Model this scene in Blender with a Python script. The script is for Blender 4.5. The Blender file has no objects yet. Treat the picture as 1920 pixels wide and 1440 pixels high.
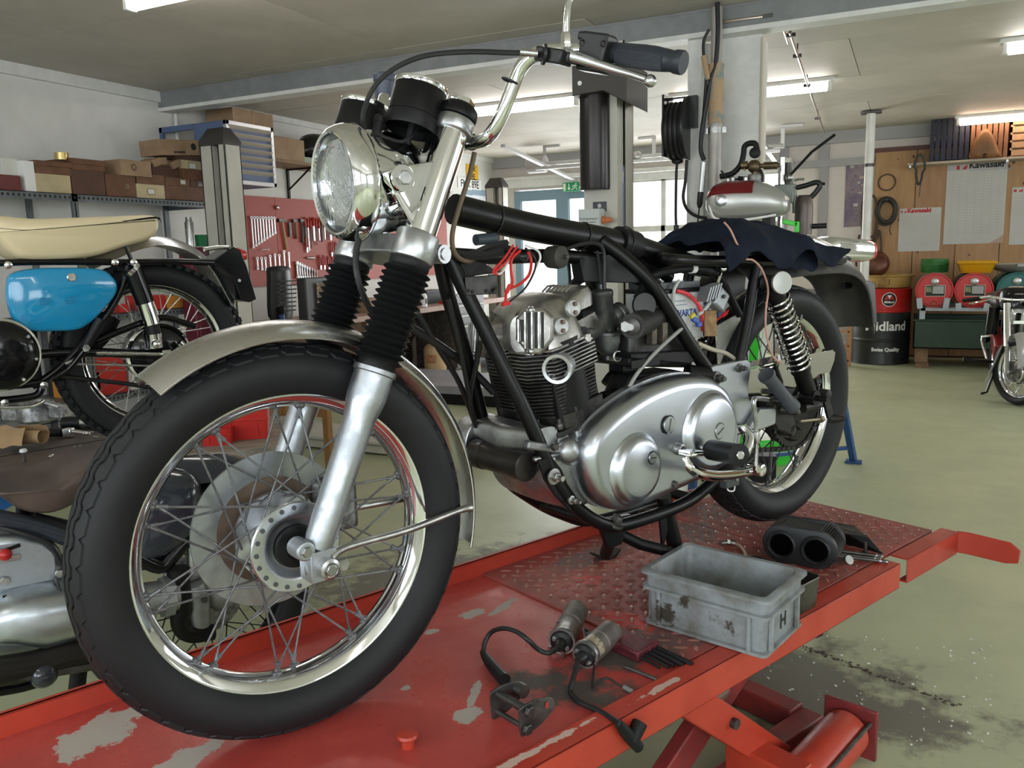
import bpy,math,random
from mathutils import Vector as V,Matrix
from math import sin,cos,pi,radians as rad
random.seed(7)
SC=bpy.context.scene
EXPO=-0.1
COL=SC.collection
F_PX,PITCH,ROLL,YAW=1531.16,0.158688,-0.0257832,0.6931125
RA=0.4249054
CB=V((-0.54206,-1.25353,0.79643))
HC=1.25
DECK=HC-CB.z
def bik2w(v):
 return V((sin(RA)*v[0]-cos(RA)*v[1],cos(RA)*v[0]+sin(RA)*v[1],v[2]))
def _axes():
 cy,sy,cp,sp=cos(YAW),sin(YAW),cos(PITCH),sin(PITCH)
 f=V((sy*cp,cy*cp,-sp));r=V((cy,-sy,0));u=r.cross(f)
 cr,sr=cos(ROLL),sin(ROLL)
 return f,r*cr+u*sr,u*cr-r*sr
FB,RB,UB=_axes()
FW,RW,UW=bik2w(FB),bik2w(RB),bik2w(UB)
cam=bpy.data.objects.new('camera',bpy.data.cameras.new('camera'))
cam.data.sensor_width=36;cam.data.lens=F_PX/1920*36;cam.data.clip_start=.02
m=Matrix((RW,UW,-FW)).transposed().to_4x4();m.translation=V((0,0,HC));cam.matrix_world=m
COL.objects.link(cam);SC.camera=cam
SC.view_settings.view_transform='Standard';SC.view_settings.look='None'
SC.view_settings.gamma=1;SC.view_settings.use_curve_mapping=False
SC.view_settings.exposure=EXPO
W=bpy.data.worlds.new('overcast_day');SC.world=W;W.use_nodes=True
bgn=W.node_tree.nodes['Background']
sky=W.node_tree.nodes.new('ShaderNodeTexSky');sky.sky_type='HOSEK_WILKIE';sky.turbidity=9;sky.ground_albedo=.5
sky.sun_direction=(.3,-.4,.85)
mixn=W.node_tree.nodes.new('ShaderNodeMixRGB');mixn.inputs[0].default_value=.75;mixn.inputs[2].default_value=(1.0,1.0,1.0,1)
W.node_tree.links.new(sky.outputs[0],mixn.inputs[1]);W.node_tree.links.new(mixn.outputs[0],bgn.inputs[0])
bgn.inputs[1].default_value=2.6
def area(name,loc,target,sx,sy,power,col=(1,1,1)):
 l=bpy.data.lights.new(name,'AREA');l.shape='RECTANGLE';l.size=sx;l.size_y=sy;l.energy=power;l.color=col
 o=bpy.data.objects.new(name,l);o.location=loc
 o.rotation_euler=(V(target)-V(loc)).to_track_quat('-Z','Y').to_euler();COL.objects.link(o);return o
def _rayb(px,py):return FB*F_PX+RB*(px-960)+UB*(720-py)
def K(px,py,y):
 d=_rayb(px,py);return CB+d*((y-CB.y)/d.y)
def KX(px,py,x):
 d=_rayb(px,py);return CB+d*((x-CB.x)/d.x)
def D(px,py,z=0.0):
 d=_rayb(px,py);return CB+d*((z-CB.z)/d.z)
def _rayw(px,py):return bik2w(_rayb(px,py))
C0=V((0,0,HC))
def WY(px,py,y):d=_rayw(px,py);return C0+d*(y/d.y)
def WX(px,py,x):d=_rayw(px,py);return C0+d*(x/d.x)
def WZ(px,py,z):d=_rayw(px,py);return C0+d*((z-HC)/d.z)
def b2w(v):
 w=bik2w(V(v)-CB);w.z=v[2]+DECK;w.x+=0;return w
BROT=pi/2-RA
def ortho(d):
 d=V(d).normalized();a=V((0,0,1))if abs(d.z)<.9 else V((1,0,0))
 x=a.cross(d).normalized();return x,d.cross(x),d
def crom(pts,k=6,closed=False):
 pts=[V(p)for p in pts];n=len(pts);out=[]
 if n<3:return pts
 for i in range(n if closed else n-1):
  g=(lambda j:pts[j%n])if closed else(lambda j:pts[min(max(j,0),n-1)])
  p0,p1,p2,p3=g(i-1),g(i),g(i+1),g(i+2)
  for s in range(k):
   t=s/k
   out.append(.5*((2*p1)+(p2-p0)*t+(2*p0-5*p1+4*p2-p3)*t*t+(3*p1-p0-3*p2+p3)*t**3))
 if not closed:out.append(pts[-1])
 return out
class MB:
 def __init__(s):s.v=[];s.f=[]
 def add(s,vs,fs):
  b=len(s.v);s.v+=[tuple(p)for p in vs];s.f+=[tuple(b+i for i in f)for f in fs];return s
 def box(s,c,size,R=None):
  c=V(c);hx,hy,hz=size[0]/2,size[1]/2,size[2]/2
  vs=[V((x,y,z))for x in(-hx,hx)for y in(-hy,hy)for z in(-hz,hz)]
  if R is not None:vs=[R@p for p in vs]
  return s.add([p+c for p in vs],[(0,1,3,2),(4,6,7,5),(0,4,5,1),(2,3,7,6),(0,2,6,4),(1,5,7,3)])
 def bx(s,x0,x1,y0,y1,z0,z1):
  return s.box(((x0+x1)/2,(y0+y1)/2,(z0+z1)/2),(abs(x1-x0),abs(y1-y0),abs(z1-z0)))
 def bar(s,a,b,w,h,up=(0,0,1)):
  a,b=V(a),V(b);d=(b-a);L=d.length;d.normalize();x=d.cross(V(up)).normalized();u=x.cross(d)
  return s.box((a+b)/2,(L,w,h),Matrix((d,x,u)).transposed())
 def rings(s,R,closed=False,cap=True,loop=True):
  n=len(R[0]);vs=[p for r in R for p in r];fs=[];m=len(R)
  for i in range(m if closed else m-1):
   for j in range(n if loop else n-1):
    a,b=i*n+j,i*n+(j+1)%n;c,d=((i+1)%m)*n+(j+1)%n,((i+1)%m)*n+j
    fs.append((a,b,c,d))
  if cap and not closed and loop:fs+=[tuple(range(n))[::-1],tuple(range((m-1)*n,m*n))]
  return s.add(vs,fs)
 def tube(s,pts,r,n=10,closed=False,cap=True,k=0):
  pts=crom(pts,k,closed)if k else[V(p)for p in pts]
  if isinstance(r,(list,tuple)):
   m=len(pts);q=len(r);rr=[]
   for i in range(m):
    t=i/max(m-1,1)*(q-1);j=min(int(t),q-2);rr.append(r[j]+(r[j+1]-r[j])*(t-j))
  else:rr=[r]*len(pts)
  N=len(pts);R=[];X=None
  for i,p in enumerate(pts):
   if closed:t=pts[(i+1)%N]-pts[i-1]
   else:t=pts[min(i+1,N-1)]-pts[max(i-1,0)]
   if t.length<1e-9:t=V((0,0,1))
   t.normalize()
   if X is None:X=ortho(t)[0]
   X=X-t*X.dot(t)
   X=X.normalized()if X.length>1e-6 else ortho(t)[0]
   Y=t.cross(X)
   R.append([p+(X*cos(2*pi*j/n)+Y*sin(2*pi*j/n))*rr[i]for j in range(n)])
  return s.rings(R,closed,cap)
 def lathe(s,prof,o=(0,0,0),axis=(0,0,1),n=32,cap=True,a0=0,a1=2*pi,sx=1,sy=1,X=None):
  x,y,z=ortho(axis)
  if X is not None:x=V(X).normalized();y=z.cross(x)
  o=V(o);full=abs(a1-a0-2*pi)<1e-6;R=[]
  nn=n if full else n+1
  for r,h in prof:
   R.append([o+z*h+(x*cos(a0+(a1-a0)*j/n)*sx+y*sin(a0+(a1-a0)*j/n)*sy)*max(r,1e-5)for j in range(nn)])
  return s.rings(R,False,cap,full)
 def prism(s,poly,o,u,v,w0,w1):
  u,v=V(u),V(v);w=u.cross(v).normalized();o=V(o);n=len(poly)
  A=[o+u*p[0]+v*p[1]+w*w0 for p in poly];B=[o+u*p[0]+v*p[1]+w*w1 for p in poly]
  return s.add(A+B,[tuple(range(n))[::-1],tuple(range(n,2*n))]+[(i,(i+1)%n,n+(i+1)%n,n+i)for i in range(n)])
 def loft(s,A,B,cap=True):return s.rings([[V(p)for p in A],[V(p)for p in B]],cap=cap)
 def sph(s,c,r,n=14,m=8,sc=(1,1,1),R=None):
  c=V(c);rg=[]
  for i in range(m+1):
   t=-pi/2+pi*i/m;q=max(cos(t),1e-4)
   ring=[V((cos(2*pi*j/n)*q*r*sc[0],sin(2*pi*j/n)*q*r*sc[1],sin(t)*r*sc[2]))for j in range(n)]
   rg.append([c+(R@p if R else p)for p in ring])
  return s.rings(rg)
 def torus(s,c,axis,R,r,n=32,m=8,sx=1,sy=1):
  x,y,z=ortho(axis);c=V(c)
  return s.tube([c+x*cos(2*pi*i/n)*R*sx+y*sin(2*pi*i/n)*R*sy for i in range(n)],r,m,closed=True)
 def grid(s,P,th=0,wrap=False):
  m,n=len(P),len(P[0]);vs=[V(p)for r in P for p in r]
  fs=[(i*n+j,i*n+j+1,(i+1)*n+j+1,(i+1)*n+j)for i in range(m-1)for j in range(n-1)]
  if not th:return s.add(vs,fs)
  nr=[V((0,0,0))for _ in vs]
  for f in fs:
   q=(vs[f[2]]-vs[f[0]]).cross(vs[f[3]]-vs[f[1]])
   if q.length>1e-12:q.normalize()
   for i in f:nr[i]+=q
  N=len(vs);w=[p-(q.normalized()if q.length>1e-9 else q)*th for p,q in zip(vs,nr)]
  fs2=[tuple(i+N for i in f[::-1])for f in fs]
  rim=[i for i in range(n)]+[i*n+n-1 for i in range(1,m)]+[(m-1)*n+j for j in range(n-2,-1,-1)]+[i*n for i in range(m-2,0,-1)]
  sd=[(rim[(i+1)%len(rim)],rim[i],rim[i]+N,rim[(i+1)%len(rim)]+N)for i in range(len(rim))]
  return s.add(vs+w,fs+fs2+sd)
 def hexn(s,c,axis,r,h,n=6):return s.lathe([(r*.86,-h/2),(r,-h/2+h*.12),(r,h/2-h*.12),(r*.86,h/2)],c,axis,n)
 def xf(s,M):s.v=[tuple(M@V(p))for p in s.v];return s
def obj(name,mb,mt,parent=None,bev=0,sharp=38,loc=None,sub=0,rot=None):
 me=bpy.data.meshes.new(name);me.from_pydata(mb.v,[],mb.f)
 me.validate();me.update()
 me.shade_smooth();me.set_sharp_from_angle(angle=rad(sharp))
 o=bpy.data.objects.new(name,me);me.materials.append(mt)
 COL.objects.link(o)
 if parent is not None:o.parent=parent
 if loc is not None:o.location=loc
 if rot is not None:o.rotation_euler=rot
 if bev:
  b=o.modifiers.new('edge','BEVEL');b.width=bev;b.segments=2;b.limit_method='ANGLE';b.angle_limit=rad(40);b.harden_normals=False
 if sub:
  b=o.modifiers.new('soft','SUBSURF');b.levels=sub;b.render_levels=sub
 return o
def solid(name,mb,mt,parent=None,**k):
 o=obj(name,mb,mt,parent,**k);fixn(o.data);return o
def fixn(me):
 import bmesh
 b=bmesh.new();b.from_mesh(me);bmesh.ops.recalc_face_normals(b,faces=b.faces);b.to_mesh(me);b.free()
def tag(o,label,cat,group=None):
 o['label']=label;o['category']=cat
 if group:o['group']=group
 return o
def thing(name,label,cat,loc=(0,0,0),rz=0,group=None,parent=None):
 o=bpy.data.objects.new(name,None);o.empty_display_size=.05;COL.objects.link(o)
 o.location=loc;o.rotation_euler=(0,0,rz);return tag(o,label,cat,group)
def node(name,parent,loc=(0,0,0),rot=(0,0,0),label=None):
 o=bpy.data.objects.new(name,None);o.empty_display_size=.03;COL.objects.link(o);o.parent=parent
 o.location=loc;o.rotation_euler=rot
 if label:o['label']=label
 return o
def struct(name,mb,mt,parent=None,**k):
 o=obj(name,mb,mt,parent,**k)
 if parent is None:o['kind']='structure'
 return o
def dup(root,loc=None,rz=None,label=None,group=None):
 r=root.copy();COL.objects.link(r)
 if loc is not None:r.location=loc
 if rz is not None:r.rotation_euler=(0,0,rz)
 if label:r['label']=label
 if group:r['group']=group
 for ch in list(root.children):
  c=ch.copy();COL.objects.link(c);c.parent=r
  for g in ch.children:
   d=g.copy();COL.objects.link(d);d.parent=c
 return r
def child(src,name,parent,loc=None,rot=None):
 o=bpy.data.objects.new(name,src.data);COL.objects.link(o);o.parent=parent
 if loc is not None:o.location=loc
 if rot is not None:o.rotation_euler=rot
 return o
_M={}
def mat(name,col,rough=.5,metal=0,bump=0,bscale=60,var=0,vscale=8,col2=None,coat=0,spec=.5,rvar=0,lo=.42,hi=.62,trans=0,emit=0,stretch=None,ior=1.45,detail=4):
 if name in _M:return _M[name]
 t=bpy.data.materials.new(name);t.use_nodes=True;nt=t.node_tree;b=nt.nodes['Principled BSDF'];L=nt.links.new
 col=(*col,1)if len(col)==3 else col
 b.inputs['Base Color'].default_value=col;b.inputs['Roughness'].default_value=rough;b.inputs['Metallic'].default_value=metal
 b.inputs['Specular IOR Level'].default_value=spec;b.inputs['Coat Weight'].default_value=coat;b.inputs['Coat Roughness'].default_value=.05
 b.inputs['IOR'].default_value=ior
 if trans:b.inputs['Transmission Weight'].default_value=trans
 if emit:b.inputs['Emission Color'].default_value=col;b.inputs['Emission Strength'].default_value=emit
 tc=nt.nodes.new('ShaderNodeTexCoord');vec=tc.outputs['Object']
 if stretch:
  mp=nt.nodes.new('ShaderNodeMapping');mp.inputs['Scale'].default_value=stretch;L(vec,mp.inputs[0]);vec=mp.outputs[0]
 if var or col2:
  n=nt.nodes.new('ShaderNodeTexNoise');n.inputs['Scale'].default_value=vscale;n.inputs['Detail'].default_value=detail;n.inputs['Roughness'].default_value=.65
  L(vec,n.inputs['Vector'])
  r=nt.nodes.new('ShaderNodeValToRGB');r.color_ramp.elements[0].position=lo;r.color_ramp.elements[1].position=hi
  c2=(*col2,1)if col2 else tuple(max(0,c*(1-var))for c in col[:3])+(1,)
  r.color_ramp.elements[0].color=c2;r.color_ramp.elements[1].color=col
  L(n.outputs['Fac'],r.inputs[0]);L(r.outputs[0],b.inputs['Base Color'])
  if rvar:
   mr=nt.nodes.new('ShaderNodeMapRange');mr.inputs['From Min'].default_value=lo;mr.inputs['From Max'].default_value=hi
   mr.inputs['To Min'].default_value=min(1,rough+rvar);mr.inputs['To Max'].default_value=rough;L(n.outputs['Fac'],mr.inputs[0]);L(mr.outputs[0],b.inputs['Roughness'])
 if bump:
  n2=nt.nodes.new('ShaderNodeTexNoise');n2.inputs['Scale'].default_value=bscale;n2.inputs['Detail'].default_value=3;L(vec,n2.inputs['Vector'])
  bp=nt.nodes.new('ShaderNodeBump');bp.inputs['Strength'].default_value=bump;bp.inputs['Distance'].default_value=.002
  L(n2.outputs['Fac'],bp.inputs['Height']);L(bp.outputs[0],b.inputs['Normal'])
 t['bsdf']=b.name;_M[name]=t;return t
def blobs(t,places,col,scale=20,amt=.6,soft=.25,rough=None):
 """stains and worn patches with a shape of their own: noise-edged spots at places (x, y, z, rx, ry) on the surface"""
 nt=t.node_tree;L=nt.links.new;b=nt.nodes['Principled BSDF']
 tc=nt.nodes.new('ShaderNodeTexCoord');n=nt.nodes.new('ShaderNodeTexNoise');n.inputs['Scale'].default_value=scale;n.inputs['Detail'].default_value=6
 n.inputs['Roughness'].default_value=.7;L(tc.outputs['Object'],n.inputs['Vector'])
 acc=None
 for x,y,z,rx,ry,an in places:
  mp=nt.nodes.new('ShaderNodeMapping');mp.vector_type='TEXTURE';mp.inputs['Location'].default_value=(x,y,z)
  mp.inputs['Rotation'].default_value=(0,0,an);mp.inputs['Scale'].default_value=(rx,ry,max(rx,ry));L(tc.outputs['Object'],mp.inputs[0])
  le=nt.nodes.new('ShaderNodeVectorMath');le.operation='LENGTH';L(mp.outputs[0],le.inputs[0])
  mr=nt.nodes.new('ShaderNodeMath');mr.operation='SUBTRACT';mr.inputs[0].default_value=1;L(le.outputs['Value'],mr.inputs[1])
  if acc is None:acc=mr.outputs[0]
  else:
   mx=nt.nodes.new('ShaderNodeMath');mx.operation='MAXIMUM';L(acc,mx.inputs[0]);L(mr.outputs[0],mx.inputs[1]);acc=mx.outputs[0]
 ad=nt.nodes.new('ShaderNodeMath');ad.operation='MULTIPLY_ADD';L(n.outputs['Fac'],ad.inputs[0]);ad.inputs[1].default_value=6*amt;L(acc,ad.inputs[2])
 mr=nt.nodes.new('ShaderNodeMapRange');mr.inputs['From Min'].default_value=3*amt;mr.inputs['From Max'].default_value=3*amt+soft;L(ad.outputs[0],mr.inputs[0])
 mix=nt.nodes.new('ShaderNodeMixRGB');L(mr.outputs[0],mix.inputs[0]);mix.inputs[2].default_value=(*col,1)
 ic=b.inputs['Base Color']
 if ic.links:L(ic.links[0].from_socket,mix.inputs[1])
 else:mix.inputs[1].default_value=ic.default_value
 L(mix.outputs[0],ic)
 if rough is not None:
  ir=b.inputs['Roughness'];m2=nt.nodes.new('ShaderNodeMath');m2.operation='MULTIPLY_ADD'
  mm=nt.nodes.new('ShaderNodeMix');L(mr.outputs[0],mm.inputs[0]);mm.inputs[3].default_value=rough
  if ir.links:L(ir.links[0].from_socket,mm.inputs[2])
  else:mm.inputs[2].default_value=ir.default_value
  L(mm.outputs[0],ir)
 return t
chrome=mat('chrome',(.86,.87,.88),.06,1)
chrome_old=mat('chrome_dull',(.78,.77,.75),.16,1,var=.25,vscale=40,rvar=.2)
alu=mat('polished_aluminium',(.62,.64,.68),.2,1,var=.12,vscale=9,rvar=.12,lo=.25,hi=.75)
alu_cast=mat('cast_aluminium',(.6,.61,.62),.38,1,bump=.25,bscale=90,var=.3,vscale=25,rvar=.2)
alu_dirty=mat('oily_aluminium',(.42,.42,.42),.45,1,bump=.25,bscale=80,var=.6,vscale=22,rvar=.2)
steel=mat('zinc_steel',(.55,.55,.54),.35,1,var=.3,vscale=30)
steel_dk=mat('dark_steel',(.13,.125,.12),.45,.8,var=.4,vscale=25)
black=mat('black_frame_enamel',(.004,.004,.0044),.28,0,var=.4,vscale=5,rvar=.15,spec=.35,lo=.3,hi=.7)
blackm=mat('black_satin',(.006,.006,.0063),.42,0,bump=.06,bscale=120,spec=.28)
rubber=mat('black_rubber',(.007,.0073,.008),.5,0,bump=.06,bscale=160,spec=.32)
rubber_g=mat('grip_rubber',(.02,.024,.032),.5,0,spec=.5)
tyre_m=mat('tyre_rubber',(.009,.0095,.011),.56,0,bump=.15,bscale=110,col2=(.014,.0145,.016),vscale=7,spec=.35,lo=.3,hi=.7)
rust=mat('rusty_iron',(.1,.075,.06),.7,.5,col2=(.16,.11,.08),vscale=14,bump=.3,bscale=60)
plastic_k=mat('black_plastic',(.012,.012,.013),.35,0,spec=.5)
cable_k=mat('cable_black',(.014,.014,.015),.45)
white=mat('white_plastic',(.8,.8,.78),.4)
XL,XR,Y0,YB,ZC=-5.1,4.2,-2.7,10.1,2.5
LFRONT,LSIDE,LBACK,LAMP=48,42,60,17
def daylight():
 for i,x in enumerate((-3.2,-.4,2.4)):
  area('daylight_front',(x,Y0+.1,1.55),(x,3,1.0),2.2,1.3,LFRONT,(.84,.93,1))
 for i,y in enumerate((-1.2,3.4,6.6)):
  area('daylight_side',(XR-.1,y,1.5),(0,y,.8),2.0,1.3,LSIDE,(.9,.96,1))
 area('daylight_back',(-2.36,YB-.12,1.2),(-2.36,0,.8),1.8,1.9,LBACK,(.95,.98,1))
 area('daylight_door',(-4.05,YB-.12,1.2),(-4.05,0,.8),1.1,1.7,LBACK*.6,(.95,.98,1))
daylight()
wallm=mat('white_wall_paint',(.74,.73,.69),.75,bump=.35,bscale=14,var=.12,vscale=1.3)
wallb=mat('back_wall_paint',(.68,.63,.58),.75,bump=.2,bscale=20,var=.08,vscale=1.5)
ceilm=mat('ceiling_board',(.58,.54,.475),.62,bump=.1,bscale=9,var=.14,vscale=1.1)
seamm=mat('ceiling_seam',(.72,.7,.66),.7)
floorm=mat('green_floor_coating',(.45,.48,.30),.3,bump=.06,bscale=25,col2=(.38,.405,.26),vscale=1.7,rvar=.22,lo=.35,hi=.68,detail=8)
beamg=mat('grey_beam_paint',(.23,.24,.245),.5,bump=.1,bscale=30,var=.15)
whitep=mat('white_steel_paint',(.72,.72,.69),.5,bump=.1,bscale=30,var=.1)
st1=WZ(1480,1270,0);st2=WZ(1800,1330,0);st3=WZ(1560,1330,0)
blobs(floorm,[(st1.x,st1.y,0,.42,.26,.35),(st3.x,st3.y,0,.5,.2,.2),(2.0,1.2,0,.7,.5,0),(-1.7,2.6,0,.6,.3,1)],(.155,.15,.115),7,.5,.5,.5)
blobs(floorm,[(1.15,1.75,0,.55,.28,.3),(1.6,3.4,0,.5,.25,0)],(.36,.29,.22),6,.45,.6)
struct('floor',MB().bx(XL-.15,XR+.15,Y0-.15,YB+.15,-.12,0),floorm)
p1,p2=WZ(1505,1212,0),WZ(1800,1325,0)
j=MB();d=(p2-p1);
for i in range(150):
 t=random.uniform(0,1);p=p1+d*t+V((random.gauss(0,.007),random.gauss(0,.007),0));s=random.uniform(.0015,.006)
 j.sph((p.x,p.y,.001),s,6,3,(1,.7,.22))
o=obj('floor_debris',j,mat('floor_dirt',(.07,.05,.035),.9));o['kind']='stuff';tag(o,'dark dirt line along a joint in the green floor','dirt')
j=MB()
for i in range(120):
 px,py=random.uniform(1440,1860),random.uniform(1190,1400);p=WZ(px,py,0);s=random.uniform(.0012,.0035)
 j.box((p.x,p.y,s*.5),(s*random.uniform(1,3),s*1.2,s),Matrix.Rotation(random.uniform(0,3),3,'Z'))
p=WZ(1407,1313,0)
for i in range(9):
 a=random.uniform(0,6);j.tube([p+V((0,0,.003)),p+V((cos(a)*.02,sin(a)*.014,.006)),p+V((cos(a+.4)*.035,sin(a+.4)*.03,.002))],.0012,5)
o=obj('floor_chips',j,mat('chips',(.7,.69,.64),.6));o['kind']='stuff';tag(o,'pale chips and wire scraps scattered on the green floor','scraps')
ce=struct('ceiling',MB().bx(XL-.15,XR+.15,Y0-.15,YB+.15,ZC+.014,ZC+.16),seamm)
pan=obj('panel',MB().bx(-1.2475,1.2475,-.6225,.6225,0,.014),ceilm,ce);first=True
for iy in range(11):
 for ix in range(5):
  x=XL+.1+ix*2.5+(1.25 if iy%2 else 0)-.4;y=-2.45+iy*1.25
  x0,x1=max(x-1.2475,XL),min(x+1.2475,XR);y0,y1=max(y-.6225,Y0),min(y+.6225,YB)
  if x1-x0<.1 or y1-y0<.1:continue
  if first:q=pan;first=False
  else:q=child(pan,'panel',ce)
  q.location=((x0+x1)/2,(y0+y1)/2,ZC+random.uniform(-.0012,.0008));q.scale=((x1-x0)/2.495,(y1-y0)/1.245,1)
struct('wall_left',MB().bx(XL-.15,XL,Y0-.15,YB+.15,0,ZC+.02),wallm)
def holed(x0,x1,z0,z1,holes,mk):
 xs=x0
 for a,b,c,d in holes:
  mk(xs,a,z0,z1)
  if c>z0:mk(a,b,z0,c)
  mk(a,b,d,z1);xs=b
 mk(xs,x1,z0,z1)
DX0,DX1=WY(966,400,YB).x,WY(1150,400,YB).x
GX0,GX1=WY(1166,400,YB).x,WY(1470,360,YB).x
b=MB();holed(XL,XR,0,ZC+.02,[(DX0,DX1,0,2.08),(GX0,GX1,0,2.12)],lambda a,c,d,e:b.bx(a,c,YB,YB+.15,d,e));struct('wall_back',b,wallb)
FW_=[(-4.3,-2.1,.95,2.2),(-1.5,.7,.95,2.2),(1.3,3.5,.95,2.2)]
b=MB();holed(XL,XR,0,ZC+.02,FW_,lambda a,c,d,e:b.bx(a,c,Y0-.15,Y0,d,e));struct('wall_front',b,wallm)
SW_=[(-2.2,-.2,.9,2.15),(2.4,4.4,.9,2.15),(5.6,7.6,.9,2.15)]
b=MB();holed(Y0,YB,0,ZC+.02,SW_,lambda a,c,d,e:b.bx(XR,XR+.15,a,c,d,e));struct('wall_right',b,wallm)
glass=mat('window_glass',(.95,.97,.97),.02,trans=1,ior=1.02)
def windowf(n,holes,along,pos):
 for i,(a,c,z0,z1)in enumerate(holes):
  f=MB();w=.05
  def part(u0,u1,v0,v1):
   if along=='x':f.bx(u0,u1,pos-.03,pos+.03,v0,v1)
   else:f.bx(pos-.03,pos+.03,u0,u1,v0,v1)
  part(a,c,z0,z0+w);part(a,c,z1-w,z1);part(a,a+w,z0,z1);part(c-w,c,z0,z1);part((a+c)/2-w/2,(a+c)/2+w/2,z0,z1)
  o=struct('window_%d'%(n+i),f,whitep)
  g=MB()
  if along=='x':g.bx(a+w,c-w,pos-.004,pos+.004,z0+w,z1-w)
  else:g.bx(pos-.004,pos+.004,a+w,c-w,z0+w,z1-w)
  obj('pane',g,glass,o)
windowf(1,FW_,'x',Y0-.06);windowf(4,SW_,'y',XR+.06)
bluef=mat('blue_grey_door_paint',(.19,.29,.36),.45)
def doorleaf(name,x0,x1):
 f=MB();w=.085;y0,y1=YB-.02,YB+.05
 f.bx(x0,x0+w,y0,y1,0,2.06).bx(x1-w,x1,y0,y1,0,2.06).bx(x0+w,x1-w,y0,y1,1.93,2.06).bx(x0+w,x1-w,y0,y1,0,.1)
 f.bx(x0+w,x1-w,y0+.01,y1-.01,.1,.62).bx(x0+w,x1-w,y0,y1,.62,.7)
 d=struct(name,f,bluef);obj('pane',MB().bx(x0+w,x1-w,YB+.01,YB+.018,.7,1.93),glass,d);return d
dx=WY(1055,400,YB).x
d1=doorleaf('door_1',DX0,dx)
obj('door_handle',MB().tube([(dx-.05,YB-.02,1.05),(dx-.05,YB-.07,1.05),(dx-.16,YB-.07,1.05)],.01,8),steel,d1)
doorleaf('door_2',dx,DX1)
g=MB();yy0,yy1=YB,YB+.05
zs=[0,.55,1.02+.24,2.12];zmid=WY(1243,428,YB).z;zs[2]=zmid
xs=[GX0,WY(1243,428,YB).x];st=xs[1]-xs[0]
while xs[-1]+st<GX1-.1:xs.append(xs[-1]+st)
xs.append(GX1)
for z in zs:g.bx(GX0,GX1,yy0,yy1,max(0,z-.035),min(2.12,z+.035))
for x in xs:g.bx(x-.025,x+.025,yy0,yy1,0,2.12)
g.bx(GX0,GX1,yy0+.01,yy1-.01,.03,.52)
gd=struct('door_3',g,whitep)
for i in range(len(xs)-1):
 for k in(1,2):obj('pane',MB().bx(xs[i]+.025,xs[i+1]-.025,YB+.02,YB+.026,zs[k]+.035,zs[k+1]-.035),glass,gd)
hz=WY(1000,330,YB-.1)
b=MB().bx(XL,GX1+.1,YB-.1,YB,2.10,2.2).bx(XL,GX1+.1,YB-.14,YB,2.2,2.235);struct('trim_1',b,whitep)
bz0=WZ(305,166,ZC)
BY=4.58
b=MB().bx(XL,XR,BY+.05,BY+.062,ZC-.125,ZC)
beam=struct('beam',b,beamg);obj('upper_flange',MB().bx(XL,XR,BY-.003,BY+.115,ZC-.014,ZC-.001),beamg,beam);obj('web_plate',MB().bx(XL,XR,BY,BY+.05,ZC-.115,ZC-.014),beamg,beam)
lf=obj('lower_flange',MB().bx(XL,XR,BY-.004,BY+.118,ZC-.14,ZC-.115),whitep,beam);lf['label']='white lower flange'
struct('trim_2',MB().bx(XL,XL+.03,Y0,BY,ZC-.075,ZC),whitep)
struct('trim_3',MB().bx(XL,XL+.03,BY+.12,YB,ZC-.05,ZC),whitep)
b=MB().bx(XL,XR,YB-.06,YB,ZC-.13,ZC);struct('trim_4',b,mat('grey_trim',(.36,.36,.36),.6))
struct('trim_5',MB().bx(GX1+.05,WY(1640,300,YB).x,YB-.05,YB,2.12,2.2),mat('grey_trim',(.36,.36,.36),.6))
cx0,cx1=WY(1294,200,BY+.1).x,WY(1319,200,BY+.1).x;cxa,cxb=WY(1352,200,BY+.1).x,WY(1424,200,BY+.1).x
b=MB().bx(cx0,cx1,BY+.04,BY+.2,0,ZC-.14).bx(cx1,cxa,BY+.16,BY+.2,0,ZC-.14).bx(cxa,cxb,BY+.1,BY+.34,0,ZC-.14)
col=struct('column',b,whitep)
obj('corner_conduit',MB().tube([(cxb+.015,BY+.1,ZC-.16),(cxb+.015,BY+.1,.9)],.014,8),mat('cream_pipe',(.62,.55,.45),.5),col)
for i,px in enumerate((1468,1543)):
 q=WY(px,380,YB-.02).x;struct('trim_%d'%(6+i),MB().bx(q-.05,q+.05,YB-.04,YB,0,2.36),mat('grey_post',(.33,.32,.32),.55))
tubem=mat('fluorescent_tube',(1,.97,.93),.4,emit=LAMP)
housm=mat('lamp_housing',(.7,.7,.68),.45)
warmt=mat('warm_fluorescent_tube',(1,.74,.56),.4,emit=LAMP*.8)
def lamp(x0,x1,y,label,z=ZC,tubem=tubem):
 t=thing('fluorescent_lamp',label,'lamp',((x0+x1)/2,y,z-.03),0,'fluorescent lamps on the ceiling')
 L=(x1-x0)/2
 obj('housing',MB().bx(-L-.03,L+.03,-.045,.045,0,.03),housm,t,bev=.004)
 obj('tube',MB().tube([(-L+.02,0,-.034),(L-.02,0,-.034)],.034,14),tubem,t)
 for s in(-1,1):obj('tube_holder',MB().bx(s*L-.012,s*L+.012,-.03,.03,-.066,.002),housm,t,bev=.003)
l1a,l1b=WZ(868,212,ZC-.06),WZ(1082,190,ZC-.06)
lamp(l1a.x,l1b.x,(l1a.y+l1b.y)/2,'fluorescent lamp on the ceiling behind the chrome handlebar')
lr=WZ(1884,92,ZC-.06);lamp(lr.x,lr.x+1.2,lr.y,'fluorescent lamp on the ceiling above the wooden wall, cut by frame edge')
l0=WZ(243,6,ZC-.06);lamp(l0.x,l0.x+1.2,l0.y,'fluorescent lamp on the near ceiling at the top edge above shelf boxes')
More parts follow.
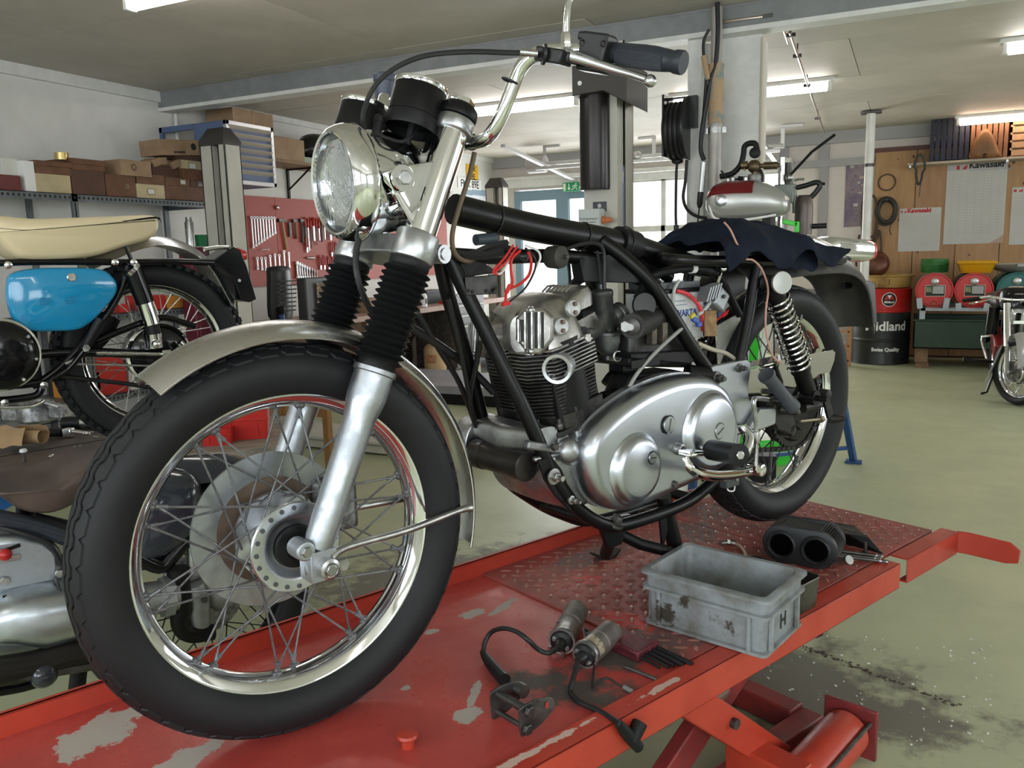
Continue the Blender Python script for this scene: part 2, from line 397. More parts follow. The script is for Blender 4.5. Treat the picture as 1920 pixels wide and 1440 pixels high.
l3=WZ(1225,284,ZC-.06);lamp(l3.x-.6,l3.x+.6,l3.y,'fluorescent lamp at the back above the garage door panes')
l4=WZ(1800,218,ZC-.06);lamp(l4.x+.0,l4.x+1.3,YB-.45,'fluorescent lamp at the back glowing behind the wooden crates',tubem=warmt)
l5=WZ(1262,191,ZC-.06);lamp(l5.x,l5.x+1.2,l5.y,'fluorescent lamp half hidden behind the hose reel and column')
lamp(-2.8,-1.6,-.4,'unseen fluorescent lamp added for light over the camera side, nearer the shelves');lamp(.6,1.8,-.4,'unseen fluorescent lamp added for light over the camera side, nearer the windows')  # two lamps out of view, added to light the camera side
LO=b2w((0,0,0))
redm=mat('red_lift_paint',(.47,.068,.055),.24,0,bump=.08,bscale=14,col2=(.40,.05,.042),vscale=6,rvar=.2,detail=7)
redb=mat('orange_red_lift_paint',(.47,.052,.027),.3,0,bump=.05,bscale=20,col2=(.4,.04,.022),vscale=5,rvar=.15)
redt=mat('worn_red_tread_paint',(.36,.062,.05),.42,0,bump=.12,bscale=60,col2=(.23,.07,.06),vscale=7,rvar=.15,lo=.36,hi=.64,detail=8)
redd=mat('dark_red_paint',(.27,.03,.03),.38,0,col2=(.17,.03,.03),vscale=9)
grw=(.40,.36,.32)
def dz(px,py,rx,ry,an=0):p=D(px,py);return(p.x,p.y,0,rx,ry,an)
blobs(redm,[dz(185,1375,.075,.05,.5),dz(320,1440,.10,.03,.3),dz(700,1185,.05,.018,.2),dz(880,1340,.028,.022),dz(890,1300,.05,.009,.7),dz(885,1150,.03,.022),dz(942,1138,.05,.012,.3),dz(810,1185,.016,.012),dz(760,1290,.012,.008)],grw,26,.42,.12,.65)
blobs(redm,[dz(1010,1280,.11,.06,-.6),dz(1090,1300,.13,.07,-.7),dz(1150,1240,.1,.06,-.6)],(.085,.07,.062),20,.5,.6,.6)
blobs(redt,[dz(1215,1215,.12,.09,0),dz(1100,1045,.14,.06,0),dz(1340,960,.16,.09),dz(1300,1000,.1,.1)],(.15,.085,.08),10,.5,.5)
blobs(redt,[dz(1110,1090,.035,.04,0),dz(1160,1165,.04,.09,.3)],(.5,.05,.04),14,.5,.3)
lift=thing('motorcycle_lift','red scissor motorcycle lift table under the stripped motorcycle','lift',(LO.x,LO.y,0),BROT)
Z=DECK;TX=.637;RXE=1.745
def lo(name,mb,mt,**k):return obj(name,mb,mt,lift,loc=(0,0,Z),**k)
lo('deck',MB().bx(-.85,TX,-.335,.305,-.004,0),redm)
tp=lo('tread_plate',MB().bx(TX+.003,1.32,-.322,.303,-.006,.005),redt,bev=.0015)
tp2=lo('tread_plate',MB().bx(1.324,RXE,-.318,.303,-.006,.005),redt,bev=.0015)
t=MB()
def loz(x,y,an,z):
 L,w,h=.0155,.0048,.0030;c,s=cos(an),sin(an)
 P=[(L,0,0),(L*.45,w*.85,0),(0,w*1.1,0),(-L*.45,w*.85,0),(-L,0,0),(-L*.45,-w*.85,0),(0,-w*1.1,0),(L*.45,-w*.85,0),(L*.5,0,h),(-L*.5,0,h)]
 t.add([(x+p[0]*c-p[1]*s,y+p[0]*s+p[1]*c,z+p[2])for p in P],[(0,1,8),(1,2,8),(2,9,8),(2,3,9),(3,4,9),(4,5,9),(5,6,9),(6,8,9),(6,7,8),(7,0,8)])
for i in range(26):
 for k in range(16):
  for(ox,oy,an)in((0,0,pi/4),(.023,.0213,-pi/4)):
   x,y=.667+i*.0455+ox,-.30+k*.0425+oy
   if x>RXE-.02 or y>.29 or y<-.305 or abs(x-1.322)<.018:continue
   loz(x,y,an,.005)
o=lo('tread_pattern',t,mat('scuffed_glint_tread_tops',(.40,.17,.14),.3,.2,var=.35,vscale=12),sharp=60);o['kind']='stuff'  # paler colour for worn paint, with the specular highlights painted in
fr=MB().bx(-.85,1.50,.303,.308,-.05,.042).bx(-.85,1.50,.303,.316,.038,.042)
fr.prism([(1.50,-.05),(1.56,-.05),(1.50,.042)],(0,0,0),(1,0,0),(0,0,1),-.308,-.303)
lo('edge_lip',fr,redb)
def channel(x0,x1):
 return MB().bx(x0,x1,-.375,-.328,.002,.007).bx(x0,x1,-.375,-.370,-.058,.007).bx(x0,x1,-.375,-.35,-.058,-.053)
r1=lo('side_rail',channel(-.85,1.435),redb,bev=.003)
b=channel(1.476,1.775)
b.grid([[(1.775,-.372,.007),(1.776,-.372,-.055)],[(1.788,-.40,.006),(1.785,-.40,-.056)],[(1.79,-.50,.004),(1.787,-.49,-.056)],[(1.789,-.525,-.012),(1.787,-.522,-.048)]],.006)
lo('side_rail',b,redb,bev=.003)
blobs(redb,[dz(960,1438,.12,.008),dz(1010,1410,.12,.006,0),dz(1240,1295,.06,.008)],(.55,.40,.34),30,.5,.1)
lo('pin',MB().lathe([(.011,0),(.011,.016),(.017,.017),(.018,.02),(.016,.024),(.002,.025)],D(765,1400),n=16),redb)
lo('bumper',MB().lathe([(.006,.03),(.016,.02),(.021,-.01),(.019,-.035),(.008,-.044)],K(1528,1160,-.33)+V((0,0,.0)),(0,0,1),16),rubber)
def arm(a,b,y,w=.035,h=.075):return MB().bar((a[0],y,a[1]),(b[0],y,b[1]),w,h)
lo('scissor_arm',arm((.60,-.02),(1.08,-.42),-.27),redb,bev=.004)
lo('scissor_arm',arm((.66,-.02),(1.14,-.42),.20),redd,bev=.004)
lo('scissor_arm',arm((1.22,-.05),(.62,-.42),-.2),redd,bev=.004)
lo('scissor_arm',arm((1.22,-.05),(.62,-.42),.15),redd,bev=.004)
lo('scissor_arm',arm((-.1,-.02),(-.55,-.42),-.27),redb,bev=.004)
lo('base_rail',MB().bx(-.6,1.3,-.26,-.2,-.452,-.40),redd,bev=.004)
lo('base_rail',MB().bx(-.6,1.3,.14,.2,-.452,-.40),redd,bev=.004)
lo('cross_bar',MB().bx(1.24,1.30,-.2,.14,-.45,-.39),redd,bev=.004)
lo('cross_bar',MB().bx(-.6,-.54,-.2,.14,-.45,-.39),redd,bev=.004)
lo('pivot_pin',MB().lathe([(.012,-.3),(.012,.26)],(.86,0,-.225),(0,1,0),12),steel_dk)
lo('roller',MB().lathe([(.012,-.02),(.024,-.018),(.026,0),(.024,.018),(.01,.02)],K(1345,1288,-.24),(0,1,0),18),steel)
lo('hydraulic_ram',MB().tube([(.30,-.05,-.2),(.66,-.05,-.11)],.05,20).tube([(.66,-.05,-.11),(.8,-.05,-.075)],.02,12),redd)
hc=K(1190,1300,-.05)
lo('hydraulic_hose',MB().tube([(.35,-.1,-.25),(.6,-.2,-.36),(.95,-.28,-.44)],.009,8,k=5),mat('hose_cream',(.55,.5,.36),.5))
pu=lo('foot_pump',MB().lathe([(.052,-.16),(.055,-.15),(.055,.12),(.05,.125)],(1.13,-.36,-.385),(1,.12,0),28),redb)
obj('end_plate',MB().box((1.275,-.343,-.385),(.012,.13,.13),Matrix.Rotation(.12,3,'Z')),redd,pu,bev=.003)
obj('tie_rod',MB().tube([(.98,-.43,-.35),(1.27,-.395,-.35)],.005,8),steel_dk,pu)
lo('pump_bracket',MB().bx(.93,1.0,-.4,-.22,-.452,-.33),redb,bev=.004)
moto=thing('motorcycle','stripped vintage motorcycle with alloy engine and black frame on the red lift','motorcycle',LO,BROT)
moto.location=LO
STEER=-.0644
def wheel_rim(prof,n=96,o=(0,0,0)):return MB().lathe(prof,o,(0,-1,0),n,cap=False)
def rimp():
 return[(.2555,-.031),(.2575,-.029),(.2555,-.0265),(.247,-.0255),(.244,-.022),(.239,-.0205),(.2365,-.015),(.231,-.008),(.2295,0),(.231,.008),(.2365,.015),(.239,.0205),(.244,.022),(.247,.0255),(.2555,.0265),(.2575,.029),(.2555,.031),(.250,.0315),(.246,.030),(.243,.0265),(.238,.0245),(.234,.018),(.2285,.010),(.2265,0),(.2285,-.010),(.234,-.018),(.238,-.0245),(.243,-.0265),(.246,-.030),(.250,-.0315),(.2555,-.031)]
def tyre_prof(s=1.0,w=1.0,R=.327):
 return[(.246,-.027*w),(.252,-.034*w),(.264,-.044*w),(.280,-.0505*w),(.294,-.0515*w),(.307,-.0475*w),(.3165,-.040*w),(R-.004,-.028*w),(R,-.013*w),(R+.0012,0),(R,.013*w),(R-.004,.028*w),(.3165,.040*w),(.307,.0475*w),(.294,.0515*w),(.280,.0505*w),(.264,.044*w),(.252,.034*w),(.246,.027*w)]
def tread_band(N,y0,y1,r_of,zig0,zig1,per,th,amp=.0035,notch=0):
 """a raised circumferential rib whose edges zigzag"""
 mb=MB();R=[]
 for i in range(N):
  a=2*pi*i/N;k=(i//per)%2;tri=(1 if k else-1)
  ya,yb=y0+zig0*amp*tri,y1+zig1*amp*tri
  if notch and i%notch==0:yb=y0+(y1-y0)*.55
  def P(r,y):return V((cos(a)*r,y,sin(a)*r))
  ym=(ya+yb)/2
  R.append([P(r_of(ya)-.002,ya),P(r_of(ya)+th,ya),P(r_of(ym)+th,ym),P(r_of(yb)+th,yb),P(r_of(yb)-.002,yb)])
 return mb.rings(R,closed=True,cap=False,loop=False)
def build_wheel(part,hubflange_y,brake=False,spoke_mat=None,w=1.0):
 ty=obj('tyre',MB().lathe(tyre_prof(w=w),(0,0,0),(0,-1,0),128,cap=False),tyre_m,part,sharp=50)
 def r_of(y):
  y=abs(y)/w;pts=[(0,.3282),(.013,.327),(.028,.323),(.040,.3165),(.0475,.307)]
  for(a,ra_),(b,rb_)in zip(pts,pts[1:]):
   if y<=b:return ra_+(rb_-ra_)*(y-a)/(b-a)
  return .307
 N=288
 obj('tread_rib',tread_band(N,-.009,.009,r_of,1,1,3,.0035),tyre_m,part,sharp=30)
 for s in(-1,1):
  obj('tread_rib',tread_band(N,s*.0145,s*.024,r_of,1,1,3,.0035,.0028),tyre_m,part,sharp=30)
  obj('tread_rib',tread_band(N,s*.0295,s*.0425,r_of,1,0,3,.0035,.0028,notch=6),tyre_m,part,sharp=30)
 obj('rim',wheel_rim(rimp()),chrome,part,sharp=50)
 sp_m=spoke_mat or mat('spoke_steel',(.20,.205,.215),.5,.7,var=.35,vscale=60)
 nip_m=mat('rusty_nipple',(.3,.25,.21),.5,.8,var=.4,vscale=90)
 HR=.0665
 proto={}
 k=0
 for side in(-1,1):
  for i in range(20):
   ha=2*pi*i/20+(0 if side<0 else pi/20)
   lead=1 if i%2 else-1
   ra_=ha+lead*rad(64)+(0 if lead>0 else rad(9)*0)
   yh=side*(hubflange_y+(.003 if i%2 else-.003))
   a=V((cos(ha)*HR,yh,sin(ha)*HR));b=V((cos(ra_)*.232,side*.006*(1 if i%2 else 1),sin(ra_)*.232));dvec=(b-a)
   key=(side,i%2)
   if key not in proto:
    R=Matrix.Rotation(ha,3,'Y')
    la=R@a;lb=R@b;d=(lb-la).normalized()
    m1=MB().tube([la-V((0,side*-.004,0)),la,la+(lb-la)*.1,lb-d*.022],.0019,7).tube([lb-d*.026,lb-d*.006],.0034,7)
    m1.sph(lb-d*.003,.0068,8,5)
    o=obj('spoke',m1,sp_m,part);proto[key]=o;o.rotation_euler=(0,-ha,0)
   else:child(proto[key],'spoke',part,rot=(0,-ha,0))
   k+=1
 return ty
fw=node('front_wheel',moto,(0,0,.3325),(0,0,STEER))
build_wheel(fw,.034)
fl=MB().lathe([(.034,-.038),(.046,-.0395),(.0505,-.0435),(.057,-.0445),(.0735,-.0445),(.0755,-.0425),(.0755,-.038),(.0735,-.036),(.045,-.034),(.03,-.02),(.027,0),(.03,.02),(.045,.032),(.0755,.034),(.0755,.044),(.05,.046),(.03,.05)],(0,0,0),(0,1,0),64)
obj('hub',fl,alu,fw)
h=MB()
for i in range(20):
 a=2*pi*i/20;h.lathe([(.0040,0),(.0040,.0012),(.001,.0013)],(cos(a)*.0665,-.0448,sin(a)*.0665),(0,-1,0),10)
o=obj('spoke_holes',h,mat('spoke_hole_grey',(.09,.09,.095),.5,.5),fw);o['kind']='stuff'
obj('bearing_cap',MB().lathe([(.036,-.041),(.034,-.046),(.02,-.048),(.012,-.062)],(0,0,0),(0,1,0),32),blackm,fw)
dm=mat('brake_disc_steel',(.40,.42,.44),.3,1,bump=.1,bscale=120,var=.12,vscale=14)
obj('brake_disc',MB().lathe([(.093,.071),(.1365,.071),(.1365,.077),(.093,.077),(.093,.071)],(0,0,0),(0,1,0),72,cap=False),dm,fw)
obj('disc_carrier',MB().lathe([(.03,.066),(.060,.067),(.094,.0705),(.094,.0775),(.06,.079),(.03,.08)],(0,0,0),(0,1,0),60),rust,fw)
obj('caliper',MB().bx(.075,.16,.055,.115,-.03,.075).bx(.08,.13,.09,.13,0,.05),alu_dirty,fw,bev=.01)
fg=node('front_mudguard',moto,(0,0,.33),(0,0,STEER*.6))
fr_,nm=[],44
A0,A1=rad(-13),rad(124.5)
def blade_r(a):
 return .352+.012*(cos(a-rad(35))*0)+.010
for i in range(nm+1):
 t=i/nm;a=A0+(A1-A0)*t;row=[]
 r0=.366+.006*sin(pi*t)
 for k in range(17):
  u=-1+2*k/16;y=.058*sin(u*1.25)/sin(1.25);dr=.026*(1-cos(u*1.35))/(1-cos(1.35))
  rr=r0-dr*(1.0 if .03<t<.97 else 1.0)
  aa=a+(.05*u*u if i==nm else 0)
  row.append((cos(a)*rr,y,sin(a)*rr))
 fr_.append(row)
mg=mat('brushed_mudguard_alloy',(.66,.65,.63),.2,1,bump=.08,bscale=22,var=.12,vscale=7,rvar=.14,stretch=(1,1,1))
bl=solid('blade',MB().grid(fr_,.0018),mg,fg,sharp=60)
bd=MB()
for s in(-1,1):
 bd.tube([(cos(A0+(A1-A0)*i/nm)*(.340+.006*sin(pi*i/nm)),s*.0585,sin(A0+(A1-A0)*i/nm)*(.340+.006*sin(pi*i/nm)))for i in range(nm+1)],.0022,6)
obj('rolled_edge',bd,mg,fg)
bt=MB()
for(px,py,y)in((662,627,.03),(680,641,-.02)):
 p=K(px,py,y)-V((0,0,.33));a=math.atan2(p.z,p.x);p=V((cos(a)*.371,y,sin(a)*.371));bt.hexn(p,(cos(a),0,sin(a)),.007,.012).lathe([(.009,-.006),(.009,-.003)],p,(cos(a),0,sin(a)),12)
o=obj('bridge_bolt',bt,steel,fg)
sA,sB=K(625,1043,-.112),K(878,948,-.062);off=V((0,0,.33))
obj('stay',MB().tube([sA-off,sA-off+V((.03,.004,.008)),(sA+sB)/2-off,sB-off-V((.03,0,0)),sB-off],[.009,.0065,.0065,.0065,.008],10,k=5),steel,fg)
sC=V((sB.x,.062,sB.z));obj('stay',MB().tube([V((.03,.112,.0)),sC-off],.0065,10),steel,fg)
def leg_axis(px0,py0,px1,py1,y):return K(px0,py0,y),K(px1,py1,y)
FA,FB_=K(597,1020,-.097),K(851,240,-.097)
fd=(FB_-FA).normalized()
def fpt(py,y=-.097):
 lo_,hi_=0.0,(FB_-FA).length*1.1
 for _ in range(40):
  mid=(lo_+hi_)/2;q=FA+fd*mid
  d=q-CB;yy=720-F_PX*d.dot(UB)/d.dot(FB)
  if yy>py:lo_=mid
  else:hi_=mid
 return(lo_+hi_)/2
slider_m=mat('cast_slider_alloy',(.50,.53,.57),.34,1,bump=.25,bscale=70,var=.18,vscale=20,rvar=.15)
def fork_leg(name,y):
 o=node(name,moto);s=V((0,y+.097,0));B=FA+s;P=lambda t:B+fd*t
 tn,tg,tt=fpt(748),fpt(722),fpt(505)
 T=tn
 sl=MB().lathe([(.012,-.012),(.021,-.006),(.0245,.012),(.0245,.06),(.0255,T-.055),(.0265,T-.03),(.0305,T-.012),(.0325,T+.004),(.0325,T+.042),(.0355,T+.044),(.0355,T+.051),(.032,T+.053)],B,fd,36)
 obj('slider',sl,slider_m,o)
 cl=MB().box(B+V((-.002,0,-.03)),(.045,.042,.05)).sph(B+V((0,0,-.035)),.027,16,10,(1,.85,1))
 sgn=-1 if y<0 else 1
 cl.lathe([(.014,-.02),(.016,-.018),(.016,.018)],B+V((-.03,0,.0)),(0,1,0),14)
 obj('axle_clamp',cl,slider_m,o,bev=.006)
 obj('axle_nut',MB().lathe([(.017,-.012),(.017,.012),(.012,.014),(.008,.012)],B+V((.0,sgn*.026,-.032)),(0,sgn,0),18).hexn(B+V((.0,sgn*.04,-.032)),(0,1,0),.010,.008),steel,o)
 for q_,r_ in(((-.03,.02,0),.009),((.028,.022,-.035),.011)):obj('clamp_bolt',MB().hexn(B+V((q_[0],sgn*q_[1],q_[2])),(0,1,0),r_,.012),steel,o)
 n=15;prof=[(.0325,T+.046)]
 L=tt-T-.05
 for i in range(n):
  z=T+.05+L*.07+L*.93*i/n;dz_=L*.93/n
  prof+=[(.031,z),(.0365,z+dz_*.28),(.0405,z+dz_*.5),(.0365,z+dz_*.72)]
 prof+=[(.031,tt),(.034,tt+.004),(.034,tt+.022),(.03,tt+.024)]
 obj('gaiter',MB().lathe(prof,B,fd,40),rubber,o,sharp=80)
 top=fpt(250)
 obj('stanchion_cover',MB().lathe([(.0275,tt+.02),(.0275,top)],B,fd,40),chrome,o)
 obj('fork_cap',MB().hexn(P(top+.055),fd,.022,.014).lathe([(.026,top+.035),(.026,top+.048),(.018,top+.052)],B,fd,24),chrome,o)
 return B,P,tt,top
B1,P1,tt,top=fork_leg('fork_leg',-.097);B2,P2,_,_=fork_leg('fork_leg',.097)
yk_m=mat('cast_yoke_alloy',(.52,.53,.54),.36,.95,bump=.2,bscale=80,var=.25,vscale=30)
def yoke(name,t,h,r,mt,ex):
 a,b=P1(t),P2(t);m_=(a+b)/2+V((ex,0,0))
 mb=MB()
 for q in(a,b):mb.lathe([(r-.002,-h/2),(r,-h/2+.003),(r,h/2-.003),(r-.002,h/2)],q,fd,32)
 y=V((0,1,0));x=fd.cross(y);outline=[]
 for(u,v)in((-.097,-.018),(-.05,-.028),(-.0,-.032),(.05,-.028),(.097,-.018),(.097,.018),(.03,.045),(-.03,.045),(-.097,.018)):
  outline.append((u,v))
 mb.prism(outline,(a+b)/2,(0,1,0),x*(-1 if x.x<0 else 1),-h*.33,h*.33)
 return mb
yl=obj('lower_yoke',yoke('y',tt+.038,.05,.037,yk_m,0),yk_m,moto,bev=.003)
pb=P1(tt+.03)+V((.045,-.006,-.004))
obj('pinch_bolt',MB().lathe([(.016,-.016),(.016,.016)],pb,(.2,-1,0),16).lathe([(.010,.016),(.010,.019),(.003,.019)],pb,(.2,-1,0),12),yk_m,yl)
ty_=obj('top_yoke',yoke('y',top+.012,.026,.0335,yk_m,0),yk_m,moto,bev=.003)
for P_ in(P1,P2):obj('clamp_cover',MB().lathe([(.033,.026),(.034,.03),(.032,.044),(.026,.05)],P_(top),fd,28),blackm,ty_)
def yof(p,y):return V((p[0],y,p[2]))
HLc=(K(648,232,0)+K(650,452,0))/2+V((.013,0,0))
hl=node('headlamp',moto,HLc,(0,rad(-3),STEER))
ax=(-1,0,0)
obj('shell',MB().lathe([(.0905,.004),(.0905,-.02),(.089,-.045),(.083,-.075),(.07,-.103),(.05,-.122),(.025,-.132),(.004,-.134)],(0,0,0),ax,56),chrome,hl)
obj('rim',MB().lathe([(.0905,-.006),(.0955,-.005),(.098,.004),(.0975,.014),(.094,.026),(.089,.035),(.084,.0385),(.080,.037),(.081,.03)],(0,0,0),ax,64,cap=False),chrome,hl)
obj('rim_seam',MB().torus((-.0,0,0),(1,0,0),.0955,.0024,64,6),chrome,hl)
refl=MB().lathe([(.080,.028),(.072,.012),(.055,-.012),(.03,-.03),(.012,-.036),(.004,-.036)],(0,0,0),ax,48,cap=False)
obj('reflector',refl,mat('silvered_reflector',(.75,.77,.78),.12,1),hl)
obj('bulb',MB().sph((.012,0,0),.010,12,8,(1.6,1,1)),mat('bulb_glass',(.9,.9,.86),.1),hl)
L=MB();P=[]
nr,na=30,128
for i in range(nr+1):
 r=.0805*i/nr;row=[]
 for j in range(na+1):
  a=2*pi*j/na;y,z=cos(a)*r,sin(a)*r;h=.031+.017*(1-(r/.0805)**2)
  inner=1 if r<.066 else 0
  h+=inner*.0030*(abs(sin(y*pi/.0066))-.5)if z>-.028 else inner*.0024*abs(sin((abs(y)+z*.5)*pi/.012))
  row.append((-h,y,z))
 P.append(row)
L.grid(P)
obj('lens',L,mat('ribbed_lens_glass',(.95,.97,.98),.03,trans=.93,ior=1.33,spec=.7),hl,sharp=80)
def ear(name,y,s):
 q=[(722,322),(735,315),(842,297),(826,350),(790,425),(780,430),(770,420),(724,336)]
 pl=[K(a,b,-.108)for a,b in q];pl=[V((p.x,y,p.z))for p in pl]
 mb=MB();n=len(pl);c=sum(pl,V())/n
 A=[p+V((0,s*.003,0))for p in pl];Bq=[p-V((0,s*.010,0))for p in pl];C=[c+(p-c)*.86+V((0,s*.0005,0))for p in pl]
 o_=A+Bq+C
 mb.add(o_,[tuple(range(2*n,3*n))]+[(i,(i+1)%n,n+(i+1)%n,n+i)for i in range(n)]+[(i,(i+1)%n,2*n+(i+1)%n,2*n+i)for i in range(n)]+[tuple(range(n,2*n))])
 e=solid(name,mb,chrome,moto,bev=.002)
 p=V((K(752,334,-.108).x,y,K(752,334,-.108).z))
 obj('bolt',MB().hexn(p+V((0,s*.009,0)),(0,1,0),.0125,.010),steel,e)
 obj('washer',MB().lathe([(.021,0),(.0225,.003),(.021,.005),(.01,.005)],p+V((0,s*.002,0)),(0,s,0),24),chrome,e)
 return e
ear('lamp_bracket',-.108,-1);ear('lamp_bracket',.108,1)
def clock(name,ct,cb,r):
 d=(ct-cb);h=d.length;d.normalize();c=node(name,moto)
 obj('cup',MB().lathe([(r*.97,0),(r,.004),(r,h*.28),(r*.975,h*.285),(r*.975,h*.30),(r,h*.305),(r,h*.9),(r*.9,h*.98)],cb,d,44,cap=False).lathe([(r*.96,.002),(r*.94,h*.2),(r*.5,h*.22),(.004,h*.22)],cb,d,44,cap=False),blackm,c)
 obj('bezel',MB().lathe([(r*1.0,h*.88),(r*1.03,h*.92),(r*1.02,h*.985),(r*.92,h),(r*.88,h*.96)],cb,d,48,cap=False),chrome,c)
 obj('dial',MB().lathe([(r*.9,h*.965),(.003,h*.967)],cb,d,32),blackm,c)
 return c,cb,d
c1,cb1,cd=clock('clock',K(791,160,-.055),K(770,246,-.055),.0455)
c2,cb2,_=clock('clock',K(688,198,.062),K(668,275,.062),.0455)
obj('drive_cable',MB().tube([cb1+cd*.03,cb1-cd*.02,K(764,300,-.06),K(757,340,-.04),K(745,480,-.02),K(742,520,0)],.0055,8,k=6),cable_k,c1)
obj('drive_cable',MB().tube([cb2+cd*.03,K(700,300,.03),K(690,400,.0),K(668,470,-.02),K(676,540,-.03),K(715,615,.0),K(740,640,.03)],.0055,8,k=6),cable_k,c2)
obj('lamp_wire',MB().tube([K(785,240,-.055),K(772,255,-.08),K(752,265,-.085),K(725,258,-.08),K(705,248,-.06)],.0025,6,k=5),cable_k,c1)
obj('warning_lamp',MB().lathe([(.008,0),(.008,.02),(.0095,.021),(.0095,.03),(.006,.033)],K(705,252,-.045),cd,14),blackm,hl).parent=c2
obj('clock_bracket',MB().tube([K(742,268,-.03),K(770,295,-.05),K(800,300,-.06),K(822,280,-.055)],.012,8,k=4),mat('chipped_cream_paint',(.7,.66,.58),.4,var=.4,vscale=30),moto)
hb=node('handlebar',moto)
bar_px=[(862,272,-.05),(880,268,-.085),(900,265,-.12),(915,257,-.145),(930,237,-.165),(945,205,-.18),(958,170,-.19),(972,135,-.2),(990,112,-.215),(1018,97,-.235),(1060,95,-.262),(1105,96,-.295),(1150,99,-.322)]
bp=[K(*q)for q in bar_px]
obj('tube',MB().tube([yof(bp[0],0)]+bp,.0115,16,k=5),chrome,hb)
mir=[yof(p,-p.y+.0)for p in bp]
obj('tube',MB().tube([yof(bp[0],0)]+[V((p.x-.01,-p.y,p.z))for p in bp]+[V((bp[-1].x+.03,.42,bp[-1].z-.012))],.0115,16,k=4),chrome,hb)
g0,g1=K(1143,98,-.318),K(1282,118,-.44);gd_=(g1-g0).normalized();gl=(g1-g0).length
gp=[(.0135,-.006),(.0245,-.005),(.0245,.002),(.0155,.006),(.0165,.02),(.0185,gl*.5),(.0185,gl*.62),(.0165,gl*.8),(.0155,gl*.86),(.0175,gl*.9),(.0178,gl*.985),(.0165,gl),(.004,gl)]
grm=MB().lathe(gp,g0,gd_,40)
for i in range(14):
 a=pi*.95+i*.11;x_,y_,z_=ortho(gd_)
 pts=[g0+gd_*(gl*t)+(x_*cos(a)+y_*sin(a))*(.0163+.0024*sin(pi*min(1,t*1.1)))for t in(.15,.3,.5,.65,.78)]
 grm.tube(pts,.0011,5)
obj('grip',grm,rubber_g,hb)
obj('grip',MB().lathe(gp,V((bp[-1].x+.01,.325,bp[-1].z-.004)),(.2,1,-.06),24),rubber_g,hb)
h0=K(1112,92,-.300)
hd=gd_;hx=V((0,0,1)).cross(hd).normalized();hu=hd.cross(hx);HR_=Matrix((hx,hd,hu)).transposed()
sw=obj('switch_housing',MB().box(K(1118,100,-.308),(.034,.048,.058),HR_).box(K(1116,72,-.308),(.03,.05,.014),HR_),plastic_k,hb,bev=.004)
obj('housing_screw',MB().lathe([(.0052,0),(.0052,.004),(.0035,.004),(.003,.001)],K(1091,80,-.325),(-.5,-.85,.1),12),plastic_k,sw)
obj('housing_screw',MB().lathe([(.0052,0),(.0052,.004),(.0035,.004),(.003,.001)],K(1131,82,-.340),(-.5,-.85,.1),12),plastic_k,sw)
pc=K(1044,104,-.275)
pe=MB().box(K(1038,106,-.275),(.035,.05,.022),HR_).box(K(1060,108,-.288),(.03,.03,.016),HR_)
obj('lever_perch',pe,plastic_k,hb,bev=.003)
obj('perch_collar',MB().lathe([(.013,-.003),(.016,-.002),(.016,.002),(.013,.003)],K(1020,102,-.27),(K(1060,108,-.29)-K(990,99,-.26)).normalized(),20),plastic_k,hb)
lv=[K(1058,101,-.295),K(1075,106,-.305),K(1110,117,-.325),K(1150,130,-.35),K(1185,140,-.375),K(1212,149,-.395)]
lvm=MB();pts=crom(lv,6);R=[]
for i,p in enumerate(pts):
 t=i/(len(pts)-1);w=.0125-.0055*min(1,t*1.3);hgt=.0062
 tdir=(pts[min(i+1,len(pts)-1)]-pts[max(i-1,0)]).normalized();u=(V((0,0,1))-tdir*tdir.z).normalized();s_=tdir.cross(u)
 R.append([p+u*sin(2*pi*j/12)*w*.8+s_*cos(2*pi*j/12)*hgt for j in range(12)])
lvm.rings(R);lvm.sph(K(1219,152,-.40),.0098,18,12)
obj('clutch_lever',lvm,alu,hb,sharp=60)
obj('lever_pivot',MB().hexn(K(1064,100,-.295),(0,0,1),.006,.018),steel,hb)
cab=[K(1000,99,-.262),K(960,99,-.24),K(880,97,-.2),K(800,104,-.15),K(745,125,-.11),K(708,155,-.08),K(688,190,-.06),K(680,225,-.04),K(690,262,-.02),K(705,300,.0)]
obj('clutch_cable',MB().tube(cab,.0042,8,k=7),cable_k,hb)
obj('cable_adjuster',MB().tube([K(975,98,-.25),K(1008,101,-.266)],.0055,10),steel,hb)
ms=[K(1062,88,-.275),K(1062,60,-.275),K(1064,25,-.275),K(1070,-8,-.275),K(1090,-40,-.285),K(1130,-75,-.30)]
obj('mirror_stem',MB().tube(ms,.0052,12,k=6).lathe([(.0085,-.012),(.009,.0),(.009,.018),(.0065,.022)],ms[0],(0,0,1),6),chrome,hb)
mh=ms[-1]+V((0,0,.03));obj('mirror',MB().lathe([(.01,.02),(.045,.012),(.055,0),(.05,-.004)],mh,(1,.3,0),32),chrome,hb)
for q,rr in(((956,152,-.194),.0132),((884,266,-.088),.0132)):
 p=K(*q);j=1 if q[0]>900 else 0
 obj('cable_tie',MB().torus(p,(K(950,190,-.186)-K(965,150,-.196))if j else(K(900,265,-.12)-K(872,270,-.07)),rr,.0018,24,6),cable_k,hb)
rc=K(722,165,.36)
rs=obj('fluid_reservoir',MB().lathe([(.018,-.03),(.022,-.02),(.024,.012),(.026,.014),(.026,.026),(.02,.03),(.004,.031)],rc,(.05,0,1),28),mat('reservoir_blue_black',(.05,.06,.09),.4),hb)
hose=[K(890,285,-.07),K(880,330,-.06),K(862,385,-.055),K(848,440,-.05),K(853,475,-.045),K(875,490,-.03),K(900,480,-.01),K(915,470,0)]
obj('brake_hose',MB().tube(hose,.0045,8,k=6),mat('old_brown_hose',(.14,.10,.065),.5),moto)
fr=node('frame',moto)
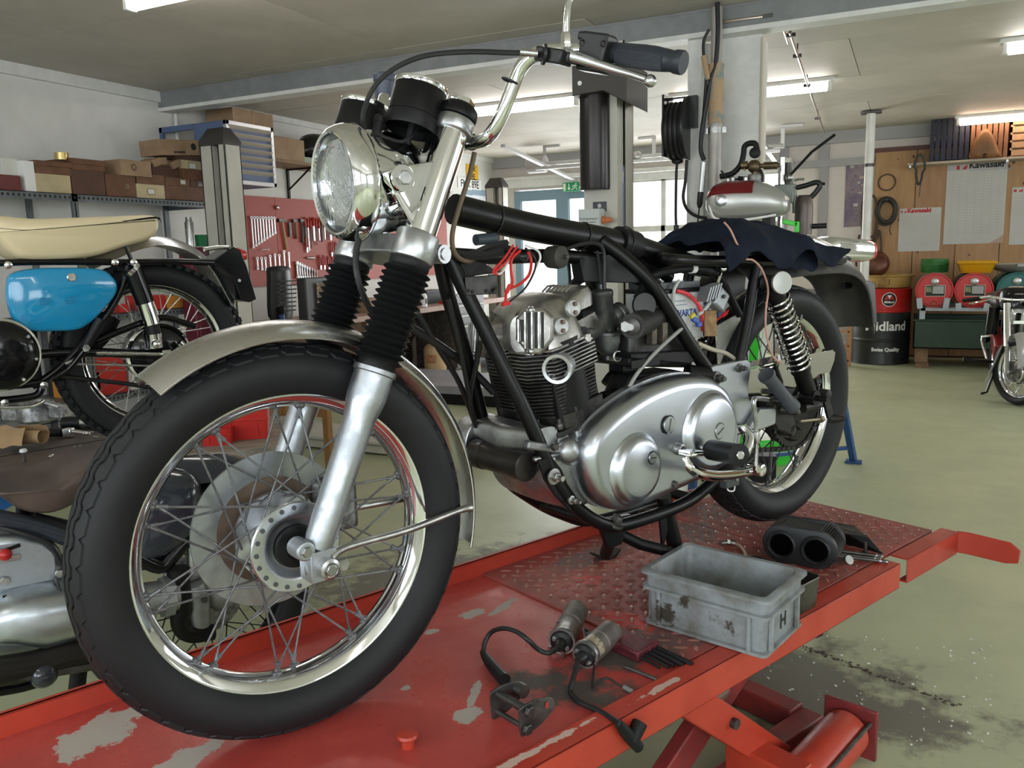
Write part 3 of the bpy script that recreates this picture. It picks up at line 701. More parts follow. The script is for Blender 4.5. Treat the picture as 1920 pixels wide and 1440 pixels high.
def ft(name,pts,r,mt=black,k=6,n=14):return obj(name,MB().tube(pts,r,n,k=k),mt,fr)
mid=(P1(tt)+P2(tt))/2;hdir=fd
hbot=mid+fd*.02+V((.052,0,0));htop=mid+fd*(top-tt+.02)+V((.05,0,0))
ft('head_tube',[hbot-fd*.02,htop],.031)
ft('top_tube',[K(850,392,0),K(1000,427,0),K(1160,456,0),K(1262,487,0),K(1330,505,0)],[.0285,.0285,.0285,.027,.022])
ft('lower_spine',[K(838,478,0),K(930,482,0),K(1060,481,0),K(1210,500,0),K(1255,520,0)],.0145)
A_=[(824,478,.012),(838,545,.022),(868,650,.05),(900,770,.085),(918,840,.1),(945,893,.105),(990,930,.108),(1050,962,.108),(1120,975,.108),(1250,935,.108)]
B_=[(840,478,-.012),(872,545,-.028),(920,640,-.055),(972,745,-.085),(1010,830,-.1),(1040,900,-.106),(1085,955,-.108),(1140,985,-.108),(1200,975,-.108),(1290,940,-.108),(1350,890,-.108)]
ft('down_tube',[K(*q)for q in A_],.0145,k=5);ft('down_tube',[K(*q)for q in B_],.0145,k=5)
ft('seat_tube',[K(1128,452,-.02),K(1165,478,-.05),K(1215,525,-.085),K(1250,575,-.1),K(1290,640,-.108),K(1335,705,-.11)],.0155)
ft('seat_tube',[V((p.x,-p.y,p.z))for p in(K(1128,452,-.02),K(1165,478,-.05),K(1215,525,-.085),K(1250,575,-.1),K(1290,640,-.108),K(1335,705,-.11))],.0155)
sl=[K(1255,486,-.095),K(1330,489,-.095),K(1440,489,-.095),K(1545,486,-.095),K(1580,487,-.07)]
ft('seat_rail',[K(1240,482,-.03)]+sl,.0125);ft('seat_rail',[V((p.x,-p.y,p.z))for p in sl],.0125)
ft('rear_loop',[sl[-1],sl[-1]+V((.02,.07,0)),V((sl[-1].x,.07,sl[-1].z))],.0125)
ft('rear_stay',[K(1420,495,-.1),K(1402,600,-.1),K(1380,700,-.1)],.0145)
ft('rear_stay',[V((p.x,.1,p.z))for p in(K(1420,495,-.1),K(1402,600,-.1),K(1380,700,-.1))],.0145)
ft('cross_tube',[K(1140,985,-.108),V((K(1140,985,-.108).x,.108,K(1140,985,-.108).z))],.0125)
ft('cross_tube',[K(1300,935,-.108),V((K(1300,935,-.108).x,.108,K(1300,935,-.108).z))],.0125)
def plate(name,q,y,th,mt,parent=fr,bev=.0015):
 pl=[K(a,b,y)for a,b in q];n=len(pl)
 mb=MB().add([p+V((0,-th/2,0))for p in pl]+[p+V((0,th/2,0))for p in pl],[tuple(range(n)),tuple(range(n,2*n))[::-1]]+[(i,n+i,n+(i+1)%n,(i+1)%n)for i in range(n)])
 return solid(name,mb,mt,parent,bev=bev)
plate('gusset',[(1078,485),(1180,470),(1215,500),(1250,560),(1195,531),(1085,528)],0,.03,blackm)
plate('head_gusset',[(845,480),(905,492),(925,505),(925,512),(860,522),(858,490)],-.02,.006,blackm)
cp=plate('coil_plate',[(872,519),(931,515),(932,551),(874,554)],-.045,.003,mat('worn_dark_plate',(.07,.068,.065),.4,.7,var=.4,vscale=30))
for a,b in((878,545),(886,547),(911,545),(924,544)):
 obj('hole',MB().lathe([(.0035,0),(.0035,.0012),(.001,.0012)],K(a,b,-.0465),(0,-1,0),10),blackm,cp)
obj('strap',MB().tube([K(1158,462,-.03),K(1160,446,0),K(1165,440,.02)],.003),cable_k,fr)
st=K(1172,458,0);tdir=(K(1262,487,0)-K(1160,456,0)).normalized()
ft('rubber_sleeve',[st-tdir*.028,st+tdir*.03],.0345,rubber,0,28)
for q in((926,412),(1090,443),(1167,455)):
 obj('cable_tie',MB().torus(K(*q,0),tdir,.0295 if q[0]<1150 else .0355,.0016,28,6),cable_k,fr)
cb=node('control_cables',moto)
for pts in([(783,587,.04),(820,650,.05),(862,720,.07),(893,800,.085)],[(768,612,.05),(830,652,.05),(880,690,.06),(925,735,.06)],[(900,640,.02),(890,700,.04),(882,750,.06),(890,790,.08)],[(840,560,.0),(862,650,.02),(880,740,.05)]):
 obj('cable',MB().tube([K(*q)for q in pts],.0055 if pts[0][0]!=768 else .0085,8,k=6),cable_k,cb)
wr=node('wiring',moto)
redw=mat('red_wire',(.6,.03,.03),.4);whw=mat('white_wire',(.75,.74,.7),.4)
def wire(pts,m_,r=.0022):obj('wire',MB().tube([K(*q)for q in pts],r,6,k=6),m_,wr)
wire([(962,460,-.06),(945,485,-.07),(925,508,-.075),(933,515,-.075)],redw);wire([(970,462,-.06),(950,490,-.07),(928,510,-.075)],redw)
wire([(960,475,-.05),(948,500,-.06),(938,513,-.065),(925,512,-.07)],whw);wire([(985,460,-.05),(1008,470,-.05),(1013,485,-.05),(1005,500,-.05)],whw)
wire([(975,470,-.05),(960,485,-.06),(958,505,-.06),(961,530,-.06),(950,547,-.07),(948,570,-.08)],redw,.003)
wire([(990,472,-.05),(996,490,-.05),(992,515,-.06),(975,532,-.06),(958,540,-.07)],redw,.003)
wire([(985,465,-.05),(1002,482,-.05),(1003,505,-.06),(985,540,-.07),(957,565,-.08)],cable_k);wire([(950,455,-.03),(920,462,-.03),(890,475,-.02),(865,478,-.02)],cable_k,.007)
wire([(968,476,-.05),(985,490,-.06),(990,478,-.06)],cable_k);wire([(940,470,-.03),(900,480,-.03),(845,475,-.02)],cable_k,.009);wire([(930,458,.0),(960,470,0),(1000,478,0)],cable_k,.008)
obj('sleeve',MB().tube([K(892,450,-.03),K(928,446,-.03)],.0105,14),mat('blue_black_sleeve',(.03,.045,.06),.45),wr)
obj('connector',MB().tube([K(942,571,-.08),K(955,568,-.08)],.004,8).tube([K(950,548,-.07),K(956,535,-.066)],.0042,8),redw,wr)
sens=obj('vent_cap',MB().lathe([(.022,-.02),(.024,.0),(.022,.012),(.015,.015),(.005,.018),(.004,.028)],K(1045,482,-.035),(.1,-1,0),24),mat('oily_black',(.05,.047,.042),.5,.3),fr)
wire([(1052,471,-.04),(1090,458,-.05),(1120,457,-.06),(1132,475,-.06),(1133,520,-.06),(1133,542,-.06)],cable_k,.004)
en=node('engine',moto)
TL=rad(13)
ex,ez=V((cos(TL),0,sin(TL))),V((-sin(TL),0,cos(TL)))
EO=V((.560,0,.610))
def E_(u,y,w):return EO+ex*u+V((0,y,0))+ez*w
def fin_outline(s,f,wdt,rear):
 half=[(-f+.022,0),(-f,.014),(-f,.058),(-f+.030,wdt-.004),(-f+.045,wdt),(rear-.02,wdt),(rear,wdt-.02),(rear,0)]
 return[(u*s,-y*s)for u,y in half]+[(u*s,y*s)for u,y in half[::-1][1:-1]]
def finmesh(w,th,s=1.0,f=.082,wd=.118,rear=.078):
 o=fin_outline(s,f,wd,rear);n=len(o)
 A=[E_(u,y,w-th/2)for u,y in o];B=[E_(u,y,w+th/2)for u,y in o]
 return MB().add(A+B,[tuple(range(n))[::-1],tuple(range(n,2*n))]+[(i,(i+1)%n,n+(i+1)%n,n+i)for i in range(n)])
fin_alu=mat('head_fin_alloy',(.45,.44,.43),.4,.95,bump=.2,bscale=70,var=.45,vscale=20)
fin_blk=mat('barrel_fin_black',(.085,.08,.075),.45,.55,bump=.2,bscale=70,var=.5,vscale=20)
for i in range(8):
 wv=-.042+i*.0076
 solid('head_fin',finmesh(wv,.0024 if i<7 else .004,1.0 if i<6 else 1.0-.02*(i-5)),fin_alu,en)
for i in range(10):
 wv=-.0505-i*.0076
 solid('barrel_fin',finmesh(wv,.0024,.97-.006*i,wd=.112),fin_blk,en)
core=MB()
for s in(-1,1):core.lathe([(.062,-.165),(.062,.02)],E_(0.0,s*.052,0),ez,32)
core.prism([(-.055,-.1),(.06,-.1),(.06,.1),(-.055,.1)],E_(0,0,-.165),ex,(0,1,0),0,.19)
obj('cylinder_core',core,blackm,en)
base=MB().prism([(-.072,-.1),(-.06,-.108),(.07,-.108),(.07,.108),(-.06,.108),(-.072,.1)],E_(0,0,-.165),ex,(0,1,0),0,.012)
for s in(-1,1):base.lathe([(.064,-.19),(.064,-.125)],E_(-.005,s*.05,0),ez,32)
base.prism([(-.02,-.112),(.06,-.112),(.06,-.09),(-.02,-.09)],E_(0,0,-.16),ex,(0,1,0),0,.045)
obj('cylinder_base',base,mat('oily_dark_iron',(.06,.058,.055),.4,.7,bump=.3,bscale=50,var=.5,vscale=30),en,bev=.002)
for s,u in((-.102,-.06),(-.104,-.02),(-.06,-.078),(-.02,-.08)):
 obj('base_nut',MB().hexn(E_(u,s,-.142),ez,.0075,.012).lathe([(.004,0),(.004,.016)],E_(u,s,-.142),ez,10),steel_dk,en)
def blob_loft(sections,n=28):
 """sections: (centre, half-width vector, half-height vector) superellipses"""
 R=[]
 for c,a,b in sections:
  c,a,b=V(c),V(a),V(b);ring=[]
  for j in range(n):
   t=2*pi*j/n;ct,s_=cos(t),sin(t);e=.62
   ring.append(c+a*(abs(ct)**e*(1 if ct>0 else-1))+b*(abs(s_)**e*(1 if s_>0 else-1)))
  R.append(ring)
 return MB().rings(R)
hd_m=mat('cylinder_head_alloy',(.56,.545,.52),.3,1,bump=.22,bscale=45,var=.35,vscale=20,rvar=.2)
yv=V((0,1,0))
hb_=blob_loft([(E_(.0,0,.012),ex*.072,yv*.112),(E_(.0,0,.030),ex*.068,yv*.108),(E_(.004,0,.055),ex*.060,yv*.098),(E_(.010,0,.078),ex*.052,yv*.085),(E_(.014,0,.092),ex*.042,yv*.07),(E_(.016,0,.099),ex*.028,yv*.05)])
obj('cylinder_head',hb_,hd_m,en,sharp=70)
def rocker_box(y):
 s=-1 if y<0 else 1
 d=V((-.80,s*.60,.05)).normalized()
 return blob_loft([(E_(-.005,y*.5,.05),V((0,1,0)).cross(d).normalized()*.045,d.cross(V((0,1,0)).cross(d)).normalized()*.04),(E_(-.055,y,.043),d.cross(V((0,0,1))).normalized()*.040,V((0,0,1))*.04)],24)
for s in(-1,1):obj('rocker_box',rocker_box(s*.062),hd_m,en,sharp=70)
def cover(c,d,up,w,h,bolts=True):
 """pentagonal finned rocker cover facing d"""
 d=V(d).normalized();up=(V(up)-d*V(up).dot(d)).normalized();r=up.cross(d)
 ol=[(-.5,.30),(-.26,.5),(.26,.5),(.5,.30),(.5,-.16),(.16,-.5),(-.16,-.5),(-.5,-.16)]
 R=[]
 for q,k in((0,1),(.010,1),(.016,.96),(.019,.86)):
  R.append([c+r*(a*w*k)+up*(b*h*k)+d*q for a,b in ol])
 cv=solid('rocker_cover',MB().rings(R),hd_m,en,bev=.002)
 for i,a in enumerate((-.40,-.22,-.04,.14)):
  l0,l1=(.26 if abs(a)>.3 else .42),(-.22 if abs(a)>.3 else-.36)
  f=MB().tube([c+r*(a*w)+up*(l1*h)+d*.017,c+r*(a*w)+up*(l1*h)+d*.023,c+r*(a*w)+up*(l0*h)+d*.023,c+r*(a*w)+up*(l0*h)+d*.017],.0028,6)
  obj('cover_fin',f,hd_m,cv)
  g_=MB().prism([(-.0028,l1*h),(.0028,l1*h),(.0028,l0*h),(-.0028,l0*h)],c+r*((a+.09)*w)+d*.0191,r,up,0,.0006)
  obj('cover_groove',g_,blackm,cv)
 for b in(.46,-.42):obj('domed_nut',MB().sph(c+r*(-.08*w)+up*(b*h)+d*.02,.0068,12,8).lathe([(.008,0),(.008,.018)],c+r*(-.08*w)+up*(b*h),d,6),steel,cv)
cover(K(1004,622,-.088),(-.76,-.62,.10),(0,0,1),.072,.088)
cover(K(917,630,.055)+V((-.012,0,0)),(-.93,.30,.10),(.1,0,1),.07,.085)
obj('rocker_box',MB().tube([K(917,630,.055)+V((.05,-.01,0)),K(917,630,.055)+V((-.012,0,0))],[.045,.038],8),hd_m,en,bev=.004)
ic=K(1058,548,-.005)
itop=blob_loft([(ic+V((.0,0,-.032)),ex*.045,yv*.058),(ic+V((.004,0,-.008)),ex*.042,yv*.054),(ic+V((.012,0,.008)),ex*.026,yv*.046)],24)
it=obj('intake_rocker_cover',itop,hd_m,en,sharp=50)
for i in range(7):
 p=ic+V((-.008,-.034+i*.0115,.010));obj('cover_fin',MB().tube([p+V((-.022,0,-.008)),p+V((-.006,0,.003)),p+V((.012,0,.004))],.0022,6),hd_m,it)
for q in((1073,578,-.102),(1050,612,-.112)):
 p=K(*q);o=obj('spindle_cover',MB().lathe([(.017,0),(.0175,.004),(.015,.007),(.003,.007)],p,(-.25,-1,.1),24,sy=1.0),alu_cast,en)
 obj('bolt',MB().hexn(p+V((0,-.008,.009)),(0,1,0),.005,.008).hexn(p+V((0,-.008,-.008)),(0,1,0),.005,.008),mat('rusty_bolt',(.2,.15,.12),.5,.8),o)
for s in(-1,1):
 pc_=K(1046,690,-.112);pc_=V((pc_.x,s*.112,pc_.z));d=V((-.80,s*.62,-.06)).normalized()
 prt=obj('exhaust_port',MB().lathe([(.030,-.04),(.030,.010),(.0285,.013),(.0225,.012),(.0215,.002),(.0205,-.004),(.0175,-.006),(.0165,-.035),(.001,-.036)],pc_,d,40,cap=False),mat('pale_port_alloy',(.62,.64,.66),.35,.9,bump=.25,bscale=90,var=.2,vscale=25),en)
 obj('dark_bore',MB().lathe([(.0168,-.008),(.016,-.03),(.001,-.031)],pc_-d*.0005,d,28,cap=False),blackm,prt)
spk=K(1095,640,-.1);obj('port_boss',MB().lathe([(.018,0),(.018,.02),(.015,.022)],K(1088,642,-.075),(-.3,-1,.3),20).hexn(K(1099,635,-.11),(0,-1,.3),.010,.014),hd_m,en)
obj('head_nut',MB().hexn(K(1097,634,-.1),ez,.0085,.014),steel,en)
for i in range(4):obj('short_fin',MB().bar(K(1080+i*8,612-i*2,-.088+.004*i),K(1116+i*3,592+i*6,-.07),.003,.018),hd_m,en,bev=.001)
cc_m=mat('crankcase_alloy',(.5,.51,.53),.34,1,bump=.3,bscale=40,var=.45,vscale=16,rvar=.2)
cr=MB()
cx,cz=.600,.372
cr.lathe([(.060,-.104),(.088,-.100),(.098,-.085),(.10,-.05),(.102,0),(.10,.05),(.098,.085),(.088,.10),(.06,.104)],(cx,0,cz),(0,1,0),56)
cr.prism([(-.075,-.102),(.085,-.102),(.085,.102),(-.075,.102)],E_(0.01,0,-.25),ex,(0,1,0),0,.075)
obj('crankcase',cr,cc_m,en,bev=.006)
obj('cam_chest',blob_loft([(V((.50,-.1,.435)),V((.03,0,0)),V((0,0,.026))),(V((.49,0,.43)),V((.035,0,0)),V((0,0,.03))),(V((.50,.1,.435)),V((.03,0,0)),V((0,0,.026)))],24),cc_m,en,sharp=70)
obj('crankcase_boss',MB().sph(K(1066,845,-.118),.026,24,14,(1,.75,1)).lathe([(.03,0),(.026,.02)],K(1066,845,-.1),(0,-1,0),24),cc_m,en)
obj('crankcase_rib',MB().bar(K(985,833,-.104),K(1050,843,-.112),.02,.016).bar(K(1000,862,-.1),K(1048,850,-.11),.014,.01),cc_m,en,bev=.004)
obj('case_flange',MB().box(K(1106,805,-.113),(.085,.012,.028),Matrix.Rotation(-rad(14),3,'Y')).box(K(1112,822,-.118),(.085,.012,.012),Matrix.Rotation(-rad(14),3,'Y')),cc_m,en,bev=.003)
mk=MB()
for i in range(5):
 p=K(1086+i*6.4,806-i*2.2,-.1196);mk.box(p,(.0032,.0008,.006))
o=obj('stamped_number',mk,alu_dirty,en);o['kind']='stuff'
obj('oil_pipe_union',MB().hexn(K(1040,838,-.13),(0,1,0),.008,.012),steel_dk,en)
tcov=K(925,820,.11);obj('timing_cover',MB().lathe([(.055,-.03),(.055,.02),(.045,.03)],V((.50,.125,.40)),(0,1,0),32).lathe([(.03,0),(.028,.03)],K(922,815,.10),(-1,0,.2),20),cc_m,en,bev=.004)
mt=obj('front_mount',MB().lathe([(.026,-.082),(.03,-.08),(.03,-.05),(.028,-.048),(.028,.048),(.03,.05),(.03,.082)],(.465,0,.385),(0,1,0),32),mat('oily_mount',(.035,.03,.027),.32,.3,var=.4,vscale=30),en)
plate('mount_plate',[(1008,862),(1035,858),(1052,880),(1062,905),(1085,940),(1068,958),(1040,930),(1020,900)],-.112,.006,blackm,en)
for q,r_ in(((1037,893,-.12),.016),((1070,937,-.12),.009)):
 p=K(*q);obj('mount_bolt',MB().lathe([(r_,0),(r_,.004),(r_*.6,.005)],p,(0,-1,0),20).hexn(p+V((0,-.01,0)),(0,1,0),r_*.62,.012).lathe([(r_*.33,.01),(r_*.33,.028)],p,(0,-1,0),10),steel,en)
obj('oil_drain',MB().lathe([(.025,-.02),(.03,.0),(.02,.03)],(.60,-.02,.285),(0,0,1),20),blackm,en)
OUT=[(1113,868),(1117,838),(1130,812),(1155,786),(1185,762),(1220,740),(1255,724),(1285,715),(1315,712),(1342,716),(1365,731),(1380,756),(1387,785),(1389,815),(1387,842),(1378,862),(1355,880),(1320,898),(1280,916),(1240,935),(1205,950),(1180,954),(1155,949),(1134,933),(1120,905)]
PY=-.165
ol=[K(a,b,PY)for a,b in OUT];ol=crom(ol,3,True)
def offset(pl,d):
 n=len(pl);out=[]
 for i in range(n):
  t=(pl[(i+1)%n]-pl[i-1]).normalized();nn=V((t.z,0,-t.x));c=sum(pl,V())/n
  if nn.dot(c-pl[i])<0:nn=-nn
  out.append(pl[i]+nn*d)
 return out
def pillow(pl,y0,y1,r,steps=6,ex_=0):
 R=[[yof(p,y0)for p in offset(pl,-ex_)],[yof(p,y1+r)for p in pl]]
 for i in range(1,steps+1):
  a=pi/2*i/steps;R.append([yof(p,y1+r-r*sin(a))for p in offset(pl,r*(1-cos(a)))])
 return R
pcs=node('primary_chaincase',moto)
pol=mat('buffed_cover_alloy',(.54,.57,.62),.25,1,bump=.04,bscale=14,var=.1,vscale=5,rvar=.1,lo=.2,hi=.8)
obj('outer_cover',MB().rings(pillow(offset(ol,-.009),-.118,PY+.002,.028)),pol,pcs,sharp=70)
obj('inner_cover',MB().rings([[yof(p,-.098)for p in offset(ol,-.012)],[yof(p,-.1165)for p in offset(ol,-.012)]]),alu_cast,pcs)
def boss(c,r,y1,h):
 c=V(c);return MB().lathe([(r+.009,-.022),(r+.008,-.004),(r+.003,.001),(r,.003),(r-.002,h*.45),(r-.007,h*.8),(r-.018,h),(.003,h+.001)],(c.x,y1,c.z),(0,-1,0),64)
ca,cl_=K(1203,882,PY-.015),K(1341,812,PY-.015)
obj('alternator_boss',boss(ca,.070,PY,.017),pol,pcs,sharp=60);obj('clutch_boss',boss(cl_,.088,PY,.018),pol,pcs,sharp=60)
def cap(q,y,r,an):
 p=K(q[0],q[1],y);o=obj('inspection_cap',MB().lathe([(r+.0012,-.0005),(r+.0012,.0006),(r,.0002),(r-.001,.003),(.002,.0034)],p,(0,-1,0),36),pol,pcs)
 obj('cap_slot',MB().box(p+V((0,-.0036,0)),(r*1.4,.0012,.0026),Matrix.Rotation(an,3,'Y')),steel_dk,pcs)
 obj('cap_groove',MB().torus(p+V((0,-.0006,0)),(0,1,0),r+.001,.0008,40,5),blackm,pcs)
cap((1254,796),PY-.001,.0185,rad(-75));cap((1349,808),PY-.018,.0175,rad(-30));cap((1223,858),PY-.017,.0125,rad(5))
obj('drain_screw',MB().lathe([(.008,0),(.0075,.004),(.002,.004)],K(1265,908,PY+.002),(0,-1,0),18),steel_dk,pcs)
obj('adjuster_boss',MB().lathe([(.013,-.004),(.0125,.006),(.009,.007),(.008,.003)],K(1276,843,PY-.002),(0,-1,0),24).hexn(K(1276,843,PY-.01),(0,1,0),.0075,.008),steel,pcs)
obj('tie_bar',MB().bar(K(1160,790,-.10),K(1245,702,-.09),.012,.004,(0,1,0)),blackm,pcs)
clc=[K(1155,770,-.1),K(1172,740,-.105),K(1195,700,-.11),K(1230,660,-.115),K(1268,625,-.12),K(1285,610,-.11)]
obj('grey_cable',MB().tube(clc,.0042,8,k=6),mat('grey_cable',(.3,.3,.29),.45),moto)
obj('breather_hose',MB().tube([K(1130,745,-.05),K(1160,735,-.05),K(1190,722,-.03),K(1215,712,0)],.0125,12,k=5).tube([K(1135,720,.0),K(1150,702,.0),K(1175,700,.02),K(1190,712,.04)],.011,12,k=5),rubber,moto)
carb_m=mat('grey_zinc_carburettor',(.16,.165,.165),.42,.75,bump=.3,bscale=60,var=.5,vscale=25)
def carb(name,s,y):
 c=node(name,moto)
 b0=K(1143,605,-.06);b0=V((b0.x,y,b0.z))
 f0=K(1098,628,-.06);f0=V((f0.x,y,f0.z));d=(b0-f0).normalized()
 obj('manifold',MB().tube([f0-d*.03,f0+d*.012,b0-d*.012],[.022,.021,.022],24),alu_dirty,c)
 obj('mixing_chamber',MB().lathe([(.020,-.028),(.022,-.02),(.022,.055),(.0235,.057),(.0235,.066),(.021,.069),(.008,.072),(.007,.082),(.004,.084)],b0,(-.10,0,1),26),carb_m,c)
 obj('venturi',MB().tube([b0-d*.012,b0+d*.035,b0+d*.04,b0+d*.052],[.021,.022,.0275,.028],26).sph(b0+d*.035,.026,20,12),carb_m,c)
 bw=K(1148,640,-.06);bw=V((bw.x,y,bw.z))
 obj('float_bowl',MB().lathe([(.004,-.042),(.008,-.041),(.008,-.032),(.014,-.028),(.024,-.018),(.0285,-.002),(.029,.012),(.031,.013),(.031,.019),(.026,.022)],bw,(0,0,1),30),carb_m,c)
 for q in((-.016,-.026),(.012,-.028)):obj('screw',MB().lathe([(.004,0),(.0035,.004)],b0+V((q[0],q[1],-.014)),(0,-1,0),8),steel,c)
 obj('idle_screw',MB().tube([b0+V((.03,-.02,.0)),b0+V((.045,-.03,.004))],.005,8),steel_dk,c)
 obj('slide_cable',MB().tube([b0+V((-.01,0,.08)),b0+V((-.012,0,.11)),b0+V((-.01,.01,.15))],.0035,8,k=4),cable_k,c)
 return c
carb('carburettor',-1,-.045);carb('carburettor',1,.048)
bellow=K(1100,552,.035)
obj('inlet_hose',MB().tube([K(1072,560,.03),K(1080,530,.03),K(1100,520,.035),K(1118,535,.035),K(1125,575,.03)],.011,14,k=6),rubber,moto)
ot=node('oil_tank',moto)
om=mat('oily_grey_black',(.04,.039,.037),.38,.25,bump=.1,bscale=60,var=.5,vscale=18)
a,b=K(1190,612,-.09),K(1190,690,-.09)
q=[(1182,600),(1262,598),(1290,640),(1300,690),(1178,688)]
pl=[K(u,v,-.08)for u,v in q]
ty=MB().rings([[yof(p,-.085)for p in pl],[yof(p,.09)for p in pl]]);solid('tank',ty,om,ot,bev=.012)
sw0,sw1=K(1186,612,-.135),K(1246,588,-.04)
obj('ignition_barrel',MB().tube([sw0,sw1],.0265,28),om,ot);obj('barrel_band',MB().tube([sw1+(sw0-sw1)*.12,sw1+(sw0-sw1)*.3],.0285,28),blackm,ot)
obj('switch_collar',MB().lathe([(.018,0),(.018,.006),(.012,.009)],sw0,(sw0-sw1),24),steel_dk,ot)
dk=(sw0-sw1).normalized()
obj('key',MB().prism([(-.004,-.004),(.012,-.010),(.020,-.006),(.020,.008),(.012,.012),(-.004,.004)],sw0+dk*.012,V((0,0,1)).cross(dk).normalized()*-1,(0,0,1),-.0012,.0012).lathe([(.008,0),(.007,.012)],sw0,dk,14),steel,ot)
obj('round_cap',MB().lathe([(.025,0),(.027,.004),(.025,.009),(.003,.010)],K(1206,572,-.10),(-.5,-1,.1),30),plastic_k,ot)
for px in(1222,1242):obj('fin_block',MB().box(K(px,625,-.10),(.016,.02,.05)),mat('brown_grey_cast',(.13,.11,.085),.5,.5,var=.4,vscale=40),ot,bev=.003)
tr=MB();pl=[K(u,v,-.1)for u,v in((1178,662),(1320,655),(1320,668),(1285,682),(1178,672))]
solid('tray',MB().rings([[yof(p,-.11)for p in pl],[yof(p,.1)for p in pl]]),blackm,ot,bev=.003)
obj('tray_lip',MB().box(K(1210,680,-.112),(.09,.004,.018)),blackm,ot,bev=.001)
o2=K(1152,667,-.055)
obj('fuel_union',MB().lathe([(.012,-.012),(.012,.012),(.009,.013),(.006,.009)],o2,(-.2,-1,0),20),steel,moto)
obj('fuel_hose',MB().tube([o2+V((.01,.01,0)),K(1172,655,-.03),K(1180,640,-.02),K(1176,622,0),K(1165,610,.01)],.0085,12,k=5),rubber,moto)
obj('breather_filter',MB().box(K(1172,690,-.01),(.06,.05,.03)),blackm,moto,bev=.006)
engp=[(1165,700),(1240,690),(1320,705),(1310,720),(1240,735),(1180,760),(1150,790),(1150,735)]
plate('gearbox_side',engp,-.05,.06,mat('dark_engine_side',(.02,.02,.021),.4,.4,var=.5),moto,bev=.006)
bt_=node('battery',moto)
p0,p1=K(1236,552,-.055),K(1319,632,-.055)
obj('case',MB().bx(p0.x,p1.x,-.055,.045,p1.z,p0.z),mat('battery_white',(.66,.68,.68),.4,var=.15,vscale=20),bt_,bev=.003)
obj('lid',MB().bx(p0.x-.002,p1.x+.002,-.057,.047,p0.z,p0.z+.010),blackm,bt_,bev=.002)
obj('top_cover',MB().bx(p0.x+.004,p1.x-.01,-.05,.04,p0.z+.010,p0.z+.024),mat('battery_dark_top',(.06,.065,.07),.4),bt_)
for i in range(14):obj('top_rib',MB().bx(p0.x+.04+i*.0035,p0.x+.042+i*.0035,-.0515,-.05,p0.z+.011,p0.z+.024),mat('battery_rib',(.13,.14,.15),.4),bt_)
def text3(name,s,loc,xd,up,size,mt,parent=None,ext=.0004,align='LEFT',bold=0):
 c=bpy.data.curves.new(name,'FONT');c.body=s;c.size=size;c.extrude=ext;c.align_x=align;c.offset=bold;c.resolution_u=3
 o=bpy.data.objects.new(name,c);COL.objects.link(o)
 x=V(xd).normalized();u=V(up);u=(u-x*u.dot(x)).normalized();z=x.cross(u)
 M=Matrix((x,u,z)).transposed().to_4x4();M.translation=V(loc)
 dg=bpy.context.evaluated_depsgraph_get();me=bpy.data.meshes.new_from_object(o.evaluated_get(dg));bpy.data.objects.remove(o)
 me.materials.clear();me.materials.append(mt)
 q=bpy.data.objects.new(name,me);COL.objects.link(q);q.matrix_world=M
 if parent is not None:q.parent=parent
 return q
bluet=mat('blue_print',(.02,.06,.25),.5);blackt=mat('black_print',(.015,.015,.015),.6);whitet=mat('white_print',(.85,.85,.83),.5)
pw=K(1271,594,-.0556);text3('lettering','VARTA',pw,(1,0,0),(0,0,1),.022,bluet,bt_,bold=.0006)
for a_,l_ in(((1262,566),.045),((1268,573),.04)):
 q=K(*a_,-.0556);obj('printed_line',MB().bx(q.x,q.x+l_,-.0556,-.0551,q.z,q.z+.0012),bluet,bt_)
obj('red_lead',MB().tube([K(1268,545,-.06),K(1290,552,-.065),K(1308,570,-.068),K(1317,592,-.066),K(1318,620,-.06)],.0048,10,k=6),mat('red_lead',(.65,.05,.06),.4),bt_)
obj('clear_tube',MB().tube([K(1262,575,-.06),K(1263,550,-.062),K(1266,538,-.062),K(1273,526,-.058)],.004,10,k=6),mat('clear_hose',(.5,.52,.5),.25),bt_)
obj('clear_tube',MB().tube([K(1310,590,-.07),K(1322,580,-.07),K(1335,562,-.07)],.004,8,k=5),mat('clear_hose',(.5,.52,.5),.25),bt_)
obj('strap',MB().grid([[K(1320+22*j,582+8*i,-.075+.006*sin(i*.9))for j in(0,.5,1)]for i in range(7)],.003),mat('tan_strap',(.34,.2,.09),.6,bump=.4,bscale=50,var=.4,vscale=40),bt_)
obj('blue_clip',MB().box(K(1303,600,-.075),(.022,.01,.012),Matrix.Rotation(.4,3,'Y')).box(K(1310,608,-.075),(.016,.01,.012)),mat('blue_connector',(.04,.1,.4),.4),bt_,bev=.002)
obj('yellow_clip',MB().box(K(1298,592,-.077),(.016,.008,.008),Matrix.Rotation(-.5,3,'Y')),mat('yellow_connector',(.6,.5,.03),.4),bt_,bev=.001)
rg=node('regulator',moto)
rc_=K(1340,560,-.07);gm=mat('grey_regulator_alloy',(.33,.35,.37),.4,.7,bump=.1,bscale=80)
RR=Matrix.Rotation(rad(35),3,'Y')
obj('body',MB().box(rc_+V((.012,0,-.002)),(.045,.03,.05),RR),gm,rg,bev=.006)
for i in range(5):obj('fin',MB().box(K(1320+5*i,552-2*i,-.085),(.004,.03,.035),Matrix.Rotation(rad(25),3,'Y')),gm,rg)
obj('screw',MB().hexn(K(1358,556,-.088),(0,1,0),.005,.006),steel_dk,rg)
obj('chrome_knob',MB().sph(K(1356,504,-.07),.009,16,10,(1.1,1,.9)).tube([K(1352,512,-.07),K(1346,530,-.07)],.004,8),chrome,moto)
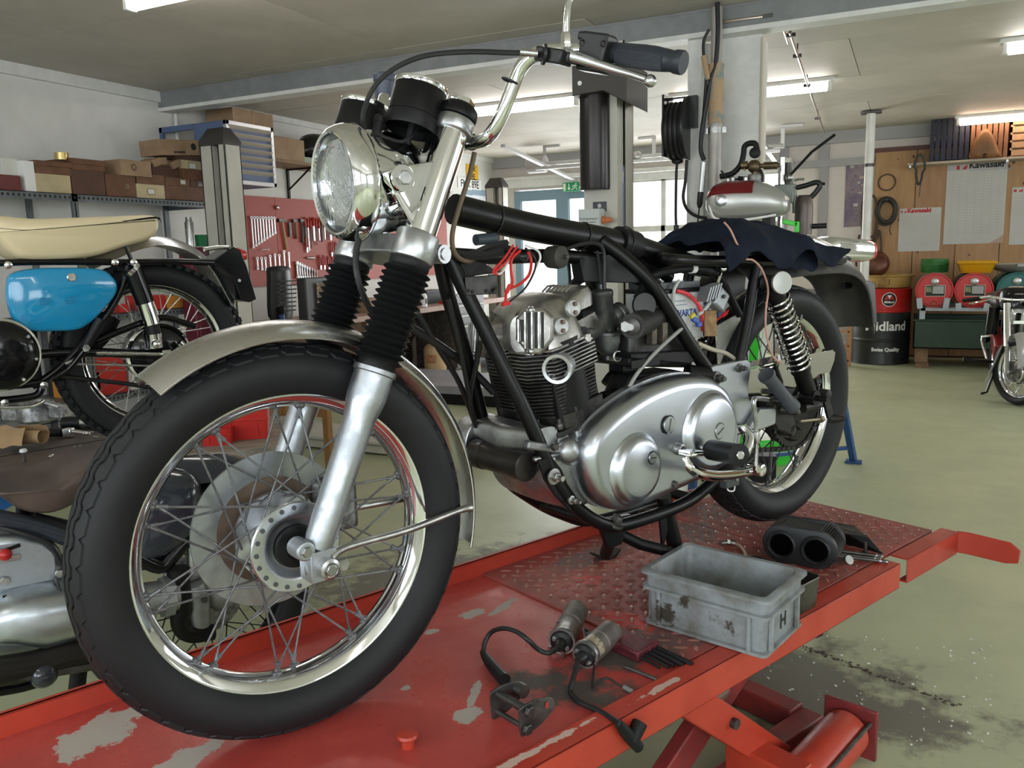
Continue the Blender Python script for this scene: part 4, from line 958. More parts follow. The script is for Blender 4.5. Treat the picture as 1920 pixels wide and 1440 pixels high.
obj('loom',MB().tube([K(1195,560,0),K(1220,520,-.03),K(1260,506,-.05),K(1300,503,-.05),K(1340,512,-.05),K(1362,545,-.04),K(1385,590,-.03)],.0105,12,k=6),rubber,moto)
obj('white_band',MB().tube([K(1294,503.3,-.05),K(1302,503.2,-.05)],.0118,12),white,moto)
obj('red_wire',MB().tube([K(1340,602,-.05),K(1355,592,-.05),K(1366,582,-.05)],.0025,6,k=4).tube([K(1354,592,-.05),K(1362,586,-.05)],.005,8),redw,moto)
plate('side_shield',[(1340,612),(1388,585),(1388,605),(1360,680),(1345,690)],-.03,.003,mat('dull_alloy_sheet',(.42,.42,.36),.45,.8,var=.4,vscale=20),moto)
plate('rear_bracket',[(1345,500),(1400,495),(1395,545),(1372,560),(1352,530)],.02,.005,black,fr)
obj('cream_hose',MB().tube([K(1308,644,-.1),K(1335,655,-.105),K(1362,663,-.1),K(1385,680,-.09)],.0055,10,k=6),mat('cream_hose',(.42,.39,.3),.45),moto)
obj('loose_lead',MB().tube([K(1358,417,-.12),K(1370,432,-.12),K(1382,458,-.13),K(1396,484,-.135),K(1412,488,-.14),K(1428,505,-.14),K(1440,540,-.14),K(1436,580,-.15),K(1436,620,-.15),K(1444,655,-.15),K(1452,672,-.15),K(1466,681,-.15)],.0024,7,k=6),mat('pink_copper_lead',(.5,.27,.2),.45),moto)
zp=[(1320,694),(1336,685),(1396,673),(1404,678),(1404,692),(1400,720),(1400,742),(1409,760),(1412,776),(1406,787),(1392,795),(1370,800),(1350,760),(1330,720)]
zpl=plate('z_plate',zp,-.125,.012,pol,moto,bev=.003)
for q,r_ in(((1346,709,-.14),.013),((1388,690,-.134),.009)):obj('plate_bolt',MB().lathe([(r_*1.2,-.008),(r_*1.2,0),(r_,.001)],K(*q),(0,-1,0),20).hexn(K(*q)+V((0,-.006,0)),(0,1,0),r_*.8,.014).lathe([(r_*.45,0),(r_*.45,.02)],K(*q),(0,-1,0),12),steel_dk,zpl)
obj('mount_rubber',MB().tube([K(1288,700,-.10),K(1330,703,-.125)],[.021,.018],20),blackm,zpl)
rcA=K(1332,843,-.20);rcB=K(1386,853,-.30)
pg=node('footrest',moto)
obj('peg_rubber',MB().lathe([(.020,0),(.0235,.006),(.023,.05),(.024,(rcB-rcA).length-.008),(.0245,(rcB-rcA).length),(.012,(rcB-rcA).length+.002)],rcA,rcB-rcA,32,sy=.95),rubber,pg)
obj('peg_bolt',MB().hexn(rcB+(rcB-rcA).normalized()*.002,rcB-rcA,.0095,.008),chrome,pg)
obj('peg_arm',MB().tube([rcA-(rcB-rcA)*.25,rcA],.009,12).tube([K(1392,800,-.135),K(1402,815,-.15),K(1402,835,-.165),K(1385,860,-.175),K(1340,850,-.18)],.013,14,k=6),chrome,pg)
pdl=node('brake_pedal',moto)
pp=[K(1415,882,-.16),K(1380,889,-.19),K(1340,892,-.22),K(1310,887,-.24),K(1295,877,-.245),K(1288,868,-.24),K(1284,858,-.235)]
obj('lever',MB().tube(pp,[.0095,.0115,.012,.011,.009,.008],14,k=6),chrome,pdl)
pad=K(1296,851,-.235);PR=Matrix.Rotation(rad(8),3,'Y')
obj('pad',MB().box(pad,(.05,.03,.008),PR),chrome,pdl,bev=.003)
for i in range(9):obj('pad_tooth',MB().box(pad+PR@V((-.022+i*.0055,0,.005)),(.003,.028,.004),PR),chrome,pdl)
obj('pivot_boss',MB().lathe([(.014,-.02),(.015,-.018),(.015,.018),(.011,.02)],K(1418,880,-.165),(0,-1,0),20).hexn(K(1418,880,-.19),(0,1,0),.01,.01),chrome,pdl)
obj('brake_rod',MB().tube([K(1416,878,-.165),K(1418,840,-.165),K(1418,806,-.165),K(1415,775,-.165),K(1413,752,-.165),K(1420,747,-.155),K(1440,750,-.14)],[.0065,.005,.0045,.006,.0065,.006,.006],12,k=4),steel,pdl)
obj('clevis',MB().box(K(1418,820,-.165),(.012,.014,.03)).box(K(1419,798,-.165),(.009,.01,.02)),steel,pdl,bev=.002)
obj('light_switch',MB().box(K(1368,903,-.17),(.05,.02,.022)),mat('dark_switch',(.05,.055,.055),.5),pdl,bev=.002)
for px in(1358,1381):obj('switch_screw',MB().lathe([(.004,0),(.0035,.003)],K(px,899,-.181),(0,-1,0),10),steel,pdl)
obj('switch_wire',MB().tube([K(1362,911,-.165),K(1366,920,-.165),K(1376,920,-.165),K(1378,909,-.165)],.0018,6,k=5),white,pdl)
RX,RZ=1.4467,.3656
rw=node('rear_wheel',moto,(RX,0,RZ))
build_wheel(rw,.034,spoke_mat=mat('dark_spoke',(.09,.09,.09),.4,.9),w=1.12)
greas=mat('greasy_black',(.022,.02,.018),.5,.3,bump=.5,bscale=80,var=.5,vscale=30)
obj('hub',MB().lathe([(.03,-.10),(.06,-.095),(.0755,-.045),(.0755,-.036),(.05,-.03),(.045,.03),(.0755,.036),(.0755,.045),(.05,.05),(.03,.06)],(0,0,0),(0,1,0),48),greas,rw)
obj('brake_drum',MB().lathe([(.03,-.060),(.10,-.058),(.105,-.05),(.105,-.03),(.03,-.028)],(0,0,0),(0,1,0),48),greas,rw)
tp_=[]
for i in range(84):
 r=.118 if i%2 else .110
 tp_.append((cos(2*pi*i/84)*r,sin(2*pi*i/84)*r))
obj('sprocket',MB().prism(tp_,(0,-.064,0),(1,0,0),(0,0,1),-.003,.003),greas,rw)
obj('brake_cover',MB().lathe([(.098,-.066),(.09,-.078),(.05,-.088),(.02,-.09)],(0,0,0),(0,1,0),40),greas,rw)
chn=node('drive_chain',moto)
S1,S2,R1,R2=V((.98,-.064,.385)),V((RX,-.064,RZ)),.042,.116
cpts=[]
for i in range(60):
 t=i/59;cpts.append(S1+(S2-S1)*t+V((0,0,R1+(R2-R1)*t)))
for i in range(1,30):a=pi/2-pi*i/30;cpts.append(S2+V((cos(a)*R2,0,sin(a)*R2)))
for i in range(60):
 t=1-i/59;cpts.append(S1+(S2-S1)*t-V((0,0,R1+(R2-R1)*t+.012*sin(pi*t))))
ch_=MB();acc=0
dl=.0127;last=cpts[0];k=0
for i in range(1,len(cpts)):
 while(cpts[i]-last).length>=dl:
  nx=last+(cpts[i]-last).normalized()*dl;w_=.011 if k%2 else .015
  ch_.bar(last-(nx-last)*.1,nx+(nx-last)*.1,w_,.010);last=nx;k+=1
o=obj('chain_links',ch_,greas,chn);o['kind']='stuff'
sa=node('swinging_arm',moto)
for s in(-1,1):
 obj('arm',MB().bar((1.06,s*.085,.415),(RX+.05,s*.095,RZ+.005),.03,.05),black if s>0 else black,sa,bev=.008)
obj('pivot_tube',MB().lathe([(.028,-.11),(.028,.11)],(1.06,0,.415),(0,1,0),24),black,sa)
am=plate('alloy_arm',[(1408,785),(1420,765),(1448,762),(1450,770),(1448,795),(1420,806),(1395,805)],-.14,.02,pol,sa,bev=.004)
plate('axle_plate',[(1450,745),(1475,748),(1490,800),(1480,815),(1455,805),(1448,790)],-.135,.012,greas,sa,bev=.003)
obj('adjuster',MB().tube([K(1500,790,-.12),K(1538,786,-.12)],.004,8).hexn(K(1540,786,-.12),(1,0,0),.010,.016),mat('dirty_brass',(.3,.26,.18),.5,.8),sa)
obj('axle_end',MB().lathe([(.022,-.03),(.02,0),(.014,.006)],K(1484,806,-.135),(0,-1,0),20),greas,sa)
obj('torque_arm',MB().bar(K(1545,735,-.12),K(1556,780,-.12),.008,.026,(1,0,0)).lathe([(.016,-.01),(.015,.012),(.009,.016)],K(1546,740,-.125),(0,-1,0),20).lathe([(.013,-.01),(.012,.012),(.007,.03)],K(1562,785,-.12),(.6,-.6,0),16),greas,sa)
for q_ in(((1505,765,-.12),(1535,758,-.12)),((1430,755,-.13),(1475,752,-.13))):obj('cable_clamp',MB().tube([K(*q_[0]),K(*q_[1])],.0125,12),greas,sa)
fA,fB=K(1436,702,-.16),K(1487,764,-.17)
ppg=obj('pillion_footrest',MB().lathe([(.004,.004),(.0155,.003),(.0205,0),(.0215,.006),(.019,.014),(.0165,.02),(.0165,(fB-fA).length*.82),(.0195,(fB-fA).length*.86),(.0195,(fB-fA).length),(.008,(fB-fA).length+.004)],fA,fB-fA,30),mat('grey_rubber',(.055,.06,.07),.55),moto)
obj('mount_stub',MB().tube([fB,fB+(fB-fA)*.16],.009,12).tube([fB+(fB-fA)*.1,fB+V((-.01,.07,-.01))],.012,12),steel_dk,ppg)
cgm=mat('polished_guard',(.8,.8,.78),.07,1,bump=.05,bscale=18)
plate('chain_guard',[(1398,694),(1445,684),(1475,672),(1560,656),(1566,660),(1564,676),(1556,698),(1535,702),(1518,716),(1510,730),(1470,724),(1440,742),(1398,742)],-.088,.002,cgm,moto,bev=.0008)
gt=[K(1398,693,-.088),K(1470,675,-.088),K(1562,657,-.088)]
obj('guard_top',MB().grid([[p,p+V((0,.055,.0))]for p in gt],.002),cgm,moto)
def damper(name,y):
 o=node(name,moto)
 T=K(1452,545,-.135);Bm=K(1516,738,-.135);T.y=Bm.y=y;d=(Bm-T).normalized();Lg=(Bm-T).length
 top_,bot_=T+d*.015,K(1503,680,-.135);bot_.y=y;sp=(bot_-top_).length
 obj('body',MB().lathe([(.012,-.01),(.024,0),(.024,.02),(.018,.022),(.018,sp),(.026,sp+.004),(.026,sp+.03),(.022,sp+.035),(.022,Lg-.02),(.014,Lg)],T,d,26),blackm,o)
 x_,y_,z_=ortho(d);pts=[];turns=13
 for i in range(turns*16+1):
  t=i/(turns*16);a=2*pi*turns*t;pts.append(top_+d*(sp*t)+(x_*cos(a)+y_*sin(a))*.0285)
 obj('coil_spring',MB().tube(pts,.0036,8),chrome,o)
 obj('lower_eye',MB().lathe([(.02,-.02),(.02,.02)],Bm+d*.012,(0,1,0),20).lathe([(.008,.02),(.008,.05),(.005,.05)],Bm+d*.012,(0,-1 if y<0 else 1,0),12),blackm,o)
 return o
damper('damper',-.135);damper('damper',.135)
ul=K(1466,530,-.17)
lm=obj('indicator_disc',MB().lathe([(.004,.004),(.026,.003),(.0275,0),(.0265,-.004),(.012,-.012),(.011,-.02)],ul,(-.45,-1,.05),36),mat('satin_alloy',(.6,.62,.6),.3,.95),moto)
obj('rubber_boot',MB().lathe([(.012,0),(.017,.004),(.013,.008),(.018,.012),(.014,.016),(.019,.02),(.015,.024),(.02,.03)],ul+V((.012,.025,0)),(.1,1,0),22),rubber,lm)
prof=[(1.20,.755),(1.35,.775),(1.52,.782),(1.66,.778),(1.76,.755),(1.83,.705),(1.872,.63),(1.893,.545)]
rows=[]
pr=crom([V((a,0,b))for a,b in prof],5)
for i,p in enumerate(pr):
 t=(pr[min(i+1,len(pr)-1)]-pr[max(i-1,0)]).normalized();nn=V((-t.z,0,t.x));row=[]
 for k in range(13):
  u=-1+2*k/12;y=.082*sin(u*1.3)/sin(1.3);row.append(p+V((0,y,0))-nn*(.06*(1-cos(u*1.35))/(1-cos(1.35))))
 rows.append(row)
bg=mat('dirty_black_guard',(.03,.03,.03),.38,.1,bump=.2,bscale=60,var=.5,vscale=12,col2=(.06,.056,.05))
rm=solid('rear_mudguard',MB().grid(rows,.002),bg,moto,sharp=60)
obj('guard_edge',MB().tube([r[0]for r in rows],.003,6),bg,rm);obj('guard_edge',MB().tube([r[-1]for r in rows],.003,6),bg,rm)
obj('guard_clip',MB().bar(K(1500,600,-.07),K(1502,590,-.07),.006,.01),steel_dk,rm)
pal=mat('pale_scuffed_plate',(.5,.48,.43),.25,.85,bump=.15,bscale=30,var=.4,vscale=16)
plate('seat_pan',[(1470,442),(1500,442),(1530,455),(1562,474),(1540,480),(1420,482),(1430,460)],0,.09,pal,moto,bev=.01)
tl=node('tail_lamp',moto)
t0=K(1528,470,.02);t1=K(1612,470,.02)
obj('housing',blob_loft([(t0+V((-.03,0,.0)),V((0,.02,0)),V((0,0,.012))),(t0+V((.005,0,0)),V((0,.04,0)),V((0,0,.026))),(t0+V((.05,0,.006)),V((0,.05,0)),V((0,0,.034))),(t1+V((-.02,0,.0)),V((0,.052,0)),V((0,0,.034))),(t1,V((0,.05,0)),V((0,0,.032)))],30),chrome,tl,sharp=60)
obj('lens',blob_loft([(t1,V((0,.051,0)),V((0,0,.033))),(t1+V((.012,0,-.001)),V((0,.05,0)),V((0,0,.031))),(t1+V((.02,0,-.002)),V((0,.042,0)),V((0,0,.026)))],30),mat('red_lens',(.6,.03,.025),.15,coat=.5),tl)
obj('rubber_base',MB().tube([K(1535,487,-.03),K(1575,486,-.03),K(1592,482,0),K(1585,478,.05)],.010,12,k=5),rubber,tl)
npl=[K(1592,526,.03),K(1634,528,.03),K(1641,540,.03),K(1642,606,.03),K(1600,612,.03)]
nb=plate('number_plate_bracket',[(1592,526),(1630,526),(1638,532),(1642,606),(1610,612),(1595,560)],.03,.012,plastic_k,moto,bev=.004)
obj('plate_bolt',MB().hexn(K(1621,533,.02),(0,1,0),.009,.01),chrome,nb);obj('plate_arm',MB().tube([K(1580,536,.0),K(1618,533,.02)],.01,10),blackm,nb)
stnd=node('centre_stand',moto)
p0=K(1150,985,-.1);sA_=V((.66,0,.255));pA=K(1240,945,-.11)
obj('near_leg',MB().tube([K(1244,930,-.09),K(1256,985,-.095),K(1270,1040,-.10),K(1276,1068,-.10)],.0175,18),black,stnd)
obj('far_leg',MB().tube([K(1140,1000,-.02),K(1146,1005,.05),K(1136,1038,.10)],.0155,16),black,stnd)
ff=D(1135,1044,.006);obj('foot',MB().grid([[ff+V((-.035+.07*i/6,-.02+.04*j/2,.012*abs(i-3)**1.6/4))for i in range(7)]for j in range(3)],.005),black,stnd)
nf=K(1276,1070,-.10);nf.z=.006;obj('foot',MB().box(nf+V((0,0,.004)),(.06,.035,.006)),black,stnd,bev=.002)
obj('cross_tube',MB().tube([K(1165,1003,-.06),K(1200,1020,-.08),K(1258,1035,-.115)],.013,14),black,stnd)
obj('gusset',MB().prism([(0,0),(.05,0),(.012,-.09)],K(1235,960,-.10),(1,0,0),(0,0,1),-.003,.003),black,stnd)
obj('pivot_bracket',MB().prism([(-.05,.03),(.05,.02),(.02,-.04),(-.02,-.04)],K(1150,990,-.09),(1,0,0),(0,0,1),-.006,.006),black,stnd)
obj('pivot_bolt',MB().hexn(K(1156,975,-.115),(.3,-.4,1),.013,.02).lathe([(.02,-.012),(.02,-.006)],K(1156,975,-.115),(.3,-.4,1),20),steel_dk,stnd)
x_,y_,z_=ortho((1,0,-.2));c0=K(1205,965,-.06)
obj('return_spring',MB().tube([c0+z_*(.05*i/120)+(x_*cos(i*.45)+y_*sin(i*.45))*.012 for i in range(121)],.0022,6),steel_dk,stnd)
rnd=random.Random(3)
cm=mat('navy_cloth',(.012,.016,.03),.9,bump=.5,bscale=220,var=.3,vscale=10,spec=.15)
rows=[];nu,nv=60,26
ctop=[(1282,462),(1290,440),(1320,424),(1360,418),(1400,424),(1430,434),(1455,446),(1485,464),(1515,488)]
for i in range(nu+1):
 t=i/nu;q=t*(len(ctop)-1);j=min(int(q),len(ctop)-2);f=q-j
 px=ctop[j][0]+(ctop[j+1][0]-ctop[j][0])*f;py=ctop[j][1]+(ctop[j+1][1]-ctop[j][1])*f
 crest=K(px,py,-.02);base=.782;row=[]
 for k in range(nv+1):
  v=-1+2*k/nv;y=-.02+.135*v+.012*sin(t*21+v*3)
  hgt=(crest.z-base)*max(0,1-abs(v)**2.6)+.006
  wr_=.005*sin(t*19+v*6+2*sin(v*4))+.005*sin(v*9+t*15)+.0025*sin(t*47-v*11)
  z=base+hgt+wr_*(1-.5*abs(v))
  if abs(v)>.86:z=min(z,base+.01+.008*sin(t*50))
  x=crest.x+.012*sin(v*9+t*13)
  if v<-.88:z-=(abs(v)-.88)*.22*(1+.8*sin(t*17));y=-.02-.125-.004*sin(t*40)
  row.append((x,y,max(z,.765 if v>-.88 else .74)))
 rows.append(row)
cl=solid('cloth',MB().grid(rows,.003),cm,None,sharp=80,sub=1)
cl.location=LO;cl.rotation_euler=(0,0,BROT);tag(cl,'crumpled navy cloth lying on the motorcycle seat rails','cloth')
fl_=[[D(0,0)*0+K(1450+14*i,466+4*j+(10 if i%2 else 0)*(j/4)+max(0,i-2)*2,-.105-.004*j+.008*((i+j)%2))for i in range(7)]for j in range(8)]
obj('fold',MB().grid(fl_,.002),cm,cl,sub=1,sharp=80)
def dthing(name,label,cat,p,rz=0,group=None):
 return thing(name,label,cat,b2w(p),BROT+rz,group)
def rel(p,*pts):return[V(q)-V(p)for q in pts]
CP=V((.835,-.275,.0075));CR=rad(-80)
crate=dthing('storage_crate','dirty grey plastic crate with letter on its end, on the lift edge','crate',CP,CR)
cgm=mat('grimy_grey_plastic',(.25,.275,.29),.5,0,bump=.15,bscale=60,col2=(.135,.128,.112),vscale=13,lo=.36,hi=.6,detail=9)
blobs(cgm,[(-.09,-.1,.03,.03,.02,0),(0.02,-.1,.05,.02,.014,.6),(.06,-.1,.04,.015,.02,0),(-.04,-.1,.07,.014,.02,.4)],(.05,.042,.033),40,.5,.3)
def rrect(hx,hy,r,z,n=5):
 out=[]
 for cx_,cy_,a in((hx-r,hy-r,0),(-hx+r,hy-r,pi/2),(-hx+r,-hy+r,pi),(hx-r,-hy+r,3*pi/2)):
  for i in range(n+1):t=a+pi/2*i/n;out.append(V((cx_+cos(t)*r,cy_+sin(t)*r,z)))
 return out
L2,W2,H=.138,.098,.122
cm_=MB().rings([rrect(L2-.012,W2-.012,.012,0),rrect(L2-.010,W2-.010,.014,.006),rrect(L2-.008,W2-.008,.014,.078),rrect(L2+.003,W2+.003,.016,.080),rrect(L2+.003,W2+.003,.016,.086),rrect(L2-.004,W2-.004,.016,.088),rrect(L2-.003,W2-.003,.016,H-.012),rrect(L2+.006,W2+.006,.018,H-.008),rrect(L2+.006,W2+.006,.018,H-.002),rrect(L2+.003,W2+.003,.018,H),rrect(L2-.010,W2-.010,.014,H),rrect(L2-.013,W2-.013,.013,H-.01),rrect(L2-.018,W2-.018,.012,.006)])
obj('body',cm_,cgm,crate,sharp=45)
for sx_ in(-1,1):
 for sy_ in(-1,1):
  obj('corner_rib',MB().bx(sx_*(L2-.042),sx_*(L2-.034),sy_*(W2-.009),sy_*(W2+.001),.004,.082),cgm,crate,bev=.002)
  obj('corner_rib',MB().bx(sx_*(L2-.009),sx_*(L2+.001),sy_*(W2-.036),sy_*(W2-.028),.004,.082),cgm,crate,bev=.002)
obj('base_flange',MB().rings([rrect(L2-.002,W2-.002,.012,.001),rrect(L2-.002,W2-.002,.012,.007),rrect(L2-.012,W2-.012,.012,.009)]),cgm,crate)
text3('letter','H',(-.0,0,0),(1,0,0),(0,0,1),.045,blackt,None)
hl_=bpy.data.objects['letter'];hl_.parent=crate
hl_.matrix_world=Matrix.Identity(4);hl_.location=(L2-.0075,-.014,.03);hl_.rotation_euler=(pi/2,0,pi/2)
PP=V((1.015,-.275,.006))
pan=dthing('parts_pan','dark oily sheet metal pan standing behind the grey crate','pan',PP,0)
pm=mat('oily_sheet_metal',(.085,.078,.06),.3,.6,var=.4,vscale=12)
obj('body',MB().rings([rrect(.052,.088,.015,0),rrect(.055,.092,.016,.068),rrect(.053,.09,.015,.068),rrect(.05,.085,.014,.004)]),pm,pan,sharp=50)
obj('rim',MB().tube(rrect(.0545,.0915,.016,.069),.002,6,closed=True),pm,pan)
FPo=D(1497,1062);FPo.z=.006
fil=dthing('air_filter','black pleated twin-throat air filter lying on the tread plate','air filter',FPo+V((.04,.01,0)),rad(-74))
def oval(hx,hz,y,n=40,e=1.0):return[V(((.045 if cos(2*pi*i/n)>0 else-.045)+cos(2*pi*i/n)*hx,y,.048+sin(2*pi*i/n)*hz))for i in range(n)]
fm=MB().rings([oval(.040,.044,-.052),oval(.046,.048,-.05),oval(.047,.0485,-.04),oval(.042,.044,-.036)])
fm.rings([oval(.042,.044,.03),oval(.047,.0485,.034),oval(.046,.048,.046),oval(.04,.044,.05)])
obj('end_cap',fm,mat('filter_rubber',(.022,.024,.027),.42),fil,sharp=50)
n_=96;R=[]
for y in(-.04,.04):R.append([V(((.045 if cos(2*pi*i/n_)>0 else-.045)+cos(2*pi*i/n_)*(.046 if i%2 else .0405),y,.048+sin(2*pi*i/n_)*(.0475 if i%2 else .042)))for i in range(n_)])
obj('pleats',MB().rings(R),mat('filter_gauze',(.035,.035,.036),.5,.3),fil,sharp=20)
for s in(-1,1):
 obj('throat',MB().lathe([(.038,0),(.036,.005),(.0325,.0075),(.029,.003),(.0275,-.012),(.026,-.03),(.001,-.031)],(s*.042,-.052,.047),(0,-1,0),36,cap=False),mat('filter_rubber',(.022,.024,.027),.42),fil);obj('dark_bore',MB().lathe([(.0275,0),(.0275,.001),(.001,.001)],(s*.042,-.0522,.047),(0,-1,0),32),mat('bore_shade_black',(.002,.002,.002),.9,spec=0),fil)  # black discs paint the shade of open throats onto the end cap
obj('clamp_tail',MB().tube([(.085,-.05,.02),(.12,-.075,.045)],.008,12).lathe([(.009,-.004),(.011,0),(.011,.012),(.007,.012)],(.118,-.073,.043),(.6,-.45,.45),14),steel,fil)
BP=D(1612,1045);BP.z=.006
br=dthing('engine_bracket','black folded steel bracket with oval hole near the lift end','bracket',BP,0)
q=[D(a,b,h)-V((BP.x,BP.y,.006))for a,b,h in((1562,1015,.006),(1586,1001,.04),(1628,1008,.04),(1656,1040,.006))]
w_=V((.06,.07,.0))
solid('front_flange',MB().rings([[p+V((0,0,.001))for p in q],[p+V((.003,.003,.001))for p in q]]),blackm,br)
tp4=[q[1],q[2],q[2]+w_,q[1]+w_];solid('top_plate',MB().rings([[p for p in tp4],[p-V((0,0,.003))for p in tp4]]),mat('dusty_black_plate',(.05,.045,.04),.6,.2,var=.4,vscale=30),br)
q2=[p+w_ for p in q];solid('rear_flange',MB().rings([[p+V((0,0,.001))for p in q2],[p-V((.003,.003,-.001))for p in q2]]),blackm,br)
cc=(q[1]+q[2])/2+w_*.45;obj('slot',MB().lathe([(.016,0),(.016,.0006),(.001,.0006)],cc+V((0,0,.0003)),(0,0,1),20,sy=.45),plastic_k,br)
for i,(a,b)in enumerate((((1562,1041),(1655,1053)),((1560,1047),(1652,1058)),((1556,1050),(1664,1063)))):
 p,r=D(*a),D(*b);p.z=r.z=.0132
 o=dthing('push_rod',('thin dark push rod with bright end, rearmost of the three by the black bracket','thin dark push rod, middle one of the three on the tread plate','thin dark push rod lying over the lift edge, nearest of the three')[i],'rod',V((p.x,p.y,.007)),0,'push rods on the lift')
 a_,b_=rel((p.x,p.y,.007),p,r)
 obj('shaft',MB().tube([a_,b_],.0042,8),steel_dk,o)
 for t in(.86,.97):obj('end_cap',MB().tube([a_+(b_-a_)*t,a_+(b_-a_)*(t+.035)],.0056,10),steel,o)
p=D(1578,1029);o=tag(obj('hex_bolt',MB().hexn((0,0,.010),(.6,-.5,.1),.0095,.012).tube([(0,0,.010),(-.02,.018,.009)],.0055,10),steel_dk,loc=b2w(V((p.x,p.y,.006))),rot=(0,0,BROT)),'dark hexagon head bolt lying between air filter and black bracket','bolt')
p=D(1622,1042);tag(obj('stud',MB().tube([(0,0,0),(0,0,.028)],.0042,10).lathe([(.007,0),(.007,.005)],(0,0,0),(0,0,1),10),steel_dk,loc=b2w(V((p.x,p.y,.008)))),'small stud standing upright beside the push rods','stud')
fpts=[D(1366,1017,.012),D(1378,1019,.010),D(1390,1026,.010),D(1398,1040,.010),D(1399,1056,.010)]
o=dthing('fuel_line','short clear fuel line with metal unions on tread plate behind crate','hose',V((fpts[2].x,fpts[2].y,.006)))
fp=rel((fpts[2].x,fpts[2].y,.006),*fpts)
obj('tube',MB().tube(fp,.0045,8,k=6),mat('yellowed_hose',(.45,.33,.24),.35),o);obj('union',MB().tube([fp[0]+V((-.025,.008,.002)),fp[0],fp[1]],[.007,.005,.008],8).hexn(fp[0],fp[1]-fp[0],.009,.008),steel,o)
coil_m=mat('aged_coil_can',(.36,.33,.30),.36,.75,bump=.15,bscale=50,var=.4,vscale=18,rvar=.2)
def coil(a,b,label,r=.0265):
 a,b=D(*a),D(*b);a.z=b.z=.0275;p=V((a.x,a.y,.0));t=dthing('ignition_coil',label,'ignition coil',p,0,'ignition coils on the lift')
 A,B_=rel(p,a,b);d=(B_-A).normalized();Lc=(B_-A).length
 obj('can',MB().lathe([(r+.001,0),(r+.001,.005),(r-.001,.008),(r-.001,Lc*.45),(r-.0025,Lc*.46),(r-.0025,Lc*.48),(r-.001,Lc*.49),(r-.001,Lc-.006),(r-.006,Lc),(.002,Lc)],A,d,36),coil_m,t)
 obj('rolled_rim',MB().lathe([(r-.003,-.003),(r+.001,-.003),(r+.002,.002),(r+.001,.006)],A,d,36,cap=False),steel,t)
 obj('bakelite_cap',MB().lathe([(r-.003,-.002),(r-.006,-.007),(.012,-.009),(.0105,-.022),(.007,-.03),(.002,-.03)],A,d,30),plastic_k,t)
 x_,y_,z_=ortho(d);up=V((0,0,1));sd=d.cross(up).normalized()
 for s in(-1,1):obj('terminal',MB().lathe([(.0045,.004),(.0045,.012),(.003,.012),(.003,.017)],A+sd*(s*.013)+up*.009*(-s),-d,8),steel,t)
 return t,A,B_,d,p
C1=coil((1054,1226),(1082,1166),'grey ignition coil with arched lead, behind the printed coil')
C2=coil((1098,1252),(1148,1207),'ignition coil with printed silver label, beside the hex key set')
obj('bolts',MB().hexn(C1[1]+V((.03,.032,.016)),(0,0,1),.010,.012).hexn(C1[1]+V((.045,.034,.014)),(0,0,1),.009,.014).box(C1[1]+V((.038,.03,.003)),(.045,.02,.004)),steel_dk,C1[0])['kind']='stuff'
obj('spade_tag',MB().box(C1[1]+V((-.012,-.016,-.018)),(.004,.008,.014)).box(C1[1]+V((-.018,.016,-.018)),(.004,.008,.014)),steel,C1[0])['kind']='stuff'
def bike_tube(t,p,pts,r,m_,name,k=7):return obj(name,MB().tube(rel(p,*pts),r,12,k=k),m_,t)
a0=C1[1]+C1[4]-C1[3]*.028
bike_tube(C1[0],C1[4],[a0,D(1030,1224,.03),D(1010,1218,.035),D(990,1200,.06),D(970,1185,.07),D(945,1178,.07),D(922,1185,.05),D(909,1205,.03),D(907,1222,.016)],.0048,cable_k,'lead')
bike_tube(C1[0],C1[4],[D(905,1222,.016),D(913,1236,.014),D(928,1255,.014),D(946,1275,.0145)],[.006,.0085,.0105,.0115,.0125],rubber,'boot')
a0=C2[1]+C2[4]-C2[3]*.028
bike_tube(C2[0],C2[4],[a0,D(1074,1275,.02),D(1070,1298,.007),D(1085,1315,.0065),D(1110,1327,.0065),D(1140,1343,.0075),D(1163,1358,.014)],.0052,cable_k,'lead')
bike_tube(C2[0],C2[4],[D(1160,1357,.014),K(1175,1375,-.385),K(1198,1402,-.392)],[.007,.0105,.0115,.010],rubber,'plug_cap',4)
bike_tube(C2[0],C2[4],[K(1184,1392,-.39),K(1200,1355,-.385)],[.0115,.0135],rubber,'plug_cap',0)
bike_tube(C2[0],C2[4],[C2[1]+C2[4]+V((.0,-.024,-.012)),D(1111,1292,.004),D(1125,1276,.012),D(1140,1272,.014),D(1160,1284,.008),D(1176,1290,.005)],.0022,cable_k,'earth_wire',6)
bike_tube(C2[0],C2[4],[D(1170,1288,.006),D(1184,1296,.006)],.0042,mat('shrink_tube',(.2,.2,.2),.4),'wire_end',0)
tg=obj('mounting_tab',MB().box((0,0,0),(.034,.014,.003)),steel,C2[0],loc=C2[1]+V((.04,.036,.016)),rot=(.3,-.2,.9),bev=.001)
for s in(-.009,.008):obj('tab_hole',MB().lathe([(.004,.0016),(.004,.0021),(.001,.0021)],(s,0,0),(0,0,1),10),plastic_k,tg)
lbl=MB();d=C2[3];x_,y_,z_=ortho(d)
view=(CB-(C2[4]+C2[1])).normalized();vx=(view-d*view.dot(d)).normalized();vy=d.cross(vx)
lbl.rings([[C2[1]+d*h+(vx*cos(a)+vy*sin(a))*.0258 for a in[-.9+1.8*i/14 for i in range(15)]]for h in(.012,.032)],cap=False,loop=False)
obj('printed_label',lbl,mat('coil_label',(.5,.42,.3),.4,.4),C2[0])
